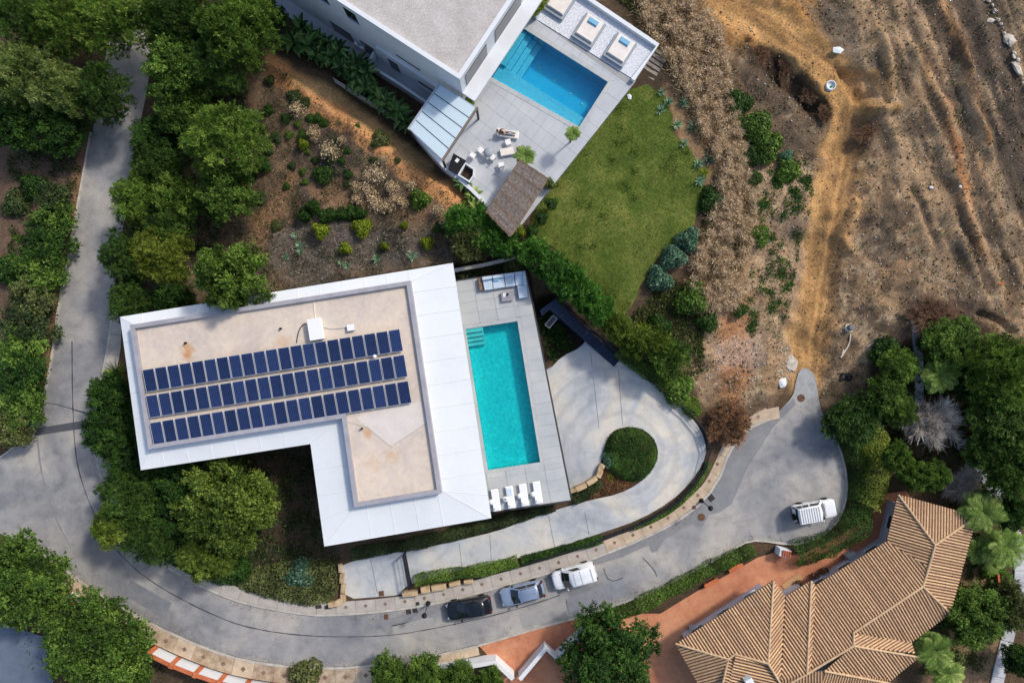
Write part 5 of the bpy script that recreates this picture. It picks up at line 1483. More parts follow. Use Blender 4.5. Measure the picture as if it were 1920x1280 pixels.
def chair(px, py, deg, lab):
    p = P(px, py, ZT2 + .5); e = empty('chair', (p.x, p.y, ZT2), lab, 'chair', 'white chairs around the round table', math.radians(deg))
    MB().bbox((0, 0, .42), (.5, .5, .06), 0, .02).build('seat', M['white_plastic'], None).parent = e
    o_ = MB().bbox((-.23, 0, .48), (.06, .5, .4), 0, .02).build('backrest', M['white_plastic']); o_.parent = e
    for sx in (-1, 1):
        for sy in (-1, 1):
            o_ = MB().box((sx * .21, sy * .21, 0), (.045, .045, .42)).build('leg', M['white_plastic']); o_.parent = e
    return e
chair(901.5, 281.5, -40, 'white chair on the house side of the round table')
chair(924, 295, 140, 'white chair next to the empty sun lounger')
chair(886, 291, 60, 'cream white chair beside the black kitchen counter')
chair(939.5, 309.5, 100, 'white chair standing alone near the thatched pergola')
p = P(915.5, 286, ZT2 + .7); e = empty('round_table', (p.x, p.y, ZT2), 'round glass table between two white chairs', 'table')
MB().lathe((p.x, p.y, ZT2 + .7), [(.42, 0), (.44, .01), (.44, .025), (.05, .03)], 24).build('table_top', M['grey_frame'], e)
MB().lathe((p.x, p.y, ZT2), [(.22, 0), (.22, .02), (.03, .04), (.03, .7)], 14).build('pedestal', M['steel_dark'], e)
k_ = empty('kitchen_counter', P(856, 305, ZT2), 'black outdoor kitchen counter beside the glass pergola', 'counter')
MB().prism(pxy([(851, 289), (873, 302), (856, 326), (841, 317)], ZT2 + .9), ZT2, ZT2 + .88).build('cabinet', M['white_wall'], k_)
MB().prism(pxy([(850, 287.5), (874.5, 301.5), (856, 328), (840, 318)], ZT2 + .92), ZT2 + .881, ZT2 + .93).build('worktop', M['black'], k_)
p = P(857, 301, ZT2 + .95); tag(MB().bbox((p.x, p.y, ZT2 + .931), (.36, .3, .05), .9, .01).build('chopping_board', M['white_plastic']), 'white tray on the black kitchen counter', 'tray')
hb = empty('planter_box', P(877, 322, ZT2), 'white open planter box with dark inside beside the kitchen counter', 'planter')
po = ccw(pxy([(872, 304), (890, 316), (889, 330), (880, 342), (858, 328)], ZT2 + .8)); pi_ = inset(po, .13)
mb = MB(); n_ = 5
vs = [(*a, ZT2) for a in po] + [(*a, ZT2 + .8) for a in po] + [(*a, ZT2 + .8) for a in pi_] + [(*a, ZT2 + .25) for a in pi_]
fs = [(r * n_ + i, r * n_ + (i + 1) % n_, (r + 1) * n_ + (i + 1) % n_, (r + 1) * n_ + i) for r in range(3) for i in range(n_)]
mb.add(vs, fs); mb.build('box', M['white_wall'], hb); MB().prism(pi_, ZT2 + .1, ZT2 + .3).build('soil', M['soil'], hb)

# person on the lounger: one continuous skinned body
def person():
    root_loc = P(953, 251, ZT2 + .35); base = Vector((root_loc.x, root_loc.y, ZT2)); a_ = math.radians(-8)
    J = {}; E = []; Rr = {}
    def j(n_, x, y, z_, r, par=None):
        J[n_] = (x, y, z_); Rr[n_] = r
        if par: E.append((par, n_))
    j('pelvis', -.30, 0, .50, .125); j('waist', -.46, 0, .585, .115, 'pelvis'); j('chest', -.66, 0, .69, .135, 'waist'); j('neckb', -.82, 0, .775, .07, 'chest'); j('neck', -.87, 0, .80, .052, 'neckb')
    j('head', -.95, 0, .85, .088, 'neck'); j('crown', -1.04, 0, .895, .075, 'head')
    for s, n_ in ((1, 'l'), (-1, 'r')):
        j(n_ + 'sh', -.76, s * .19, .73, .058, 'neckb'); j(n_ + 'el', -.50, s * .30, .58, .042, n_ + 'sh'); j(n_ + 'wr', -.30, s * .16, .64, .028, n_ + 'el')
        j(n_ + 'pa', -.24, s * .10, .645, .026, n_ + 'wr')
        for q, (dx, dy) in enumerate(((.07, -.035), (.085, -.012), (.085, .010), (.065, .030))):
            j(n_ + 'f%d' % q, -.24 + dx * .5, s * (.10 + dy), .65, .0095, n_ + 'pa'); j(n_ + 'g%d' % q, -.24 + dx, s * (.10 + dy) , .638, .008, n_ + 'f%d' % q)
        j(n_ + 't0', -.265, s * .075, .655, .0105, n_ + 'wr'); j(n_ + 't1', -.23, s * .05, .655, .0085, n_ + 't0')
        j(n_ + 'hip', -.24, s * .09, .47, .092, 'pelvis'); kz = .60 if s > 0 else .455
        j(n_ + 'kn', .18, s * .12, kz, .062, n_ + 'hip'); j(n_ + 'an', .58, s * .11, .425, .04, n_ + 'kn'); j(n_ + 'he', .63, s * .11, .43, .04, n_ + 'an'); j(n_ + 'to', .64, s * .12, .56, .028, n_ + 'he')
    names = list(J); idx = {n_: i for i, n_ in enumerate(names)}
    me = bpy.data.meshes.new('body'); me.from_pydata([J[n_] for n_ in names], [(idx[a], idx[b]) for a, b in E], [])
    o = bpy.data.objects.new('body', me); COL.objects.link(o)
    o.modifiers.new('s', 'SKIN'); sv = me.skin_vertices[0].data
    for n_ in names: sv[idx[n_]].radius = (Rr[n_],) * 2
    sv[0].use_root = True
    m2 = o.modifiers.new('d', 'SUBSURF'); m2.levels = 1; m2.render_levels = 1
    dg = bpy.context.evaluated_depsgraph_get(); ev_ = o.evaluated_get(dg); nm = bpy.data.meshes.new_from_object(ev_)
    bpy.data.objects.remove(o); nm.name = 'person'
    nm.materials.clear()
    for m_ in (mat('skin', S(206, 160, 130), fine=.05, rough=.6), mat('brown_top', S(74, 56, 52), S(58, 44, 42), scale=8, fine=.1), mat('grey_blue_trousers', S(92, 106, 124), S(78, 90, 108), scale=6, fine=.1), mat('dark_shoes', S(48, 42, 42), fine=.1)): nm.materials.append(m_)
    for pf in nm.polygons:
        x, y, z_ = pf.center
        if x > .52: mi = 3
        elif x > -.36 and z_ < .63 and not (x < -.16 and z_ > .6): mi = 2
        elif x < -.84: mi = 0
        elif abs(y) < .13 and x > -.36: mi = 0
        elif x > -.40: mi = 0
        else: mi = 1
        pf.material_index = mi; pf.use_smooth = True
    o = bpy.data.objects.new('person', nm); COL.objects.link(o); o.location = base; o.rotation_euler = (0, 0, a_)
    tag(o, 'person in dark brown top and grey-blue trousers reclining on a lounger', 'person')
    hm = mat('dark_hair', S(44, 32, 28), fine=.2, rough=.6)
    h = MB(); h.lathe((0, 0, 0), [(.03, -.10), (.085, -.07), (.103, -.01), (.10, .05), (.07, .09), (.01, .105)], 14); me = h.mesh('hair', hm)
    ho = link_mesh('hair', me, o, (-1.005, 0, .885)); ho.rotation_euler = (0, math.radians(-58), 0)
    sk = nm.materials[0]
    f = MB(); f.add([(0, -.016, 0), (0, .016, 0), (.028, 0, .006), (-.045, 0, .012)], [(0, 2, 1), (0, 3, 2), (1, 2, 3)]); no = link_mesh('nose', f.mesh('nose', sk), o, (-.955, 0, .942))
    for s in (-1, 1):
        eb = MB().lathe((0, 0, 0), [(.002, -.008), (.012, -.004), (.013, .004), (.003, .009)], 8); link_mesh('eye', eb.mesh('eye', M['black']), o, (-.985, s * .035, .944))
        er = MB().lathe((0, 0, 0), [(.006, -.03), (.02, -.01), (.02, .015), (.005, .03)], 8); link_mesh('ear', er.mesh('ear', sk), o, (-.965, s * .092, .86))
    mo = MB().box((0, 0, 0), (.012, .045, .01)); link_mesh('mouth', mo.mesh('mouth', mat('lips', S(150, 86, 80))), o, (-.915, 0, .928))
    return o
person()
q = P(957, 241, ZT2 + .4); 

# ------------------------------------------------------------------ cars
def car(label, paint, kind, px, py, deg, Ln, W, Hh):
    root = empty({'van': 'delivery_van', 'suv': 'parked_car', 'hatch': 'parked_car', 'sedan': 'parked_car'}[kind], (0, 0, 0), label, 'van' if kind == 'van' else 'car', 'vehicles parked on the street')
    h2 = Ln / 2; w2 = W / 2
    belt = {'van': .98, 'suv': 1.05, 'hatch': .92, 'sedan': .92}[kind]
    hood = {'van': .92, 'suv': 1.0, 'hatch': .86, 'sedan': .86}[kind]
    box_ = kind in ('suv',)
    cor = .16 if box_ else .34
    # lower body loft (front is +x)
    xs = [-1, -.985, -.95, -.86, -.6, -.2, .15, .42, .62, .8, .91, .97, 1]
    sec = []
    for u in xs:
        x = u * h2; e = abs(u)
        k = 1.0 - cor * max(0, (e - .78) / .22) ** 2.2 * (1.0 if u > 0 else .7)
        if u > .35: top = hood + (belt - hood) * (1 - (u - .35) / .65) ** 1.2 * 1.0 - (.10 if not box_ else .02) * max(0, (u - .75) / .25) ** 2
        else: top = belt if u > -.9 else belt - .05 * max(0, (-u - .9) / .1)
        bot = .22 + .12 * max(0, (e - .9) / .1)
        w = w2 * k
        ring = [(-w * .9, bot), (-w * .985, bot + .14), (-w, .55), (-w * .985, .74), (-w * .95, top - .07), (-w * .86, top - .012), (-w * .45, top + .022), (0, top + .03)]
        ring = ring + [(-y, z_) for y, z_ in ring[-2::-1]]
        if abs(u) == 1: ring = [(y * .93, .5 + (z_ - .5) * .75) for y, z_ in ring]
        sec.append([(x, y, z_) for y, z_ in ring])
    nr = len(sec[0]); mb = MB()
    vs = [p for s in sec for p in s]; fs = []
    for i in range(len(sec) - 1):
        for k in range(nr):
            a_, b_ = i * nr + k, i * nr + (k + 1) % nr
            fs.append((a_, b_, b_ + nr, a_ + nr))
    fs = [f[::-1] for f in fs]
    mb.add(vs, fs, 0, True); mb.add(vs, [tuple(range(nr)), tuple(range(len(vs) - 1, len(vs) - 1 - nr, -1))])
    mb.build('body', paint, root)
    # cabin
    cfg = {'van': (-.965, .56, -.93, .14, .90, .80), 'suv': (-.975, .42, -.93, .10, .94, .86), 'hatch': (-.90, .50, -.68, .06, .86, .70), 'sedan': (-.93, .50, -.62, .04, .86, .70)}[kind]
    b0, b1, t0, t1 = [c * h2 for c in cfg[:4]]; wb, wt = cfg[4] * w2, cfg[5] * w2
    zb, zt = belt - .03, Hh
    base = [(b0, -wb), (b1, -wb), (b1, wb), (b0, wb)]; top = [(t0, -wt), (t1, -wt), (t1, wt), (t0, wt)]
    mb = MB(); rnd = .10 if kind != 'suv' else .05
    lv = [(base, zb, 0), ([((b[0] + (t[0] - b[0]) * .88), b[1] + (t[1] - b[1]) * .88) for b, t in zip(base, top)], zb + (zt - zb) * .88, 0), ([(t[0] * .97, t[1] * .95) for t in top], zt - .015, 0), ([(t[0] * .86, t[1] * .72) for t in top], zt + .02, 0)]
    # front glass edge curved: add a middle vertex in front and rear edges
    vs = []; 
    for k, (q, z_, _) in enumerate(lv):
        c = .07 * h2 * (1 if k < 2 else .6)
        vs += [(*q[0], z_), ((q[0][0] + q[1][0]) / 2, q[0][1] * 1.02, z_), (*q[1], z_), (q[1][0] + c * .8, 0, z_), (*q[2], z_), ((q[2][0] + q[3][0]) / 2, q[2][1] * 1.02, z_), (*q[3], z_), (q[3][0] - c * .3, 0, z_)]
    fs = []
    for k in range(3):
        for i in range(8): fs.append((k * 8 + i, k * 8 + (i + 1) % 8, (k + 1) * 8 + (i + 1) % 8, (k + 1) * 8 + i))
    fs.append(tuple(range(24, 32)))
    mb.add(vs, fs, 0, True); mb.build('roof', paint, root)
    def glass(name, k0, k1, i0, i1, f0, f1, g0, g1, out=.012):
        """quad on the cabin side between ring columns i0,i1; f: span along, g: span up"""
        lo = [Vector(vs[i]) for i in (i0, i1)]; hi = [Vector(vs[8 + i]) for i in (i0, i1)]
        q = [lo[0].lerp(lo[1], f0).lerp(hi[0].lerp(hi[1], f0), g0), lo[0].lerp(lo[1], f1).lerp(hi[0].lerp(hi[1], f1), g0), lo[0].lerp(lo[1], f1).lerp(hi[0].lerp(hi[1], f1), g1), lo[0].lerp(lo[1], f0).lerp(hi[0].lerp(hi[1], f0), g1)]
        nn = (q[1] - q[0]).cross(q[3] - q[0]).normalized()
        if nn.z < -.2: nn = -nn
        c_ = sum(q, Vector()) / 4
        if nn.xy.dot(Vector((c_.x - (b0 + b1) / 2, c_.y))) < 0: nn = -nn
        q2 = [p + nn * out for p in q]; mb2 = MB(); mb2.add([*q, *q2], [(4, 5, 6, 7), (0, 1, 5, 4), (1, 2, 6, 5), (2, 3, 7, 6), (3, 0, 4, 7)])
        return mb2.build(name, M['glass_dark'], root)
    # windscreen in two halves joined into one pane
    def pane(name, cols, g0, g1):
        mb2 = MB()
        A_ = [Vector(vs[i]).lerp(Vector(vs[8 + i]), g0) for i in cols]; B_ = [Vector(vs[i]).lerp(Vector(vs[8 + i]), g1) for i in cols]
        cc = Vector(((b0 + b1) / 2, 0, zb)); 
        def pr(p): d = (p - cc); d.z = 0; return p + d.normalized() * .014 + Vector((0, 0, .012))
        ins = .06
        A2 = [A_[0].lerp(A_[1], ins), A_[1], A_[2].lerp(A_[1], ins)]; B2 = [B_[0].lerp(B_[1], ins), B_[1], B_[2].lerp(B_[1], ins)]
        P6 = [pr(p) for p in A2 + B2]
        mb2.add(P6, [(0, 1, 4, 3), (1, 2, 5, 4)]); return mb2.build(name, M['glass_dark'], root)
    pane('windshield', (2, 3, 4), .08, .97); pane('rear_window', (6, 7, 0), .30 if kind in ('van', 'suv') else .12, .95)
    spans = {'van': [((0, 1), .70, .98), ((1, 2), .04, .78)], 'suv': [((0, 1), .08, .46), ((0, 1), .54, .98), ((1, 2), .10, .80)], 'hatch': [((0, 1), .25, .95), ((1, 2), .05, .82)], 'sedan': [((0, 1), .28, .95), ((1, 2), .05, .82)]}[kind]
    if kind == 'van': spans = [((1, 2), .02, .62)]
    for (c0, c1), f0, f1 in spans:
        glass('side_window', 0, 0, c0, c1, f0, f1, .16, .93); m_ = {0: 6, 1: 5, 2: 4}
        glass('side_window', 0, 0, m_[c0], m_[c1], f0, f1, .16, .93)
    # wheels
    wr = .36 if kind == 'suv' else .325
    for sx in (-.60, .62):
        for sy in (-1, 1):
            wl = empty('wheel', (sx * h2, sy * (w2 - .10), wr)); wl.parent = root
            ty = MB(); prof = [(wr * .62, -.10), (wr * .95, -.105), (wr, -.07), (wr, .07), (wr * .95, .105), (wr * .62, .10)]
            ty.lathe((0, 0, 0), prof, 20); t_ = link_mesh('tyre', ty.mesh('tyre', M['rubber']), wl); t_.rotation_euler = (math.pi / 2, 0, 0)
            rm = MB(); rm.lathe((0, 0, 0), [(wr * .6, -.085), (wr * .62, -.08), (wr * .62, .08), (wr * .6, .085), (wr * .2, .06)], 14); r_ = link_mesh('rim', rm.mesh('rim', M['alloy']), wl); r_.rotation_euler = (math.pi / 2, 0, 0)
    lm = M.setdefault('lamp_glass', mat('headlamp_glass', S(150, 158, 166), fine=.1, rough=.15, spec=.8)); tm = M.setdefault('tail_glass', mat('tail_lamp_glass', S(96, 16, 18), fine=.1, rough=.2, spec=.6))
    for sy in (-1, 1):
        MB().bbox((h2 * .925, sy * w2 * .66, hood - .17), (.28, .26, .12), -sy * .45, .03).build('headlight', lm, root)
        if kind in ('van', 'suv'): MB().bbox((-h2 * .975, sy * w2 * .80, .78), (.10, .14, .42), 0, .02).build('taillight', tm, root)
        else: MB().bbox((-h2 * .93, sy * w2 * .72, .80), (.24, .30, .13), sy * .4, .02).build('taillight', tm, root)
        mr = MB(); mr.bbox((b1 - .28, sy * (w2 + .09), belt - .02), (.14, .22, .15), 0, .03); mr.build('mirror', paint if kind in ('van', 'suv') else M['black'], root)
        MB().box((-.05, sy * (w2 * .995), .70), (.16, .03, .03)).build('door_handle', M['black'], root)
    MB().bbox((h2 * .985, 0, .36), (.09, W * .72, .16), 0, .03).build('front_bumper', M['black'], root)
    MB().bbox((-h2 * .985, 0, .36), (.09, W * .78, .18), 0, .03).build('rear_bumper', M['black'] if kind != 'van' else paint, root)
    MB().box((b1 + .10, 0, hood + .055), (.025, W * .74, .012)).build('bonnet_seam', M['black'], root)
    for sy in (-1, 1):
        for f in (.30, -.12, -.5): MB().box((f * h2, sy * (w2 * 1.0), .42), (.018, .012, belt - .5)).build('door_seam', M['black'], root)
        MB().box((h2 * .70, sy * w2 * .62, hood + .012), (h2 * .42, .016, .014)).build('bonnet_crease', M['grey_frame'] if kind != 'sedan' else M['black'], root)
    MB().bbox((-h2 * .99, 0, .62), (.03, .5, .12), 0, .005).build('number_plate', M['white_plastic'], root)
    if kind == 'suv':
        for k in range(9):
            x = t0 + (t1 - t0) * (.06 + .88 * k / 8); MB().box((x, 0, zt + .07), (.09, W * .78, .04)).build('roof_rack_bar', M['white_plastic'], root)
        for sy in (-1, 1): MB().box(((t0 + t1) / 2, sy * W * .39, zt + .02), ((t1 - t0) * .96, .05, .05)).build('roof_rack_rail', M['white_plastic'], root)
        MB().lathe((0, 0, 0), [(.3, -.09), (.34, -.07), (.34, .07), (.3, .09)], 18).build('spare_wheel', M['rubber'], root).matrix_local = Matrix.Translation((-h2 - .07, -.15, .95)) @ Matrix.Rotation(math.pi / 2, 4, 'Y')
    if kind == 'van':
        for f in (.16, .9): x = t0 + (t1 - t0) * f; MB().box((x, 0, zt + .025), (.05, W * .70, .03)).build('roof_bar', M['grey_frame'], root)
        MB().box((t0 + (t1 - t0) * .62, 0, zt + .012), (.03, W * .72, .02)).build('roof_seam', M['black'], root)
    if kind in ('hatch', 'sedan'):
        for sy in (-1, 1): MB().tube((t0 * .9, sy * wt * .96, zt + .02), (t1 * .9, sy * wt * .96, zt + .02), .022).build('roof_rail', M['black'], root)
        MB().lathe((t0 * .8, 0, zt + .01), [(.05, 0), (.03, .06), (.005, .10)], 8).build('antenna', M['black'], root)
    p = P(px, py, .9); root.location = (p.x, p.y, .0); root.rotation_euler = (0, 0, math.radians(deg))
    return root
def paint(name, c, metal=0.0, rough=.25):
    m, nt, b = new_mat(name); pos = pos_of(nt)
    col = _mix(nt, 1.0, c, _ramp(nt, _noise(nt, pos, 6, 4, .7), [(.3, (.93,) * 3), (.7, (1.05,) * 3)]), 'MULTIPLY')
    nt.links.new(col, b.inputs['Base Color']); b.inputs['Roughness'].default_value = rough; b.inputs['Metallic'].default_value = metal
    b.inputs['Coat Weight'].default_value = .6; b.inputs['Coat Roughness'].default_value = .08
    return m
car('black car parked at the kerb, the one nearest the gate', paint('black_paint', S(16, 22, 30)), 'sedan', 879, 1141, 189.5, 4.4, 1.84, 1.44)
car('silver blue hatchback parked between black car and white van', paint('silver_blue_paint', S(150, 166, 190), .35), 'hatch', 979.5, 1113, 194, 4.3, 1.8, 1.48)
car('white delivery van parked behind the silver blue hatchback', paint('white_van_paint', (.80, .82, .84)), 'van', 1077, 1080, 196, 4.3, 1.82, 1.82)
car('white off-road car with ribbed roof rack in the turning circle', paint('white_suv_paint', (.80, .82, .82)), 'suv', 1528, 958, 10.5, 4.1, 1.78, 1.86)
# ------------------------------------------------------------------ foliage meshes
RNG = np.random.default_rng(7)
def unit(a): return a / np.maximum(np.linalg.norm(a, axis=1, keepdims=True), 1e-9)
def rnd_dir(n, rng): return unit(rng.normal(size=(n, 3)))
def rhombs(Cn, D, N, ln, wd, curl=0.0):
    """leaf-shaped quads: base, side, tip, side"""
    B = unit(np.cross(D, N)); ln = np.reshape(ln, (-1, 1)); wd = np.reshape(wd, (-1, 1))
    a = Cn - D * ln * .5; b = Cn + B * wd * .5 - D * ln * .05; c = Cn + D * ln * .5 - N * ln * curl; d = Cn - B * wd * .5 - D * ln * .05
    V_ = np.stack([a, b, c, d], 1).reshape(-1, 3)
    return V_, np.arange(len(Cn) * 4).reshape(-1, 4)
def leaf_mesh(name, V_, tint, mat_):
    F_ = np.arange(len(V_)).reshape(-1, 4)
    return fastmesh(name, V_, F_, mat_, attr=np.repeat(np.clip(tint, 0, 1), 4))
def place_lobes(rng, R_, z0, Hd, lr, n, sep=.6):
    pts = []; tries = 0
    while len(pts) < n and tries < n * 60:
        tries += 1
        a = rng.uniform(0, 2 * math.pi); rho = math.sqrt(rng.uniform(0, 1)) * (R_ - lr * .55) * rng.uniform(.82, 1.12)
        zc = z0 + Hd * math.sqrt(max(0.02, 1 - (rho / R_) ** 2)) * rng.uniform(.2, 1.0)
        p = np.array([rho * math.cos(a), rho * math.sin(a), zc]); r_ = lr * rng.uniform(.7, 1.25)
        if all(np.linalg.norm(p - q) > sep * (r_ + rr_) for q, rr_ in pts): pts.append((p, r_))
    return pts
def crown_mesh(name, seed, R_, z0, Hd, lr, nl, n, ln, wd, style, mat_):
    rng = np.random.default_rng(seed)
    lobes = place_lobes(rng, R_, z0, Hd, lr, nl, .72 if R_ > 3.1 else .58)
    per = max(20, n // len(lobes)); VV = []; TT = []
    for p, r_ in lobes:
        m = int(per * (r_ / lr) ** 2); ns = 34; ds = rnd_dir(ns, rng); ds[:, 2] = np.abs(ds[:, 2]) * .9 - .3 * (rng.random(ns) < .35); ds = unit(ds)
        ls = r_ * rng.uniform(.72, 1.34, ns); tsp = rng.normal(size=ns) * .13; tl = .5 + rng.normal() * .12
        q = rng.integers(0, ns, m); t = .35 + .68 * rng.random((m, 1)) ** .75; d = ds[q]
        pos = p + d * ls[q][:, None] * t * np.array([1, 1, .82]) + rng.normal(size=(m, 3)) * r_ * (.20 - .13 * t)
        if style == 'pine':
            k = 5; base = np.repeat(pos, k, 0); dd = unit(np.repeat(d, k, 0) * .9 + rng.normal(size=(m * k, 3)) * .7 + np.array([0, 0, .2]))
            L_ = ln * rng.uniform(.7, 1.3, m * k); W_ = wd * rng.uniform(.7, 1.3, m * k)
            v_, _ = rhombs(base + dd * L_[:, None] * .45, dd, rnd_dir(m * k, rng), L_, W_)
            t_ = np.repeat(tl + tsp[q] + rng.normal(size=m) * .1, k) + rng.normal(size=m * k) * .07
        else:
            nn = unit(d * .5 + np.array([0, 0, .45]) + rng.normal(size=(m, 3)) * .6); dd = unit(np.cross(nn, rnd_dir(m, rng)) + d * .5)
            L_ = ln * rng.uniform(.6, 1.4, m); W_ = wd * rng.uniform(.7, 1.3, m)
            v_, _ = rhombs(pos, dd, nn, L_, W_, .12); t_ = tl + tsp[q] + rng.normal(size=m) * .15
        VV.append(v_); TT.append(t_)
    # loose inner leaves that close the crown from below
    m = n // 8; q = [lobes[i] for i in rng.integers(0, len(lobes), m)]
    pos = np.array([a for a, _ in q]) * np.array([.8, .8, .75]) + rng.normal(size=(m, 3)) * lr * .45; pos[:, 2] += z0 * .2
    v_, _ = rhombs(pos, rnd_dir(m, rng), rnd_dir(m, rng), ln * 1.6 * np.ones(m), max(wd * 2.2, ln * .5) * np.ones(m)); VV.append(v_); TT.append(rng.normal(size=m) * .15 + .4)
    return leaf_mesh(name, np.concatenate(VV), np.concatenate(TT), mat_), lobes
def trunk_mesh(name, seed, lobes, z0, r0):
    rng = random.Random(seed); mb = MB(); fork = Vector((rng.uniform(-.2, .2), rng.uniform(-.2, .2), z0 * .75))
    mb.tube((0, 0, -.3), fork, r0, r0 * .7, n=7)
    for p, r_ in lobes[:14]:
        p = Vector(p); m0 = fork.lerp(p, .5) + Vector((rng.uniform(-.2, .2), rng.uniform(-.2, .2), -.15))
        mb.tube(fork, m0, r0 * .45, r0 * .28, n=5, caps=False); mb.tube(m0, p, r0 * .28, r0 * .08, n=5, caps=False)
    return mb.mesh(name, M['bark'])
ARCH = {}
def arch(kind, i, R_, z0, Hd, lr, nl, n, ln, wd, style):
    cm_, lb_ = crown_mesh('crown', 100 * i + hash(kind) % 97 * 0 + len(kind) * 7, R_, z0, Hd, lr, nl, n, ln, wd, style, L['pine'])
    ARCH.setdefault(kind, []).append((cm_, trunk_mesh('trunk', i, lb_, z0, R_ * .06), R_, z0 + Hd))
for i in range(4): arch('pine', i + 1, 3.2, 3.2, 2.8, .80, 36, 5600, .32, .05, 'pine')
for i in range(4): arch('broad', i + 11, 3.2, 2.4, 3.0, .80, 38, 30000, .165, .095, 'broad')
for i in range(3): arch('round', i + 21, 3.0, 2.2, 2.8, .60, 60, 30000, .15, .085, 'broad')
for i in range(2): arch('small', i + 31, 1.6, .9, 1.5, .50, 22, 8000, .13, .08, 'broad')
for i in range(3): arch('conifer', i + 41, 1.7, 1.2, 2.6, .55, 24, 1900, .42, .075, 'pine')
def set_mat(o, m):
    o.material_slots[0].link = 'OBJECT'; o.material_slots[0].material = m
trng = random.Random(3)
def tree(px, py, dpx, kind, pal, hgt, label, name='tree', cat='tree', group=None, i=None):
    V_ = ARCH[kind]; cm_, tm_, R_, H_ = V_[(trng.randrange(len(V_)) if i is None else i)]
    p = at(px, py, hgt * .72); r_ = dpx / 2 * (CAM_H - p.z - hgt * .72) / FPX
    e = empty(name, (p.x, p.y, p.z - .05), label, cat, group, trng.uniform(0, 6.28))
    sxy = r_ / R_ / 1.06; e.scale = (sxy * trng.uniform(.94, 1.06), sxy * trng.uniform(.94, 1.06), hgt / H_)
    o = link_mesh('crown', cm_, e); set_mat(o, L[pal]); link_mesh('trunk', tm_, e)
    return e
L['bright'] = leaf_mat('bright_pine_needles', S(52, 72, 20), S(92, 114, 40), S(142, 160, 72))
L['yellow'] = leaf_mat('yellowish_needles', S(66, 82, 20), S(114, 130, 46), S(164, 172, 80))
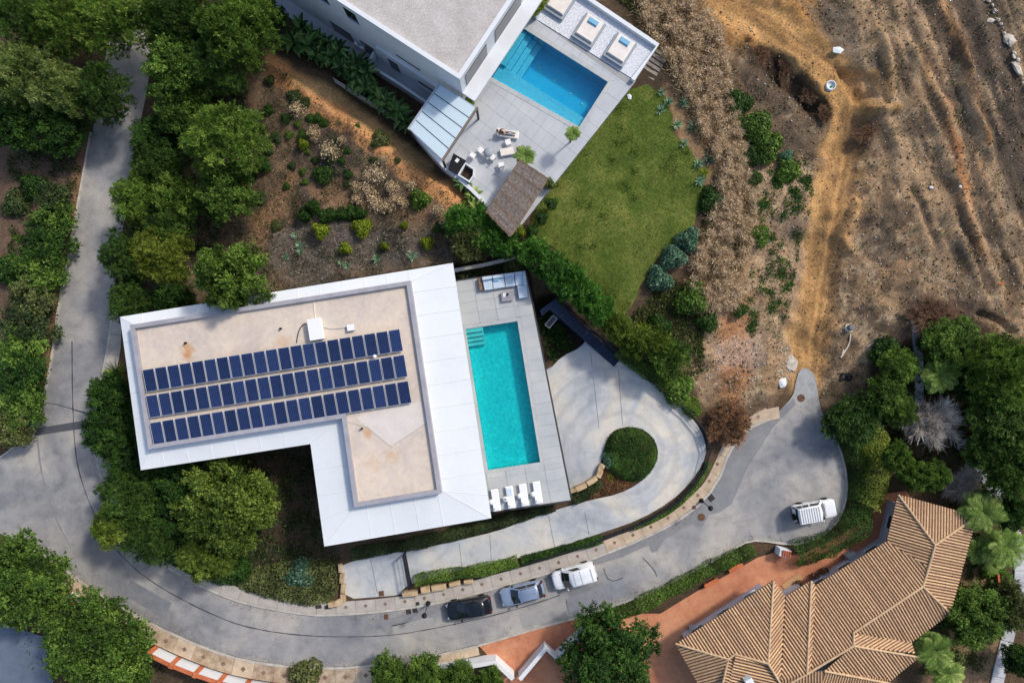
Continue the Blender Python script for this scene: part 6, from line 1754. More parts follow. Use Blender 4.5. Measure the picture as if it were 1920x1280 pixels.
T = [
 (48,36,120,'pine','pine_dark',6.5,'dark pine in the top left corner of the picture'),
 (118,46,125,'pine','pine',7.2,'bright green pine left of the road at the top edge'),
 (192,44,120,'pine','pine',6.5,'green pine whose crown touches the road at the top edge'),
 (46,140,130,'pine','pine_grey',7.2,'large pale pine at the left edge of the picture'),
 (128,168,98,'pine','pine_grey',6.2,'narrow pale pine right of the large pale pine'),
 (192,176,112,'pine','pine_dark',6,'dark pine leaning over the bend of the road'),
 (22,228,105,'broad','deep',5,'dark leafy tree below the large pale pine'),
 (108,238,105,'broad','deep',4.2,'dark shrubby tree where the brown verge begins'),
 (262,32,112,'pine','pine',6.5,'olive green pine right of the road at the top edge'),
 (345,34,125,'pine','pine_dark',7.5,'dark pine at the top edge, second to the right of the road'),
 (445,48,150,'pine','pine',8,'tall pine at the top edge beside the pale house path'),
 (500,28,70,'broad','deep',4.2,'dark leafy tree squeezed between tall pine and pale path'),
 (335,128,140,'broad','broad',6.8,'leafy bright green tree right of the shaded road'),
 (412,116,120,'pine','pine_dark',6.2,'dark pine between the tall pine and the bare slope'),
 (338,206,105,'broad','broad',5.4,'leafy tree just below the bright leafy one by the road'),
 (288,258,98,'broad','deep',5,'dark leafy tree at the road edge above the row of pines'),
 (422,262,160,'pine','pine',7.5,'large bright pine spreading over the hill side of the road'),
 (419,356,120,'round','broad',5.6,'round bright green tree just below the large bright pine'),
 (300,316,108,'pine','pine_dark',5.6,'dark pine between the road and the large bright pine'),
 (258,372,112,'pine','pine',6,'pine overhanging the road level with the round tree'),
 (326,372,96,'round','pine',5.6,'dense rounded tree beside the round bright tree'),
 (318,424,100,'pine','pine_dark',5,'dark pine below the dense rounded tree'),
 (234,482,100,'pine','pine_dark',6.2,'dark pine overhanging the road above the villa corner'),
 (302,474,112,'pine','yellow',6,'yellowish pine next to the dark road pine above the villa'),
 (425,518,142,'round','pine',9.2,'large green tree overlapping the solar roof edge'),
 (322,562,76,'broad','deep',5.5,'small dark tree touching the back edge of the solar roof'),
 (246,566,92,'pine','pine_dark',4.8,'dark pine at the back left corner of the solar roof'),
 (205,744,92,'broad','deep',4.6,'dark tree left of the villa beside the grey gully band'),
 (200,806,108,'broad','deep',5.0,'dark tree left of the villa just below the gully band'),
 (236,868,96,'broad','deep',4.4,'dark tree at the front left corner of the villa roof'),
 (240,936,120,'pine','pine_dark',5.2,'dark pine below the front left villa corner'),
 (214,988,92,'pine','bright',5.0,'bright small pine hanging over the road curve'),
 (286,1012,112,'pine','pine_dark',4.8,'dark pine at the pavement inside the road curve'),
 (338,900,118,'broad','deep',5.2,'dark tree in the shade of the villa front'),
 (418,948,196,'broad','bright',7.0,'large bright yellow-green tree in front of the villa'),
 (390,1036,120,'pine','bright',5.2,'bright pine below the large yellow-green tree'),
 (322,970,100,'broad','deep',4.6,'dark tree left of the large yellow-green tree'),
 (490,960,60,'pine','pine',4.5,'slim green pine right of the large yellow-green tree'),
 (36,1096,190,'broad','broad',6.4,'broad green tree at the left edge beside the white wall'),
 (176,1206,200,'broad','broad',6.6,'large green tree between the two white wall pieces'),
 (232,1268,100,'broad','broad',5,'green tree at the bottom edge right of the large one'),
 (728,1268,80,'broad','broad',4.2,'light leafy tree at the bottom edge left of the entrance row'),
 (796,1268,84,'broad','broad',4.4,'light leafy tree at the bottom edge, second of the entrance row'),
 (862,1274,70,'broad','broad',4.2,'light leafy tree at the bottom edge, third of the entrance row'),
 (920,1280,56,'broad','broad',4.0,'light leafy tree tucked into the angle of the white entrance wall'),
 (1142,1236,200,'round','deep',6.0,'large round dark green tree between wall and tiled house'),
 (1688,688,80,'broad','broad',3.6,'dark tree between the rubble and the narrow concrete path'),
 (1664,742,80,'broad','broad',4,'green tree at the top end of the yellow hedge'),
 (1694,772,64,'broad','broad',3.4,'green tree left of the bare grey tree'),
 (1684,858,62,'round','broad',3.8,'small dense tree between yellow hedge and bare grey tree'),
 (1792,650,118,'broad','broad',4.2,'leafy tree above the pale fan palm'),
 (1812,712,84,'broad','deep',3.2,'dark tree right of the pale fan palm'),
 (1888,690,140,'pine','pine',7,'dark pine at the right edge below the bare plot'),
 (1890,770,170,'broad','broad',5.6,'huge dark tree at the right edge level with the bare grey tree'),
 (1884,850,120,'pine','pine_dark',5.2,'dark pine right of the white garden path'),
 (1908,880,120,'broad','broad',6.5,'dark tree cut by the right edge above the path bend'),
 (1902,960,80,'broad','deep',5,'dark tree at the right edge beside the upper palms'),
 (1720,892,68,'round','broad',4.2,'dense rounded tree at the top of the tiled roof'),
 (1756,892,64,'round','broad',4.0,'dense rounded tree left of the second bare plant'),
 (1830,1156,138,'round','broad',5.2,'round green tree right of the tiled roof'),
 (1896,1136,84,'conifer','olive',4.2,'wispy grey-green tree over the white path'),
 (1916,1240,70,'broad','deep',4,'dark tree in the bottom right corner'),
 (1602,790,100,'conifer','pine_dark',3.4,'feathery dark conifer at the mouth of the turning circle'),
]
for a_ in T: tree(*a_)
for k, (px, py, d, pal, lb) in enumerate([(1000,474,62,'cypress','the first from the thatched pergola'), (1036,502,68,'cypress','the second from the thatched pergola'), (1070,528,66,'cypress','the third from the thatched pergola'), (1098,552,62,'cypress','the fourth from the thatched pergola'),
        (1126,582,58,'cypress','the fifth from the thatched pergola'), (1158,612,56,'bright','the sixth and brighter one'), (1190,642,56,'bright','the seventh and brighter one'), (1256,672,74,'broad','at its lower end above the driveway'),(1228,640,60,'bright','beside the bright spiky plants')]):
    tree(px, py, d, 'conifer', pal, 3.6 if k < 7 else 3.0, 'feathery green conifer of the lawn screen, ' + lb, 'conifer', 'conifer', 'conifers screening the lawn')
for px, py, d, pal, lb in [(862,412,62,'cypress','feathery green conifer on the hill crest left of the thatched pergola'), (905,428,84,'cypress','feathery green conifer under the terrace wall'), (942,452,60,'cypress','feathery green conifer at the tip of the thatched pergola'), (880,455,70,'olive','dull green conifer in the hollow below the terrace')]:
    tree(px, py, d, 'conifer', pal, 3.2, lb, 'conifer', 'conifer')

# ------------------------------------------------------------------ shrubs
SH = []
for i in range(5):
    rng = np.random.default_rng(300 + i); m = 1500; d = rnd_dir(m, rng); d[:, 2] = np.abs(d[:, 2]); pos = d * (.6 + .42 * rng.random((m, 1)) ** .5) * np.array([1, 1, .85])
    pos *= (1 + .18 * np.sin(3 * np.arctan2(pos[:, 1], pos[:, 0]) + i))[:, None]; pos += rng.normal(size=(m, 3)) * .05
    nn = unit(d + rng.normal(size=(m, 3)) * .6); dd = unit(np.cross(nn, rnd_dir(m, rng)))
    v_, _ = rhombs(pos + np.array([0, 0, .12]), dd, nn, .2 * rng.uniform(.6, 1.4, m), .1 * rng.uniform(.7, 1.3, m), .1)
    SH.append(leaf_mesh('foliage', v_, .5 + rng.normal(size=m) * .2, L['scrub']))
DRY = []
for i in range(3):
    rng = np.random.default_rng(330 + i); m = 520; az = rng.uniform(0, 6.28, m); el = rng.uniform(.35, 1.5, m); d = np.stack([np.cos(az) * np.cos(el), np.sin(az) * np.cos(el), np.sin(el)], 1)
    l_ = rng.uniform(.5, 1.05, m); v1, _ = rhombs(d * l_[:, None] * .5, d, rnd_dir(m, rng), l_, .02 * np.ones(m))
    v2, _ = rhombs(d * l_[:, None] + rng.normal(size=(m, 3)) * .04, rnd_dir(m, rng), rnd_dir(m, rng), .14 * rng.uniform(.5, 1.5, m), .08 * np.ones(m))
    DRY.append(leaf_mesh('foliage', np.concatenate([v1, v2]), np.concatenate([.3 + rng.normal(size=m) * .15, .7 + rng.normal(size=m) * .25]), L['dry']))
stem_me = MB()
for k in range(5):
    a_ = k * 1.26; stem_me.tube((0, 0, -.15), (.35 * math.cos(a_), .35 * math.sin(a_), .6), .04, .015, n=5, caps=False)
stem_me = stem_me.mesh('stem', M['bark'])
def shrub(px, py, dpx, pal, label, group=None, h=None, meshes=None, name='shrub', cat='shrub', parts=True):
    h = h or max(.35, dpx / 20 * .42)
    p = at(px, py, h * .6); r_ = dpx / 2 * (CAM_H - p.z) / FPX
    e = empty(name, (p.x, p.y, p.z - .03), label, cat, group, trng.uniform(0, 6.28)); e.scale = (r_, r_ * trng.uniform(.85, 1.15), h)
    o = link_mesh('foliage', trng.choice(meshes or SH), e); set_mat(o, L[pal])
    if parts: link_mesh('stem', stem_me, e)
    return e
HG = 'small green shrubs on the hillside'
ORD = 'first second third fourth fifth sixth seventh eighth ninth tenth eleventh twelfth thirteenth fourteenth fifteenth sixteenth seventeenth eighteenth nineteenth twentieth'.split()
def ranked(items, bands, axis=0):
    out = {}
    for lo, hi, txt in bands:
        for k, it in enumerate(sorted([i for i in items if lo <= i[1] < hi], key=lambda i: i[axis])): out[it] = txt % ORD[k]
    return out
HS = [(504,206,24,'deep'),(550,179,28,'scrub'),(571,190,26,'scrub'),(536,221,22,'deep'),(557,232,15,'broad'),(580,221,18,'deep'),(595,221,22,'deep'),(607,230,22,'deep'),(542,252,16,'broad'),(517,256,24,'scrub'),(566,252,20,'deep'),(630,262,14,'scrub'),(651,282,16,'deep'),(670,234,11,'broad'),(576,284,12,'broad'),
        (492,308,32,'deep'),(547,310,16,'scrub'),(567,321,14,'broad'),(605,326,36,'deep'),(571,341,14,'broad'),(536,349,16,'deep'),(652,326,20,'deep'),(650,344,16,'scrub'),(517,422,24,'olive'),(485,370,30,'scrub'),(620,300,18,'scrub'),(640,300,16,'deep'),(500,280,24,'scrub'),(470,330,26,'deep'),(700,270,14,'scrub'),(480,120,26,'olive'),(505,150,22,'scrub'),(745,300,14,'olive'),(825,425,30,'deep'),(700,300,15,'scrub'),(590,300,14,'deep')]
HL = ranked(HS, [(0, 228, 'small green shrub high on the hillside, %s from the left'), (228, 296, 'small green shrub halfway up the hillside, %s from the left'), (296, 600, 'small green shrub low on the hillside, %s from the left')])
for it in HS:
    px, py, d, pal = it; shrub(px, py, d * .95, pal, HL[it], HG)
GB = 'row of rounded shrubs across the hillside'
for k, (px, py, d) in enumerate([(570,401,26),(585,386,24),(607,403,24),(620,402,22),(639,400,22),(660,399,26),(674,398,22)]):
    shrub(px, py, d * 1.1, 'deep', 'rounded shrub in the hillside row, %s from the left' % ORD[k], GB, .9)
for px, py, d, lb in [(600,431,28,'round lime green shrub with a dark centre on the hillside'), (677,426,34,'largest lime green shrub on the hillside'), (567,269,18,'small lime green shrub high on the hillside'), (646,465,21,'lime green shrub between two agaves near the villa roof'), (720,461,15,'smallest lime green shrub above the villa roof'), (800,455,23,'lime green shrub nearest the conifers below the terrace'), (757,422,14,'tiny lime green shrub left of the conifers')]:
    shrub(px, py, d * 1.12, 'lime', lb, None, .9)
shrub(786, 372, 38, 'broad', 'bright green bush standing alone near the hill crest', None, 1.3)
shrub(711, 261, 34, 'olive', 'olive green bush on the upper part of the hill crest', None, 1.0)
DS = [(590,250,34),(617,281,46),(557,203,38),(705,325,44),(690,352,44),(705,378,46),(725,385,36),(740,372,30),(670,372,30),(668,350,30),(735,350,34),(755,380,26),(640,262,22),(820,395,30),(835,415,28),(720,300,24),(690,330,28),(770,345,26)]
DL = ranked(DS, [(0, 335, 'dry pale scrub on the upper hillside, %s from the left'), (335, 600, 'dry pale scrub on the lower hillside, %s from the left')])
for it in DS:
    px, py, d = it; shrub(px, py, d, 'dry', DL[it], 'dry pale scrub clumps on the hillside', .8, DRY, 'dry_scrub')

def blades_mesh(seed, n, ln, wd, el0, el1, tmid=.55, seg=3, droop=.35):
    """rosette of tapering blades, each bent in seg quads"""
    rng = np.random.default_rng(seed); V_ = []; t_ = []
    for k in range(n):
        az = k * 2.399 + rng.normal() * .1; el = rng.uniform(el0, el1); l = ln * rng.uniform(.75, 1.1); w = wd * rng.uniform(.8, 1.2)
        h = np.array([math.cos(az), math.sin(az), 0]); s = np.array([-math.sin(az), math.cos(az), 0]); p = np.zeros(3); prof = [1.0, 1.05, .75, .12] if seg == 3 else list(np.interp(np.linspace(0, 1, seg + 1), [0, .3, .7, 1], [.5, 1, .85, .1]))
        e = el; tt = tmid + rng.normal() * .15
        for j in range(seg):
            q = p + (h * math.cos(e) + np.array([0, 0, math.sin(e)])) * l / seg
            V_ += [p - s * w * prof[j] / 2, p + s * w * prof[j] / 2, q + s * w * prof[j + 1] / 2, q - s * w * prof[j + 1] / 2]; t_.append(tt + rng.normal() * .06)
            p = q; e -= droop
    return leaf_mesh('blades', np.array(V_), np.array(t_), L['agave'])
AG = [blades_mesh(400 + i, 26, 1.0, .17, .25, 1.35, droop=-.08) for i in range(3)]
YU = [blades_mesh(410 + i, 44, 1.0, .075, .1, 1.4, droop=.12) for i in range(2)]
def rosette(px, py, dpx, pal, label, group=None, meshes=None, name='agave', cat='agave', h=None, base=0.0):
    h = h or dpx / 2 / 20
    p = at(px, py, h * .4 + base); r_ = dpx / 2 * (CAM_H - p.z) / FPX
    e = empty(name, (p.x, p.y, p.z + base - .02), label, cat, group, trng.uniform(0, 6.28)); e.scale = (r_, r_, h)
    o = link_mesh('leaves', trng.choice(meshes or AG), e); set_mat(o, L[pal])
    if base: MB().tube((0, 0, -base / h), (0, 0, 0), .12 / r_ * .8, .1 / r_, n=8).build('stem', M['bark']).parent = e
    return e
for k, (px, py, d) in enumerate([(537,481,18),(552,440,18),(560,459,20),(563,471,20),(637,492,14),(650,497,18),(706,484,24),(774,480,26)]):
    rosette(px, py, d * 1.15, 'agave', 'pale green agave above the solar roof, %s from the left' % ORD[k], 'agaves above the solar roof')
for k, (px, py, d) in enumerate([(1240,172,18),(1255,190,24),(1283,192,26),(1240,205,22),(1270,232,24),(1302,236,32),(1284,268,20),(1332,300,28),(1312,306,26),(1314,338,26)]):
    rosette(px, py, d * 1.15, 'agave' if d < 27 else 'teal', 'blue-green agave in the lawn border, %s from the top' % ORD[k], 'agaves in the lawn border', h=.9)
rosette(1322, 322, 30, 'lime', 'yellow-green spiky plant in the lawn border', meshes=YU, name='spiky_plant', cat='plant')
for px, py, d, lb in [(1292,448,42,'rounded blue-green bush at the lawn edge, the uppermost of three'), (1264,482,44,'rounded blue-green bush at the lawn edge, the middle of three'), (1238,522,44,'rounded blue-green bush at the lawn edge, the lowest of three')]:
    shrub(px, py, d, 'teal', lb, 'three rounded bushes at the lawn edge', 1.5)
for px, py, d, pal, lb in [(1334,372,44,'deep','dark bush where lawn and reed bank meet'), (1386,190,48,'deep','dark round bush at the top of the plot thicket'), (1420,238,62,'broad','large green bush in the plot thicket'), (1440,272,56,'broad','green bush at the lower right of the plot thicket'), (1408,290,40,'deep','dark bush at the lower left of the plot thicket'),
        (1480,318,44,'broad','green bush left of the dirt track'), (1476,292,26,'teal','blue-green bush above the green one left of the dirt track'), (1414,332,30,'deep','dark bush beside the reed bank below the thicket'), (1424,440,44,'broad','loose green bush right of the reed bank'), (1422,388,26,'deep','small dark bush hugging the reed bank'),
        (1236,610,44,'deep','dark bush at the lower tip of the lawn'), (1300,560,60,'broad','low green bush below the reed bank'), (1328,600,40,'deep','dark bush on the slope below the reed bank'), (1388,580,28,'deep','small dark bush alone on the plot below the reeds'), (1270,730,60,'broad','green bush above the driveway fence'), (1300,764,34,'bright','small bright bush at the driveway fence bend'),
        (1668,660,60,'deep','dark bush left of the narrow concrete path'), (1735,640,30,'deep','small bush right of the narrow concrete path'), (1640,850,50,'lime','yellow-green bush behind the turning circle hedge'), (571,1270,60,'olive','olive green bush on the patterned pavement'), (560,1078,52,'teal','blue-green bush in the dark front garden'), (450,1070,46,'deep','dark bush under the large yellow-green tree'),
        (1144,862,30,'teal','blue-green bush at the left of the driveway island'), (58,347,46,'deep','dark bush on the brown plot left of the road'), (22,380,50,'scrub','grey-green bush at the left edge below the pines'), (6,506,54,'deep','dark bush cut by the left edge of the picture'), (1866,1066,40,'broad','green bush beside the white path right of the tiled roof'), (1885,1095,44,'broad','second green bush beside the white path'), (1790,1250,50,'olive','olive bush at the bottom edge left of the white path'), (962,498,34,'olive','sprawling bush behind the corner sofa'), (866,518,16,'scrub','small bush in the dark bed beside the villa corner')]:
    shrub(px, py, d * 1.05, pal, lb, None, max(.7, d / 20 * .5))
tb = 'ball shaped bushes along the terrace edge'
for px, py, d, pal, lb in [(1030,345,22,'bright','ball bush right of the thatched pergola'), (1034,382,24,'deep','ball bush at the terrace edge, uppermost of three dark ones'), (1016,409,24,'deep','ball bush at the terrace edge, middle of three dark ones'), (998,434,24,'deep','ball bush at the terrace edge, lowest of three dark ones'), (973,434,26,'lime','yellowish bush at the lower corner of the thatched pergola'), (878,190,30,'lime','yellowish bush between white house and glass pergola')]:
    p = P(px, py, ZT2 + .6); r_ = d / 2 * (CAM_H - 4.6) / FPX
    e = empty('potted_bush', (p.x, p.y, ZT2), lb, 'shrub', tb); MB().lathe((p.x, p.y, ZT2), [(r_ * .5, 0), (r_ * .62, .35), (r_ * .5, .35), (.02, .3)], 12).build('pot', M['white_plastic'], e)
    o = link_mesh('foliage', trng.choice(SH), e, (0, 0, .3)); o.scale = (r_, r_, .95); set_mat(o, L[pal])
e = empty('planter_bush', P(1000, 4, ZT2), 'bright clipped bush in a white planter by the pool', 'shrub')
MB().prism(pxy([(985, 12), (1006, 32), (1030, -5), (1008, -22)], ZT2 + .6), ZT2, ZT2 + .6).build('planter', M['white_wall'], e)
p = P(1003, 2, ZT2 + 1.2)
for dx, dy in ((0, 0), (.5, .7), (-.35, -.5), (.2, -.2)):
    o = link_mesh('foliage', trng.choice(SH), e, (p.x + dx - e.location.x, p.y + dy - e.location.y, .55)); o.scale = (.75, .75, 1.0); set_mat(o, L['lime'])

# ------------------------------------------------------------------ palms, bananas, bare trees
def palm_mesh(seed, nf=44, ln=1.0):
    rng = np.random.default_rng(seed); V_ = []; t_ = []
    for k in range(nf):
        az = k * 2.399 + rng.normal() * .15; el = rng.uniform(-.15, 1.15); l = ln * rng.uniform(.8, 1.1); h = np.array([math.cos(az), math.sin(az), 0]); s0 = np.array([-math.sin(az), math.cos(az), 0]); p = np.zeros(3); e = el; tt = .55 + rng.normal() * .15
        ns = 9
        for j in range(ns):
            dv = h * math.cos(e) + np.array([0, 0, math.sin(e)]); q = p + dv * l / ns; up_ = np.cross(dv, s0)
            V_ += [p - s0 * .012, p + s0 * .012, q + s0 * .01, q - s0 * .01]; t_.append(tt)
            if j > 0:
                for f in (.2, .7):
                    for sd in (-1, 1):
                        b = p + (q - p) * f; w = .30 * math.sin(math.pi * min(1, (j + f) / ns * .9 + .12)) ** .7 * ln
                        tip = b + (s0 * sd * .8 + dv * .65 - up_ * 0 + np.array([0, 0, -.15])) * w; m_ = (b + tip) / 2; wv = dv * .026 * ln
                        V_ += [b, m_ + wv, tip, m_ - wv]; t_.append(tt + rng.normal() * .12)
            p = q; e -= .16
    return leaf_mesh('fronds', np.array(V_), np.array(t_), L['palm'])
PM = [palm_mesh(500 + i) for i in range(3)]
def palm(px, py, dpx, hgt, label, pal='palm', z=None, trunk=.16):
    if z is None: p = at(px, py, hgt); zz = p.z
    else: p = P(px, py, z + hgt); zz = z
    r_ = dpx / 2 * (CAM_H - zz - hgt) / FPX
    e = empty('palm_tree', (p.x, p.y, zz), label, 'palm', None, trng.uniform(0, 6.28))
    o = link_mesh('fronds', trng.choice(PM), e, (0, 0, hgt)); o.scale = (r_, r_, r_ * .8); set_mat(o, L[pal])
    prof = [(trunk * (1.25 if k == 0 else 1 + .12 * (k % 2)), hgt * k / 10 - (.1 if k == 0 else 0)) for k in range(11)]
    t_ = MB().lathe((0, 0, 0), prof, 9).build('trunk', M['bark']); t_.parent = e
    return e
palm(1842, 958, 92, 3.6, 'feathery palm at the upper right corner of the tiled roof')
palm(1886, 1022, 96, 3.6, 'feathery palm nearest the white path bend')
palm(1832, 1030, 60, 2.6, 'pale leafy palm between tiled roof and feathery palms')
palm(1752, 1218, 84, 3.2, 'palm right of the lower tiled roof tip')
palm(1776, 1262, 70, 2.8, 'palm at the bottom edge below the tiled roof')
palm(1860, 1060, 40, 1.6, 'small palm above the round green tree')
palm(1762, 706, 76, 3.2, 'pale fan palm beside the narrow concrete path')
palm(1832, 850, 62, 2.4, 'bright spiky palm between bare grey tree and white path', 'broad')
palm(1074, 250, 34, 2.6, 'slender palm at the lower corner of the blue pool', z=ZT2, trunk=.07)
palm(984, 292, 46, 2.4, 'bushy palm at the top of the thatched pergola', z=ZT2, trunk=.08)
for px, py, d, lb in [(1205, 615, 40, 'spiky yellow-green plant above the lower conifers'), (1216, 650, 34, 'spiky yellow-green plant beside the driveway conifers'), (1232, 668, 34, 'spiky yellow-green plant nearest the driveway fence')]:
    rosette(px, py, d, 'lime', lb, 'spiky plants beside the conifers', YU, 'spiky_plant', 'plant', 1.1, .6)
rosette(1145, 897, 24, 'lime', 'yellow spiky plant in the driveway island', meshes=YU, name='spiky_plant', cat='plant', h=.7)
rosette(32, 447, 28, 'bright', 'bright spiky yucca on the brown plot left of the road', meshes=YU, name='yucca', cat='plant', h=.8)
rosette(214, 698, 58, 'lime', 'bright yellow-green tree fern beside the villa', meshes=YU, name='tree_fern', cat='plant', h=1.2, base=1.6)
rosette(1318, 122, 12, 'lime', 'small cactus rosette beside the timber steps', meshes=AG, name='cactus', cat='cactus', h=.5)
def banana_mesh(seed):
    rng = np.random.default_rng(seed); V_ = []; t_ = []
    for k in range(11):
        az = k * 2.399; e = rng.uniform(.4, 1.3); l = rng.uniform(.8, 1.2); w = rng.uniform(.26, .36); h = np.array([math.cos(az), math.sin(az), 0]); s = np.array([-math.sin(az), math.cos(az), 0]); p = np.array([0, 0, .0]); pr = [.15, .8, 1, .9, .5, .05]; tt = .5 + rng.normal() * .22
        for j in range(5):
            q = p + (h * math.cos(e) + np.array([0, 0, math.sin(e)])) * l / 5; up_ = np.array([0, 0, .06])
            for sd in (-1, 1):
                a_ = [p, p + s * sd * w * pr[j] / 2 + up_ * pr[j], q + s * sd * w * pr[j + 1] / 2 + up_ * pr[j + 1], q]
                V_ += a_ if sd < 0 else a_[::-1]; t_.append(tt + .12 * sd + rng.normal() * .08)
            p = q; e -= .34
    return leaf_mesh('leaves', np.array(V_), np.array(t_), L['banana'])
BN = [banana_mesh(520 + i) for i in range(4)]
bl = smooth_line([(556, 58), (600, 84), (640, 110), (690, 150), (740, 190), (770, 215)], 1)
for k, q in enumerate(resample(bl, 17)):
    for side in (0, 1):
        px, py = q.x + trng.uniform(-5, 5) + (8 if side else -8), q.y + trng.uniform(-5, 5) + (-10 if side else 8)
        if side and k > 9: continue
        hgt = trng.uniform(1.4, 2.3); p = at(px, py, hgt + .5)
        e = empty('banana_plant', p, 'banana plant in the %s row beside the house path, %s from the pines' % ('back' if side else 'front', ORD[k]), 'banana plant', 'banana plants along the house path', trng.uniform(0, 6.28))
        o = link_mesh('leaves', trng.choice(BN), e, (0, 0, hgt * .8)); s_ = trng.uniform(1.1, 1.6); o.scale = (s_, s_, s_); set_mat(o, L['banana'])
        t_ = MB().lathe((0, 0, -.2), [(.13, 0), (.1, hgt * .5), (.07, hgt + .1)], 8).build('stem', M['bark']); t_.parent = e
for px, py, d, pal, lb in [(868, 340, 44, 'banana', 'leafy plant draped over the white terrace parapet, upper one'), (885, 362, 44, 'palm', 'leafy plant draped over the white terrace parapet, middle one'), (893, 388, 40, 'palm', 'leafy plant draped over the white terrace parapet, lower one')]:
    rosette(px, py, d, pal, lb, 'plants along the terrace parapet', BN, 'leafy_plant', 'plant', 1.1, 1.2)
def bare_mesh(seed, spread, n1=9, twig=900):
    rng = np.random.default_rng(seed); mb = MB(); tips = []
    for k in range(n1):
        az = k * 2.399 + rng.normal() * .2; el = rng.uniform(.5, 1.3); d = Vector((math.cos(az) * math.cos(el), math.sin(az) * math.cos(el), math.sin(el))); l = rng.uniform(.5, .8)
        a_ = Vector((0, 0, .15)); b = a_ + d * l; mb.tube(a_, b, .03, .016, n=5, caps=False)
        for j in range(6):
            d2 = (d + Vector(rng.normal(size=3) * .55)).normalized(); st = a_.lerp(b, rng.uniform(.4, 1)); c = st + d2 * rng.uniform(.3, .55); mb.tube(st, c, .011, .006, n=4, caps=False); tips.append((st, c, d2))
    mb.tube((0, 0, -.2), (0, 0, .2), .045, .04, n=7)
    V_ = []; t_ = []
    for k in range(twig):
        st, c, d2 = tips[rng.integers(len(tips))]; p = st.lerp(c, rng.uniform(.2, 1)); d3 = (d2 * .9 + Vector(rng.normal(size=3) * .45)).normalized(); q = p + d3 * rng.uniform(.15, .42); s = d3.cross(Vector(rng.normal(size=3))).normalized() * .0058
        V_ += [p - s, p + s, q + s * .5, q - s * .5]; t_.append(.5 + rng.normal() * .2)
    return mb.mesh('branches', M['bark_grey']), leaf_mesh('twigs', np.array([tuple(v) for v in V_]), np.array(t_), L['twig'])
L['twig'] = leaf_mat('grey_twigs', S(130, 124, 118), S(182, 176, 170), S(220, 214, 208), trans=.15)
L['twig_brown'] = leaf_mat('brown_twigs', S(70, 52, 40), S(112, 84, 64), S(150, 118, 92), trans=.05)
BR, TW = bare_mesh(600, 1, 13, 5200)
def bare(px, py, dpx, hgt, label, pal='twig', cat='tree', name='bare_tree', bark=None):
    p = at(px, py, hgt * .5); r_ = dpx / 2 * (CAM_H - p.z - hgt * .5) / FPX
    e = empty(name, (p.x, p.y, p.z), label, cat, None, trng.uniform(0, 6)); e.scale = (r_ * .9, r_ * .9, hgt * .75)
    o = link_mesh('branches', BR, e)
    if bark: set_mat(o, bark)
    o = link_mesh('twigs', TW, e); set_mat(o, L[pal]); return e
bare(1752, 790, 128, 4.2, 'bare grey leafless tree beside the garden path')
bare(1808, 912, 92, 2.4, 'bare grey leafless shrub at the top corner of the tiled roof')
bare(1748, 596, 110, 1.6, 'leafless brown brush at the edge of the bare plot', 'twig_brown', 'shrub', 'bare_shrub', M['bark'])
e = bare(1368, 796, 96, 2.2, 'round russet dry bush beside the turning circle', 'twig_brown', 'shrub', 'dry_bush', M['bark'])
p = at(1368, 796, 1.0)
o = link_mesh('foliage', ARCH['small'][0][0], e); o.scale = (.62, .62, .36); set_mat(o, L['brown'])
for px, py, d, lb in [(1425, 100, 56, 'tangle of dead roots at the upper end of the dark cut'), (1470, 125, 66, 'tangle of dead roots in the middle of the dark cut'), (1520, 175, 64, 'tangle of dead brushwood at the lower end of the dark cut'), (1548, 215, 50, 'dead brushwood beside the bend of the dirt track'), (1625, 250, 64, 'dead branches in the dark hollow right of the track')]:
    e = bare(px, py, d, .8, lb, 'twig_brown', 'branches', 'dead_branches', M['bark']); e.scale = (e.scale[0] * trng.uniform(.8, 1.4), e.scale[1] * trng.uniform(.5, .9), e.scale[2])

# ------------------------------------------------------------------ hedges
def scatter(poly, n, seed, z=None):
    rng = np.random.default_rng(seed); poly = np.array(poly); x0, y0 = poly.min(0); x1, y1 = poly.max(0); out = np.zeros((0, 2))
    while len(out) < n:
        q = rng.uniform((x0, y0), (x1, y1), (n * 2, 2)); out = np.concatenate([out, q[in_poly(q[:, 0], q[:, 1], poly)]])
    return out[:n], rng
def hzv(x, y):
    i = np.clip(np.searchsorted(GX, x) - 1, 0, len(GX) - 2); j = np.clip(np.searchsorted(GY, y) - 1, 0, len(GY) - 2)
    u = (x - GX[i]) / (GX[i + 1] - GX[i]); v = (y - GY[j]) / (GY[j + 1] - GY[j])
    return (ZT[j, i] * (1 - u) + ZT[j, i + 1] * u) * (1 - v) + (ZT[j + 1, i] * (1 - u) + ZT[j + 1, i + 1] * u) * v
def leaf_ball(parent, c, r_, n, ln, m):
    rng = np.random.default_rng(int(abs(c[0]) * 10) + n); d = rnd_dir(n, rng); off = off_of(parent)
    v_, _ = rhombs(np.array(c) - np.array(off) + d * r_ * (.5 + .5 * rng.random((n, 1))), rnd_dir(n, rng), d, ln * np.ones(n), ln * .5 * np.ones(n))
    return link_mesh('foliage', leaf_mesh('foliage', v_, .5 + rng.normal(size=n) * .2, m), parent)
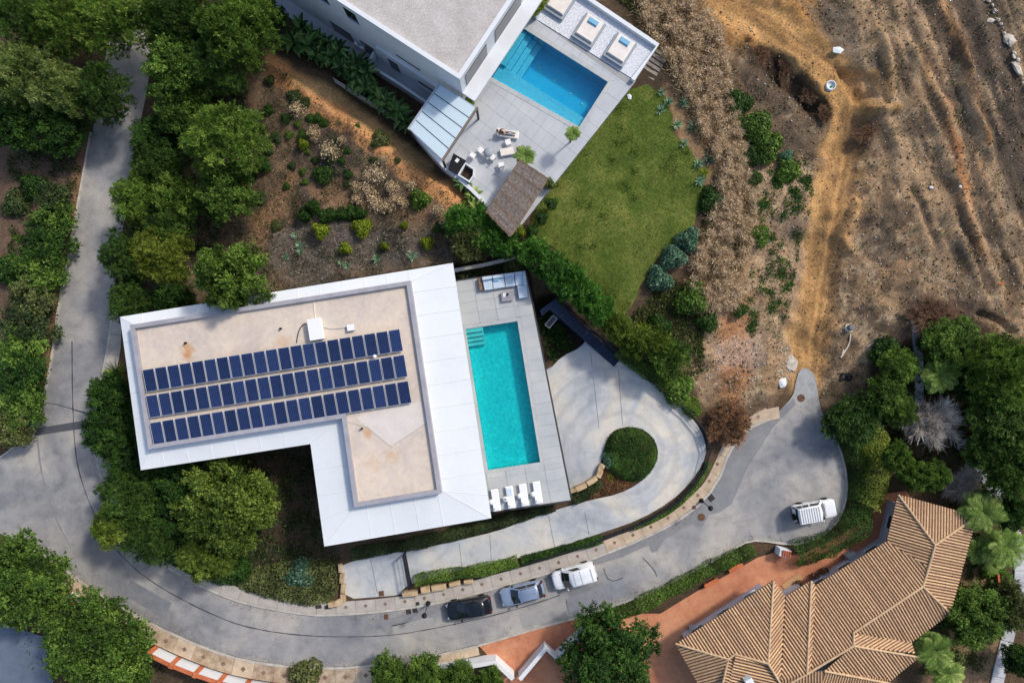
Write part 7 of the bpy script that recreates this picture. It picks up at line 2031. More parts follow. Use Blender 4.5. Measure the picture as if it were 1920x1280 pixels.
def hedge(label, line_px, wpx, h, pal, dens=520, ln=.145, name='hedge', lump=.35):
    pts = [at(a, b, h * .7) for a, b in smooth_line(line_px, 1)]; line = resample([p.xy for p in pts], .35)
    w = wpx * 64 / FPX / 2; rng = np.random.default_rng(int(line_px[0][0] * 7 + line_px[0][1]))
    e = empty(name, (line[0].x, line[0].y, hz(line[0].x, line[0].y)), label, 'hedge')
    Ln = .35 * len(line); n = int(Ln * dens * 1.5 * max(.8, w)); k = rng.integers(0, len(line) - 1, n); f = rng.random(n)
    A_ = np.array([tuple(p) for p in line]); base = A_[k] * (1 - f[:, None]) + A_[k + 1] * f[:, None]; t = A_[k + 1] - A_[k]; t /= np.linalg.norm(t, axis=1, keepdims=True); nn = np.stack([-t[:, 1], t[:, 0]], 1)
    s = (k + f) * .35
    ph = rng.uniform(0, math.pi, n)
    wob = 1 + lump * 2.2 * (fbm(s, np.cos(ph) * 1.2 + 3, 1.7, 5, 3) - .5); rr_ = .65 + .38 * rng.random(n) ** .5
    gz = np.array([hz(x, y) for x, y in A_]); gz = gz[k]
    pos = np.stack([base[:, 0] + nn[:, 0] * np.cos(ph) * w * wob * rr_, base[:, 1] + nn[:, 1] * np.cos(ph) * w * wob * rr_, gz + h * wob * (.15 + .85 * np.sin(ph) * rr_)], 1)
    d = np.stack([nn[:, 0] * np.cos(ph), nn[:, 1] * np.cos(ph), np.sin(ph)], 1); nrm = unit(d + rng.normal(size=(n, 3)) * .6); dd = unit(np.cross(nrm, rnd_dir(n, rng)))
    v_, _ = rhombs(pos - np.array(e.location), dd, nrm, ln * rng.uniform(.6, 1.4, n), ln * .55 * rng.uniform(.7, 1.3, n), .1)
    tint = .5 + rng.normal(size=n) * .17 + (vnoise(s, s * 0, 1.0, 9) - .5) * .5
    link_mesh('foliage', leaf_mesh('foliage', v_, tint, L[pal]), e)
    mb = MB()
    for i in range(0, len(line), 3):
        zz = hz(*line[i]); mb.tube((line[i].x, line[i].y, zz - .1), (line[i].x + rng.normal() * .1, line[i].y + rng.normal() * .1, zz + h * .7), .035, .015, n=5, caps=False)
    mb.build('stems', M['bark'], e)
    return e
hedge('clipped green hedge between driveway and pavement beside the gate', [(778, 1090), (830, 1080), (880, 1074), (930, 1065), (972, 1054)], 24, 1.1, 'broad')
hedge('thin dark hedge along the driveway fence above the parked van', [(978, 1052), (1020, 1042), (1080, 1024), (1130, 1012)], 17, .8, 'deep')
hedge('low plants between driveway fence and the warm coloured pavement', [(1190, 990), (1250, 964), (1290, 930), (1318, 896), (1330, 866)], 11, .5, 'broad', 420)
hedge('long green hedge along the lower side of the street', [(1096, 1174), (1134, 1162), (1186, 1144), (1238, 1119), (1298, 1087), (1358, 1057), (1416, 1032)], 30, 1.2, 'broad')
hedge('dark hedge round the lower side of the turning circle', [(1492, 1042), (1536, 1034), (1582, 1014), (1614, 982), (1632, 940)], 50, 2.0, 'deep', 460, lump=.5)
hedge('yellow-green hedge on the right of the turning circle', [(1630, 950), (1646, 920), (1650, 880), (1640, 830), (1632, 790), (1640, 760)], 54, 2.3, 'yellow', 460, lump=.5)
hedge('shaggy dark hedge on the inner side of the yellow-green hedge', [(1586, 800), (1606, 850), (1618, 900), (1616, 940)], 40, 1.4, 'deep', 420)
for k, (px, py, d) in enumerate([(100, 372, 70), (98, 416, 92), (82, 458, 100), (76, 506, 104), (60, 556, 106), (50, 606, 104), (40, 656, 108), (34, 708, 110), (40, 760, 104), (22, 806, 84)]):
    tree(px, py, d, 'small', ('scrub', 'broad', 'deep', 'broad', 'olive')[k % 5], 2.8, 'leafy bush in the thicket beside the brown verge, %s from the top' % ORD[k], 'bush', 'bush', 'thicket of bushes beside the brown verge')
hedge('scruffy ground cover hedge along the front edge of the villa', [(660, 1040), (740, 1026), (820, 1010), (900, 990), (960, 972), (1040, 950)], 26, .6, 'scrub', 420)
hedge('loose green planting between driveway island and pool terrace', [(1076, 938), (1100, 928), (1130, 905)], 22, .6, 'scrub', 420)
def mound(label, poly_px, h, pal, dens, ln=.15, edge=1.0, name='ground_cover', cat='plants', seed=1, kind=None):
    """low planting that fills an outline, uneven on top"""
    c0 = at(sum(p[0] for p in poly_px) / len(poly_px), sum(p[1] for p in poly_px) / len(poly_px)); poly = [tuple(at(a, b).xy) for a, b in smooth_line(poly_px + [poly_px[0]], 2)[:-1]]
    n = int(abs(area(poly)) * dens); q, rng = scatter(poly, n, seed); sd = -sdist(q[:, 0], q[:, 1], poly)
    hh = h * np.clip(sd / edge, .12, 1) ** .6 * (.45 + 1.1 * fbm(q[:, 0], q[:, 1], .9, seed, 3))
    zz = hzv(q[:, 0], q[:, 1]) + hh * (1 - .55 * rng.random(n) ** 2); q = q + rng.normal(size=q.shape) * .07
    nrm = unit(np.stack([rng.normal(size=n) * .6, rng.normal(size=n) * .6, np.ones(n)], 1)); dd = unit(np.cross(nrm, rnd_dir(n, rng)))
    e = empty(name, c0, label, cat)
    v_, _ = rhombs(np.stack([q[:, 0], q[:, 1], zz], 1) - np.array(c0), dd, nrm, ln * rng.uniform(.6, 1.5, n), ln * .55 * rng.uniform(.6, 1.3, n), .1)
    link_mesh('foliage', leaf_mesh('foliage', v_, .5 + rng.normal(size=n) * .16 + (fbm(q[:, 0], q[:, 1], 1.1, seed + 3, 3) - .5) * .8, L[pal]), e)
    mb = MB()
    for k in range(0, min(n, 40)): mb.tube((q[k, 0], q[k, 1], hzv(q[k:k + 1, 0], q[k:k + 1, 1])[0] - .05), (q[k, 0], q[k, 1], zz[k]), .02, .01, n=4, caps=False)
    mb.build('stems', M['bark'], e)
mound('dense dark green low planting filling the driveway island', [(1131, 850), (1137, 822), (1153, 805), (1185, 799), (1209, 807), (1227, 826), (1233, 852), (1223, 880), (1198, 903), (1170, 900), (1140, 880)], .9, 'deep', 420, .14, .5, seed=5)
mound('brown and dull green planting at the tip of the driveway island', [(1132, 886), (1160, 896), (1195, 905), (1160, 922), (1110, 934), (1085, 938), (1112, 908)], .5, 'brown', 240, .14, .5, seed=6)
mound('grey-green straggly planting behind the pavement left of the gate', [(470, 1062), (540, 1050), (625, 1040), (634, 1080), (632, 1118), (600, 1136), (540, 1130), (480, 1112), (440, 1100)], .8, 'olive', 170, .2, .8, seed=7)
mound('dark shaded planting under the trees inside the road curve', [(245, 960), (330, 940), (430, 1000), (470, 1040), (450, 1100), (390, 1090), (330, 1062), (275, 1022)], .9, 'deep', 130, .22, .8, seed=8)
hedge('leafy hedge under the lower conifers beside the driveway fence', [(1160, 655), (1200, 688), (1240, 715), (1280, 748), (1308, 778)], 30, .9, 'broad')
# ------------------------------------------------------------------ lawn, reeds, ground cover
def lawn_mat():
    m, nt, b = new_mat('lawn_grass'); pos = pos_of(nt)
    c = _ramp(nt, _noise(nt, pos, .3, 6, .7, .3), [(.32, S(74, 94, 38)), (.5, S(98, 114, 50)), (.66, S(128, 132, 68))])
    c = _mix(nt, 1.0, c, _ramp(nt, _noise(nt, pos, 3.2, 5, .75), [(.3, (.7, .74, .66)), (.52, (1,) * 3), (.72, (1.25, 1.2, 1.2))]), 'MULTIPLY')
    f = _noise(nt, pos, 24, 3, .7); c = _mix(nt, 1.0, c, _ramp(nt, f, [(.3, (.7,) * 3), (.7, (1.25,) * 3)]), 'MULTIPLY')
    nt.links.new(c, b.inputs['Base Color']); b.inputs['Roughness'].default_value = 1; b.inputs['Specular IOR Level'].default_value = .1; _bump(nt, b, f, .8, .05); return m
M['lawn'] = lawn_mat()
rj = random.Random(8)
lw2 = [Vector(p) + Vector((rj.uniform(-.1, .1), rj.uniform(-.1, .1))) for p in resample(LW + [LW[0]], .5)[:-1]]
lw = cdt_sheet('lawn', ccw([tuple(p) for p in lw2]), lambda x, y: hb1(x, y) + .02, None, step=1.0).build('lawn', M['lawn']); tag(lw, 'sunlit green lawn below the white house', 'lawn', kind='structure')
def stuff_blades(name, label, cat, poly, n, seed, ln, wd, m, tm=.5, ts=.2, tilt=.6, clump=None, zoff=0.0, mask=None, lean=0.0):
    q, rng = scatter(poly, n, seed); rel = np.zeros((n, 2))
    if clump:
        c, _ = scatter(poly, clump[0], seed + 1); rel = rng.normal(size=(n, 2)); q = c[rng.integers(0, len(c), n)] + rel * clump[1]
        if len(clump) < 3: k = in_poly(q[:, 0], q[:, 1], poly); q = q[k]; rel = rel[k]
    if mask is not None: k = rng.random(len(q)) < mask(q[:, 0], q[:, 1]); q = q[k]; rel = rel[k]
    n = len(q); z_ = hzv(q[:, 0], q[:, 1]) + (zoff if not lean else zoff * np.clip(1.15 - .22 * (rel ** 2).sum(1), .1, 1.2))
    d = unit(np.stack([rng.normal(size=n) * tilt + lean * rel[:, 0], rng.normal(size=n) * tilt + lean * rel[:, 1], np.ones(n)], 1)); L_ = ln * rng.uniform(.5, 1.5, n); W_ = wd * rng.uniform(.6, 1.4, n)
    v_, _ = rhombs(np.stack([q[:, 0], q[:, 1], z_], 1) + d * L_[:, None] * .45, d, rnd_dir(n, rng), L_, W_)
    o = link_mesh(name, leaf_mesh(name, v_, tm + rng.normal(size=n) * ts, m)); tag(o, label, cat, kind='stuff'); return o
L['grass'] = leaf_mat('grass_blades', S(66, 80, 30), S(98, 110, 48), S(134, 138, 76))
stuff_blades('grass', 'short grass blades covering the lawn', 'grass', LW, 42000, 50, .11, .035, L['grass'], tilt=.9, zoff=.06)
stuff_blades('grass', 'darker tufts of grass in the lawn', 'grass', LW, 3200, 52, .15, .05, L['broad'], .4, .12, .9, clump=(26, .3), zoff=.06)
REED = pxy([(1188, -30), (1306, -30), (1330, 40), (1352, 110), (1380, 220), (1402, 310), (1416, 400), (1414, 460), (1398, 520), (1380, 580), (1290, 580), (1292, 520), (1312, 450), (1338, 390), (1346, 345), (1334, 285), (1310, 240), (1290, 195), (1265, 150), (1240, 105), (1205, 50)], 3.2)
stuff_blades('dry_reeds', 'bank of dry beige reeds between lawn and building plot', 'reeds', REED, 40000, 61, .8, .028, L['dry'], .58, .22, .5, clump=(520, .27, 1), lean=.5, zoff=.25)
L['plume'] = leaf_mat('reed_plumes', S(146, 124, 96), S(188, 168, 138), S(226, 212, 188), trans=.25)
stuff_blades('reed_plumes', 'pale seed heads on the dry reeds', 'reeds', REED, 56000, 61, .26, .045, L['plume'], .55, .25, 1.0, clump=(520, .25, 1), zoff=.85, lean=.5)
stuff_blades('reed_undergrowth', 'dark stems under the dry reeds', 'reeds', REED, 7000, 64, .5, .04, L['brown'], .3, .2, .9)
stuff_blades('reed_undergrowth', 'green shoots among the dry reeds', 'reeds', pxy([(1322, 400), (1380, 400), (1390, 470), (1340, 500), (1310, 470)], 2.8), 5000, 66, .4, .08, L['olive'], .5, .2, .8, clump=(120, .25))
SITEW = pxy([(1310, 0), (1930, 0), (1930, 640), (1640, 640), (1640, 735), (1545, 752), (1530, 690), (1490, 690), (1430, 770), (1330, 750), (1290, 680), (1320, 580), (1390, 540), (1420, 440), (1405, 320), (1330, 60)], 2.5)
TRW = [tuple(v) for v in xy(TRACK, 2.8)]
def off_track(x, y): return np.where(seg_dist(x, y, TRW) > 1.7, 1.0, .03)
def patchy(x, y): return off_track(x, y) * np.clip((fbm(x, y, 3.5, 77, 4) - .40) * 5, .03, 1)
L['litter'] = leaf_mat('dry_litter', S(92, 74, 54), S(146, 122, 94), S(204, 186, 158), trans=.1)
stuff_blades('dry_grass', 'dry grass and plant litter over the bare plot', 'dry grass', SITEW, 16000, 70, .2, .03, L['litter'], .4, .2, 1.1, mask=patchy)
stuff_blades('weeds', 'scattered dull green weeds over the bare plot', 'weeds', SITEW, 9000, 72, .18, .07, L['olive'], .4, .2, 1.0, clump=(360, .3), mask=off_track)
stuff_blades('weeds', 'scattered green weeds on the strip left of the dirt track', 'weeds', pxy([(1400, 330), (1500, 280), (1540, 420), (1505, 600), (1420, 640), (1380, 560)], 2), 6000, 74, .24, .09, L['cypress'], .3, .2, 1.0, clump=(90, .25), mask=off_track)
stuff_blades('brushwood', 'dark twigs and brushwood over the plot', 'brushwood', SITEW, 9000, 76, .5, .025, L['twig_brown'], .3, .25, 2.2, mask=patchy)
HILLW = pxy([(505, 120), (560, 150), (650, 225), (760, 295), (860, 375), (940, 445), (900, 485), (840, 490), (500, 570), (360, 520), (360, 430), (380, 400), (470, 300), (480, 180)], 3)
stuff_blades('dry_grass', 'dry grass and grey litter on the hillside', 'dry grass', HILLW, 7000, 80, .2, .03, L['litter'], .4, .2, 1.0, mask=lambda x, y: np.clip((fbm(x, y, 3, 78, 4) - .38) * 5, .05, 1))
stuff_blades('weeds', 'low dark scrub growing over the hillside', 'weeds', HILLW, 14000, 82, .2, .07, L['olive'], .35, .2, .9, clump=(420, .4))
stuff_blades('brushwood', 'burnt grey twigs on the lower hillside', 'brushwood', pxy([(500, 430), (640, 420), (800, 430), (850, 480), (700, 500), (560, 540), (500, 500)], 3), 1800, 84, .4, .022, L['twig'], .3, .25, 1.4)
for lb, poly, n, sd, m in [('dark undergrowth in the shaded court before the villa', [(250, 880), (600, 840), (620, 1030), (640, 1050), (600, 1120), (470, 1100), (350, 1060), (240, 980)], 12000, 90, 'scrub'), ('low undergrowth in the garden right of the tiled house', [(1790, 940), (1900, 900), (1915, 1100), (1880, 1280), (1740, 1280), (1790, 1150)], 7000, 91, 'olive'), ('dark undergrowth under the right-hand trees', [(1650, 650), (1915, 650), (1915, 900), (1850, 900), (1700, 900), (1650, 800)], 12000, 92, 'deep'),
        ('low weeds on the brown plot left of the road', [(0, 260), (150, 260), (120, 420), (60, 600), (0, 800)], 5000, 93, 'scrub'), ('undergrowth beneath the bottom left trees', [(0, 1080), (100, 1100), (290, 1230), (290, 1280), (0, 1280)], 1500, 94, 'deep'), ('plants in the dark bed beside the staircase', [(1005, 560), (1030, 580), (1080, 645), (1040, 680), (1025, 670)], 1500, 95, 'deep'), ('plants in the dark bed behind the corner sofa', [(858, 505), (975, 485), (985, 503), (862, 524)], 1800, 96, 'scrub'), ('undergrowth between road pines and hill', [(240, 240), (470, 120), (480, 300), (360, 560), (230, 590), (230, 450)], 12000, 97, 'scrub'), ('grassy fringe below the white parapet wall', [(1115, -5), (1195, -5), (1260, 90), (1248, 100)], 5000, 99, 'olive'),('undergrowth below the lower tip of the lawn', [(1180, 590), (1250, 520), (1310, 560), (1320, 700), (1270, 730), (1200, 660)], 9000, 100, 'olive')]:
    stuff_blades('undergrowth', lb, 'undergrowth', pxy(poly, 1), n, sd, .3, .12, L[m], .45, .2, .9, clump=(max(30, n // 40), .3))

RL = pxy([(60, 560), (240, 560), (200, 850), (260, 1000), (420, 1100), (600, 1140), (820, 1120), (1100, 1040), (1280, 950), (1380, 800), (1540, 740), (1600, 900), (1560, 1010), (1400, 1030), (1200, 1130), (900, 1220), (620, 1262), (400, 1230), (150, 1100), (20, 1010)], 0)
KL = [[tuple(v) for v in offset_line(resample(xy([p for p in ROAD_IN if p[1] > 560]), 1.5), -.3)], [tuple(v) for v in offset_line(resample(xy([p for p in ROAD_S if p[1] > 760 and p[0] > 30]), 1.5), .3)]]
stuff_blades('leaf_litter', 'dry leaf litter along the kerbs', 'leaf litter', RL, 60000, 140, .12, .06, L['litter'], .3, .25, 6.0, zoff=.11, mask=lambda x, y: .5 * np.exp(-(np.minimum(seg_dist(x, y, KL[0]), seg_dist(x, y, KL[1])) / .28) ** 2) * np.clip((fbm(x, y, 4, 88, 3) - .35) * 4, 0, 1) + .002)
# stones
def stone_mesh(seed, flat=.6):
    rng = random.Random(seed); b = bmesh.new(); bmesh.ops.create_icosphere(b, subdivisions=1, radius=.5)
    for v in b.verts: v.co *= rng.uniform(.72, 1.12); v.co.z *= flat
    me = bpy.data.meshes.new('stone'); b.to_mesh(me); b.free(); me.materials.append(M['stone_pale']); return me
STN = [stone_mesh(k) for k in range(6)]
def rubble(name, label, poly, n, seed, s0, s1, m, mask=None):
    q, rng = scatter(poly, n, seed)
    if mask is not None: q = q[rng.random(len(q)) < mask(q[:, 0], q[:, 1])]
    o8 = np.array([[1, 0, 0], [0, 1, 0], [-1, 0, 0], [0, -1, 0], [0, 0, .7], [0, 0, -.5]]); f8 = np.array([[0, 1, 4], [1, 2, 4], [2, 3, 4], [3, 0, 4], [1, 0, 5], [2, 1, 5], [3, 2, 5], [0, 3, 5]])
    n = len(q); sz = s0 + (s1 - s0) * rng.random(n) ** 3; zz = hzv(q[:, 0], q[:, 1]); V_ = []
    jit = rng.uniform(.6, 1.2, (n, 6, 3)); an = rng.uniform(0, 6.28, n); ca, sa = np.cos(an), np.sin(an)
    W = o8[None] * jit; X = W[..., 0] * ca[:, None] - W[..., 1] * sa[:, None]; Y = W[..., 0] * sa[:, None] + W[..., 1] * ca[:, None]
    V_ = np.stack([X * sz[:, None] * .5 + q[:, 0:1], Y * sz[:, None] * .5 + q[:, 1:2], W[..., 2] * sz[:, None] * .5 + zz[:, None] + sz[:, None] * .1], 2).reshape(-1, 3)
    F_ = (f8[None] + (np.arange(n) * 6)[:, None, None]).reshape(-1, 3)
    o = link_mesh(name, fastmesh(name, V_, F_, m)); return tag(o, label, 'stones', kind='stuff')
M['clod'] = mat('earth_clod', S(136, 108, 80), S(104, 82, 62), scale=1.5, fine=.25, rough=1)
M['chip'] = mat('stone_chips', S(206, 198, 186), S(150, 138, 122), scale=3, fine=.2, rough=1)
rubble('earth_clods', 'loose earth clods over the bare plot', SITEW, 5200, 110, .06, .34, M['clod'], off_track)
rubble('stone_chips', 'small pale stones scattered over the bare plot', SITEW, 2600, 111, .05, .28, M['chip'], off_track)
rubble('stone_chips', 'small pale stones on the hillside', HILLW, 500, 112, .04, .16, M['chip'])
rubble('earth_clods', 'loose clods on the dirt track', pxy([(1360, 0), (1480, 60), (1600, 170), (1580, 330), (1545, 560), (1530, 690), (1495, 690), (1520, 500), (1550, 300), (1560, 180), (1450, 80), (1340, 20)], 2.8), 700, 113, .04, .18, M['clod'])
rubble('rubble', 'pale building rubble at the end of the street', pxy([(1460, 640), (1490, 650), (1500, 700), (1470, 730), (1455, 690)], .6), 320, 114, .06, .3, M['chip'])
rubble('rubble', 'pale building rubble beside the russet bush', pxy([(1320, 640), (1400, 620), (1440, 660), (1420, 740), (1350, 730)], .8), 360, 115, .05, .28, M['chip'])
def stone(px, py, l, w, h, deg, m, label, group=None, cat='stone', name='stone', z=None):
    p = at(px, py, 0) if z is None else P(px, py, z)
    o = link_mesh(name, trng.choice(STN)); o.location = (p.x, p.y, p.z + h * .25); o.scale = (l, w, h / .6); o.rotation_euler = (0, 0, math.radians(deg)); set_mat(o, m)
    return tag(o, label, cat, group)
def block(px, py, l, w, h, deg, parent_list, m, z0):
    p = P(px, py, z0 + h); mb = MB(); rr_ = random.Random(int(px * 13 + py)); a_ = math.radians(deg); b = .06
    vs = []
    for zz, k in ((-.2, 0), (h - b, 0), (h, b)):
        for sx, sy in ((-1, -1), (0, -1.06), (1, -1), (1.04, 0), (1, 1), (0, 1.05), (-1, 1), (-1.05, 0)):
            x = sx * (l / 2 - k) * rr_.uniform(.94, 1.03); y = sy * (w / 2 - k) * rr_.uniform(.92, 1.05)
            vs.append((p.x + x * math.cos(a_) - y * math.sin(a_), p.y + x * math.sin(a_) + y * math.cos(a_), z0 + zz + (rr_.uniform(-.04, .04) if zz == h else 0)))
    fs = [tuple(range(7, -1, -1)), tuple(range(16, 24))] + [(r * 8 + i, r * 8 + (i + 1) % 8, (r + 1) * 8 + (i + 1) % 8, (r + 1) * 8 + i) for r in (0, 1) for i in range(8)]
    mb.add(vs, fs); mb.build('stone', m, parent_list)
w1 = empty('dry_stone_wall', P(800, 1105, 0), 'tan stone block wall between hedge and pavement beside the gate', 'wall')
for px, py, l, w, dg in [(768, 1114, 1.5, .5, 5), (797, 1106, .9, .62, 10), (822, 1102, 1.4, .6, 10), (852, 1095, 1.1, .42, 14), (878, 1091, .9, .4, 10)]: block(px, py, l, w, .5, dg, w1, M['stone_tan'], .1)
w2 = empty('dry_stone_wall', P(636, 1100, 0), 'tan stone edging left of the driveway entrance', 'wall')
for px, py, l, w, dg in [(637, 1066, .35, .8, 5), (640, 1085, .4, .9, -4), (642, 1104, .4, .9, -6), (642, 1122, .45, .8, 4), (634, 1130, .7, .6, 30), (622, 1134, .8, .5, 10)]: block(px, py, l, w, .45, dg, w2, M['stone_tan'], .05)
w3 = empty('dry_stone_wall', P(1100, 905, 1), 'curved tan stone wall at the driveway island', 'wall')
for px, py, l, w, dg in [(1075, 920, .6, .35, 15), (1090, 914, 1.1, .5, 25), (1110, 902, 1.1, .5, 35), (1124, 888, .55, .8, -20), (1128, 876, .5, .6, -30)]: block(px, py, l, w, .55, dg, w3, M['stone_tan'], .85)
# broken pale wall on the plot
w4 = empty('broken_wall', at(1880, 70), 'broken pale stone wall in the top right corner', 'wall')
bw = smooth_line([(1846, -5), (1856, 12), (1872, 38), (1886, 62), (1894, 90), (1904, 115), (1914, 140), (1922, 165)])
for k, q in enumerate(resample(bw, 9)):
    p = at(q.x + trng.uniform(-5, 5), q.y + trng.uniform(-3, 3)); s_ = trng.choice((.22, .3, .4, .6, .85)) * trng.uniform(.8, 1.2)
    o = link_mesh('stone', trng.choice(STN), w4, (p.x - w4.location.x, p.y - w4.location.y, p.z - w4.location.z + .1)); o.scale = (s_ * trng.uniform(.8, 1.3), s_ * trng.uniform(1.0, 2.0), .3 + s_ * .6); o.rotation_euler = (trng.uniform(-.3, .3), trng.uniform(-.3, .3), trng.uniform(.1, .9)); set_mat(o, M['stone_pale'])
for px, py, l, w, h, dg, lb in [(1570, 95, 1.3, .8, .4, 0, 'white angular slab of rock at the dark top of the plot'), (1465, 719, 1.0, .9, .6, 30, 'white crumpled rubble bag at the end of the street'), (1482, 680, 1.5, 2.0, .3, 10, 'pale heap of plaster above the street end'), (320, 540, 1.9, 1.2, 1.0, 20, 'grey boulder among the trees behind the villa'), (1180, 182, .5, .7, .3, 10, 'white stone on the lawn beside the terrace'), (1876, 532, .7, .25, .2, 5, 'orange brick piece at the right of the plot'), (1855, 40, .9, .6, .4, 0, 'pale rock beside the broken wall'), (1800, 350, .35, .3, .2, 0, 'white stone beside the orange earth strip'), (1745, 352, .5, .35, .25, 0, 'pair of white stones left of the orange earth strip')]:
    stone(px, py, l, w, h, dg, M['white_wall'] if 'white' in lb else M['terracotta'] if 'orange brick' in lb else M['stone_pale'] if 'grey' not in lb else M['parapet'], lb)
# concrete ring, manhole head, black sheet, boards, concrete slabs, path
p = at(1556, 162); r_ = empty('concrete_ring', p, 'white concrete well ring beside the dirt track', 'well ring')
mb = MB(); mb.lathe((p.x, p.y, p.z - .1), [(.46, 0), (.46, .4), (.38, .4), (.38, .2), (.02, .2)], 20); mb.build('ring', M['white_wall'], r_)
MB().lathe((p.x + .08, p.y - .06, p.z + .1), [(.1, .0), (.1, .12), (.02, .13)], 8).build('green_lid', mat('green_plastic', S(70, 140, 90), fine=.1), r_)
p = at(1593, 614); r_ = empty('concrete_post', p, 'short grey concrete pipe with a pale collar on the plot', 'pipe')
MB().lathe((p.x, p.y, p.z - .1), [(.48, 0), (.46, .14), (.3, .16)], 20).build('collar', mat('cream_cement', S(226, 214, 190), fine=.1), r_)
MB().lathe((p.x, p.y, p.z), [(.3, 0), (.3, .55), (.24, .57), (.02, .57)], 20).build('pipe', mat('grey_cement', S(118, 116, 116), fine=.1), r_)
pts = [at(a, b) + Vector((0, 0, .06)) for a, b in smooth_line([(1594, 626), (1593, 640), (1588, 652), (1581, 662), (1576, 670)])]
cable('old_pipe', pts, .07, mat('bone_white', S(220, 208, 188), fine=.1), 'thin whitish pipe lying below the concrete pipe', 'pipe')
def crumple(px, py, s, m, label, cat, seed, name):
    p = at(px, py); rng = random.Random(seed); mb = MB(); n_ = 7; vs = []
    for j in range(n_):
        for i in range(n_):
            vs.append((p.x + (i - 3) * s / 6 + rng.uniform(-.1, .1) * s, p.y + (j - 3) * s / 6 * .8 + rng.uniform(-.1, .1) * s, p.z + .05 + rng.uniform(0, .3) * (1 - max(abs(i - 3), abs(j - 3)) / 3.2)))
    mb.add(vs, [(j * n_ + i, j * n_ + i + 1, (j + 1) * n_ + i + 1, (j + 1) * n_ + i) for j in range(n_ - 1) for i in range(n_ - 1) if rng.random() > .12]); return tag(mb.build(name, m), label, cat)
crumple(1586, 706, 1.1, M['black'], 'crumpled black plastic sheet right of the street end', 'plastic sheet', 3, 'plastic_sheet')
crumple(1465, 716, .9, M['white_plastic'], 'crumpled white plastic bag beside the street end', 'plastic bag', 5, 'plastic_bag')
for px, py, l, w, dg, lb in [(1632, 646, .9, .12, 30, 'pale wooden board lying on the plot above the yellow bushes'), (1672, 660, 2.6, .16, 38, 'long brown beam leaning towards the concrete path'), (1653, 672, .5, .2, -60, 'red brick fragment beside the long beam'), (1580, 660, .5, .14, 70, 'short pale board below the concrete pipe')]:
    p = at(px, py); tag(MB().bbox((p.x, p.y, p.z + .02), (l, w, .08), math.radians(dg), .01).build('board', M['terracotta'] if 'red' in lb else M['wood'] if 'brown' in lb else M['stone_pale']), lb, 'board')
for px, py, l, w, dg, lb in [(1395, 283 - 40, .9, .8, 20, 'flat brown concrete slab in the plot thicket, upper one'), (1392, 275, 1.1, .9, 15, 'flat brown concrete slab in the plot thicket, lower one')]:
    p = at(px, py); tag(MB().bbox((p.x, p.y, p.z + .05), (l, w, .2), math.radians(dg), .03).build('concrete_slab', mat('brown_slab', S(150, 118, 102), fine=.12)), lb, 'slab')
M['white_path'] = mat('white_garden_path', S(198, 198, 200), S(170, 172, 176), scale=.8, fine=.1, rough=.9, vary=.06)
def path(label, line_px, w, z=.06):
    pts = [at(a, b) for a, b in smooth_line(line_px)]; line = resample([p.xy for p in pts], 1.2); a_ = offset_line(line, w / 2); b_ = offset_line(line, -w / 2)
    r = empty('garden_path', (line[0].x, line[0].y, 0)); tag(r, label, 'path', kind='structure')
    for i in range(len(line) - 1):
        z0, z1 = hz(*line[i]) + z + .06, hz(*line[i + 1]) + z + .06; q = [a_[i].lerp(a_[i + 1], .02), a_[i].lerp(a_[i + 1], .98), b_[i].lerp(b_[i + 1], .98), b_[i].lerp(b_[i + 1], .02)]
        MB().prism(q, [z0 - .3, z1 - .3, z1 - .3, z0 - .3], [z0, z1, z1, z0]).build('path_slab', M['white_path'], r)
path('narrow concrete path between the trees right of the rubble', [(1716, 600), (1720, 650), (1723, 700), (1722, 760)], .85)
path('white concrete path along the right garden', [(1800, 830), (1836, 868), (1858, 910), (1884, 950), (1902, 1000), (1914, 1060), (1912, 1100), (1900, 1150), (1884, 1210), (1866, 1290)], 1.25)
wall('garden_edging', 'low brown retaining edge in the garden right of the tiled roof', [(1866, 1055), (1868, 1075), (1870, 1105)], -.6, .5, .2, M['terracotta'], zpx=-.3)
# pavement stub by the street end
MB().prism(pxy([(1404, 790), (1400, 776), (1460, 762), (1462, 784), (1430, 792)], .1), -.2, .12).build('pavement_stub', M['slab_warm']); tag(bpy.data.objects['pavement_stub'], 'pale pavement corner beside the russet bush', 'pavement', kind='structure')
sl = cdt_sheet('court', ccw(pxy([(-60, 1150), (30, 1170), (90, 1190), (110, 1300), (-60, 1300)], -1.0)), lambda x, y: -.55, None).build('lower_court', mat('slate_court', S(104, 116, 132), S(90, 102, 118), scale=.6, fine=.08)); tag(sl, 'slate grey court under the trees in the bottom left corner', 'courtyard', kind='structure')
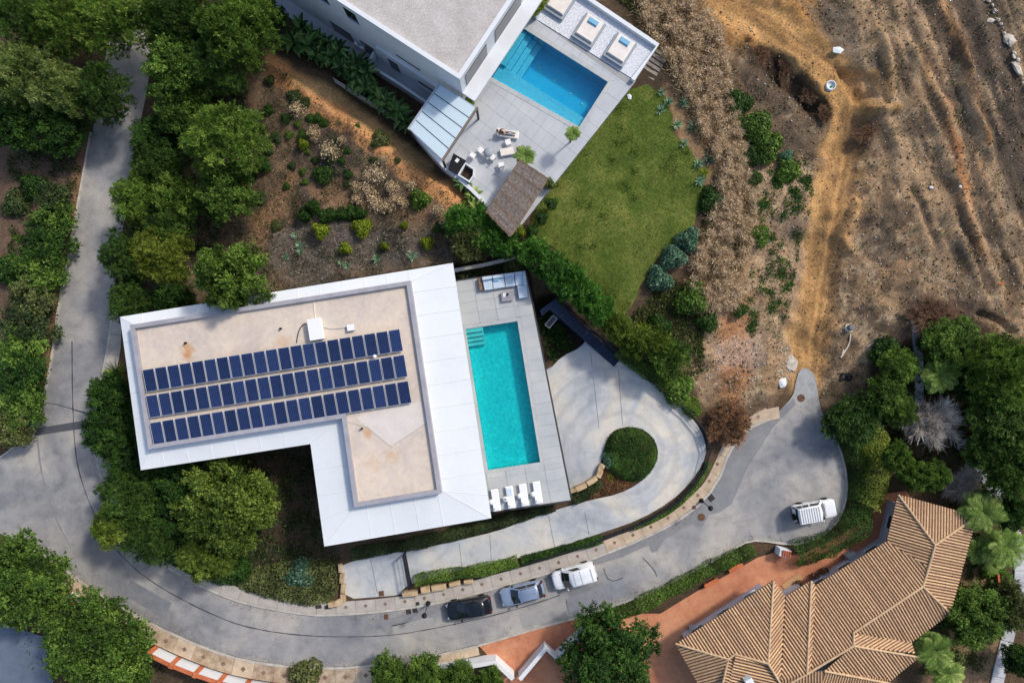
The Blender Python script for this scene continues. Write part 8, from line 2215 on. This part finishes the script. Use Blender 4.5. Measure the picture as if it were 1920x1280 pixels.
# street lamps
def lamp(px, py, label, arm):
    p = P(px, py, .12); e = empty('street_lamp', (p.x, p.y, .12), label, 'street lamp')
    MB().lathe((p.x, p.y, .12), [(.24, 0), (.24, .06), (.14, .12), (.14, .5), (.08, .55), (.05, .9)], 12).build('base', M['steel_dark'], e)
    MB().tube((p.x, p.y, .9), (p.x, p.y, 2.9), .045, .035, n=8).build('pole', M['steel_dark'], e)
    MB().lathe((p.x, p.y, 2.9), [(.06, 0), (.2, .08), (.22, .3), (.25, .34), (.12, .46), (.02, .52)], 10).build('lantern', M['black'], e)
lamp(1315, 938, 'black street lamp on the pavement at the driveway bend', None)
lamp(803, 1130, 'black street lamp on the pavement near the gate', None)
for px, py, lb in ((597, 1137, 'dark square pavement cover left of the driveway, the left one'), (614, 1138, 'dark square pavement cover left of the driveway, the right one'), (783, 1131, 'dark square pavement cover beside the lower street lamp'), (1301, 951, 'small brown pavement cover beside the upper street lamp')):
    cover('pavement_cover', px, py, .6 if px < 700 else .36, .34, .1, M['iron'] if px < 1000 else M['rust'], lb, 'cover', z=.128)
# skylight in the dark bed
p = at(1033.5, 603, .3); e = empty('skylight', p, 'white framed skylight in the dark bed beside the pool terrace', 'skylight'); rz = math.radians(50)
for s in (-1, 1):
    MB().box((p.x + s * .26 * -math.sin(rz), p.y + s * .26 * math.cos(rz), p.z), (1.25, .07, .32), rz).build('frame_side', M['white_plastic'], e); MB().box((p.x + s * .6 * math.cos(rz), p.y + s * .6 * math.sin(rz), p.z + .001), (.07, .45, .318), rz).build('frame_end', M['white_plastic'], e)
MB().box((p.x, p.y, p.z), (1.13, .45, .28), rz).build('pane', M['glass_dark'], e)
# retaining wall behind the pool terrace
wall('retaining_wall', 'pale retaining wall behind the pool terrace planting', [(850, 510), (905, 500), (975, 484)], 2.6, 1.1, .3, M['kerb'], zpx=3.6, side=1)
# plant pots in the court
for px, py, r_, lb in ((1528, 1078, .34, 'round pot with brown plant left of the dark window'), (1545, 1069, .36, 'round pot with brown plant right of its neighbour by the window'), (1497, 1092, .3, 'dark pot beside the sand coloured slab')):
    pot(px, py, r_, lb)
# stone bench pieces by the court
for px, py, dg, lb in ((1380, 1064, 28, 'red-brown bench beside the long hedge'), (1334, 1093, 28, 'second red-brown bench beside the long hedge')):
    p = P(px, py, .4); e = empty('garden_bench', (p.x, p.y, -.02), lb, 'bench'); a_ = math.radians(dg)
    MB().bbox((p.x, p.y, .36), (1.5, .42, .07), a_, .01).build('seat', M['terracotta'], e)
    for s in (-1, 1): MB().box((p.x + s * .55 * math.cos(a_), p.y + s * .55 * math.sin(a_), -.02), (.16, .36, .38), a_).build('leg', M['terracotta'], e)
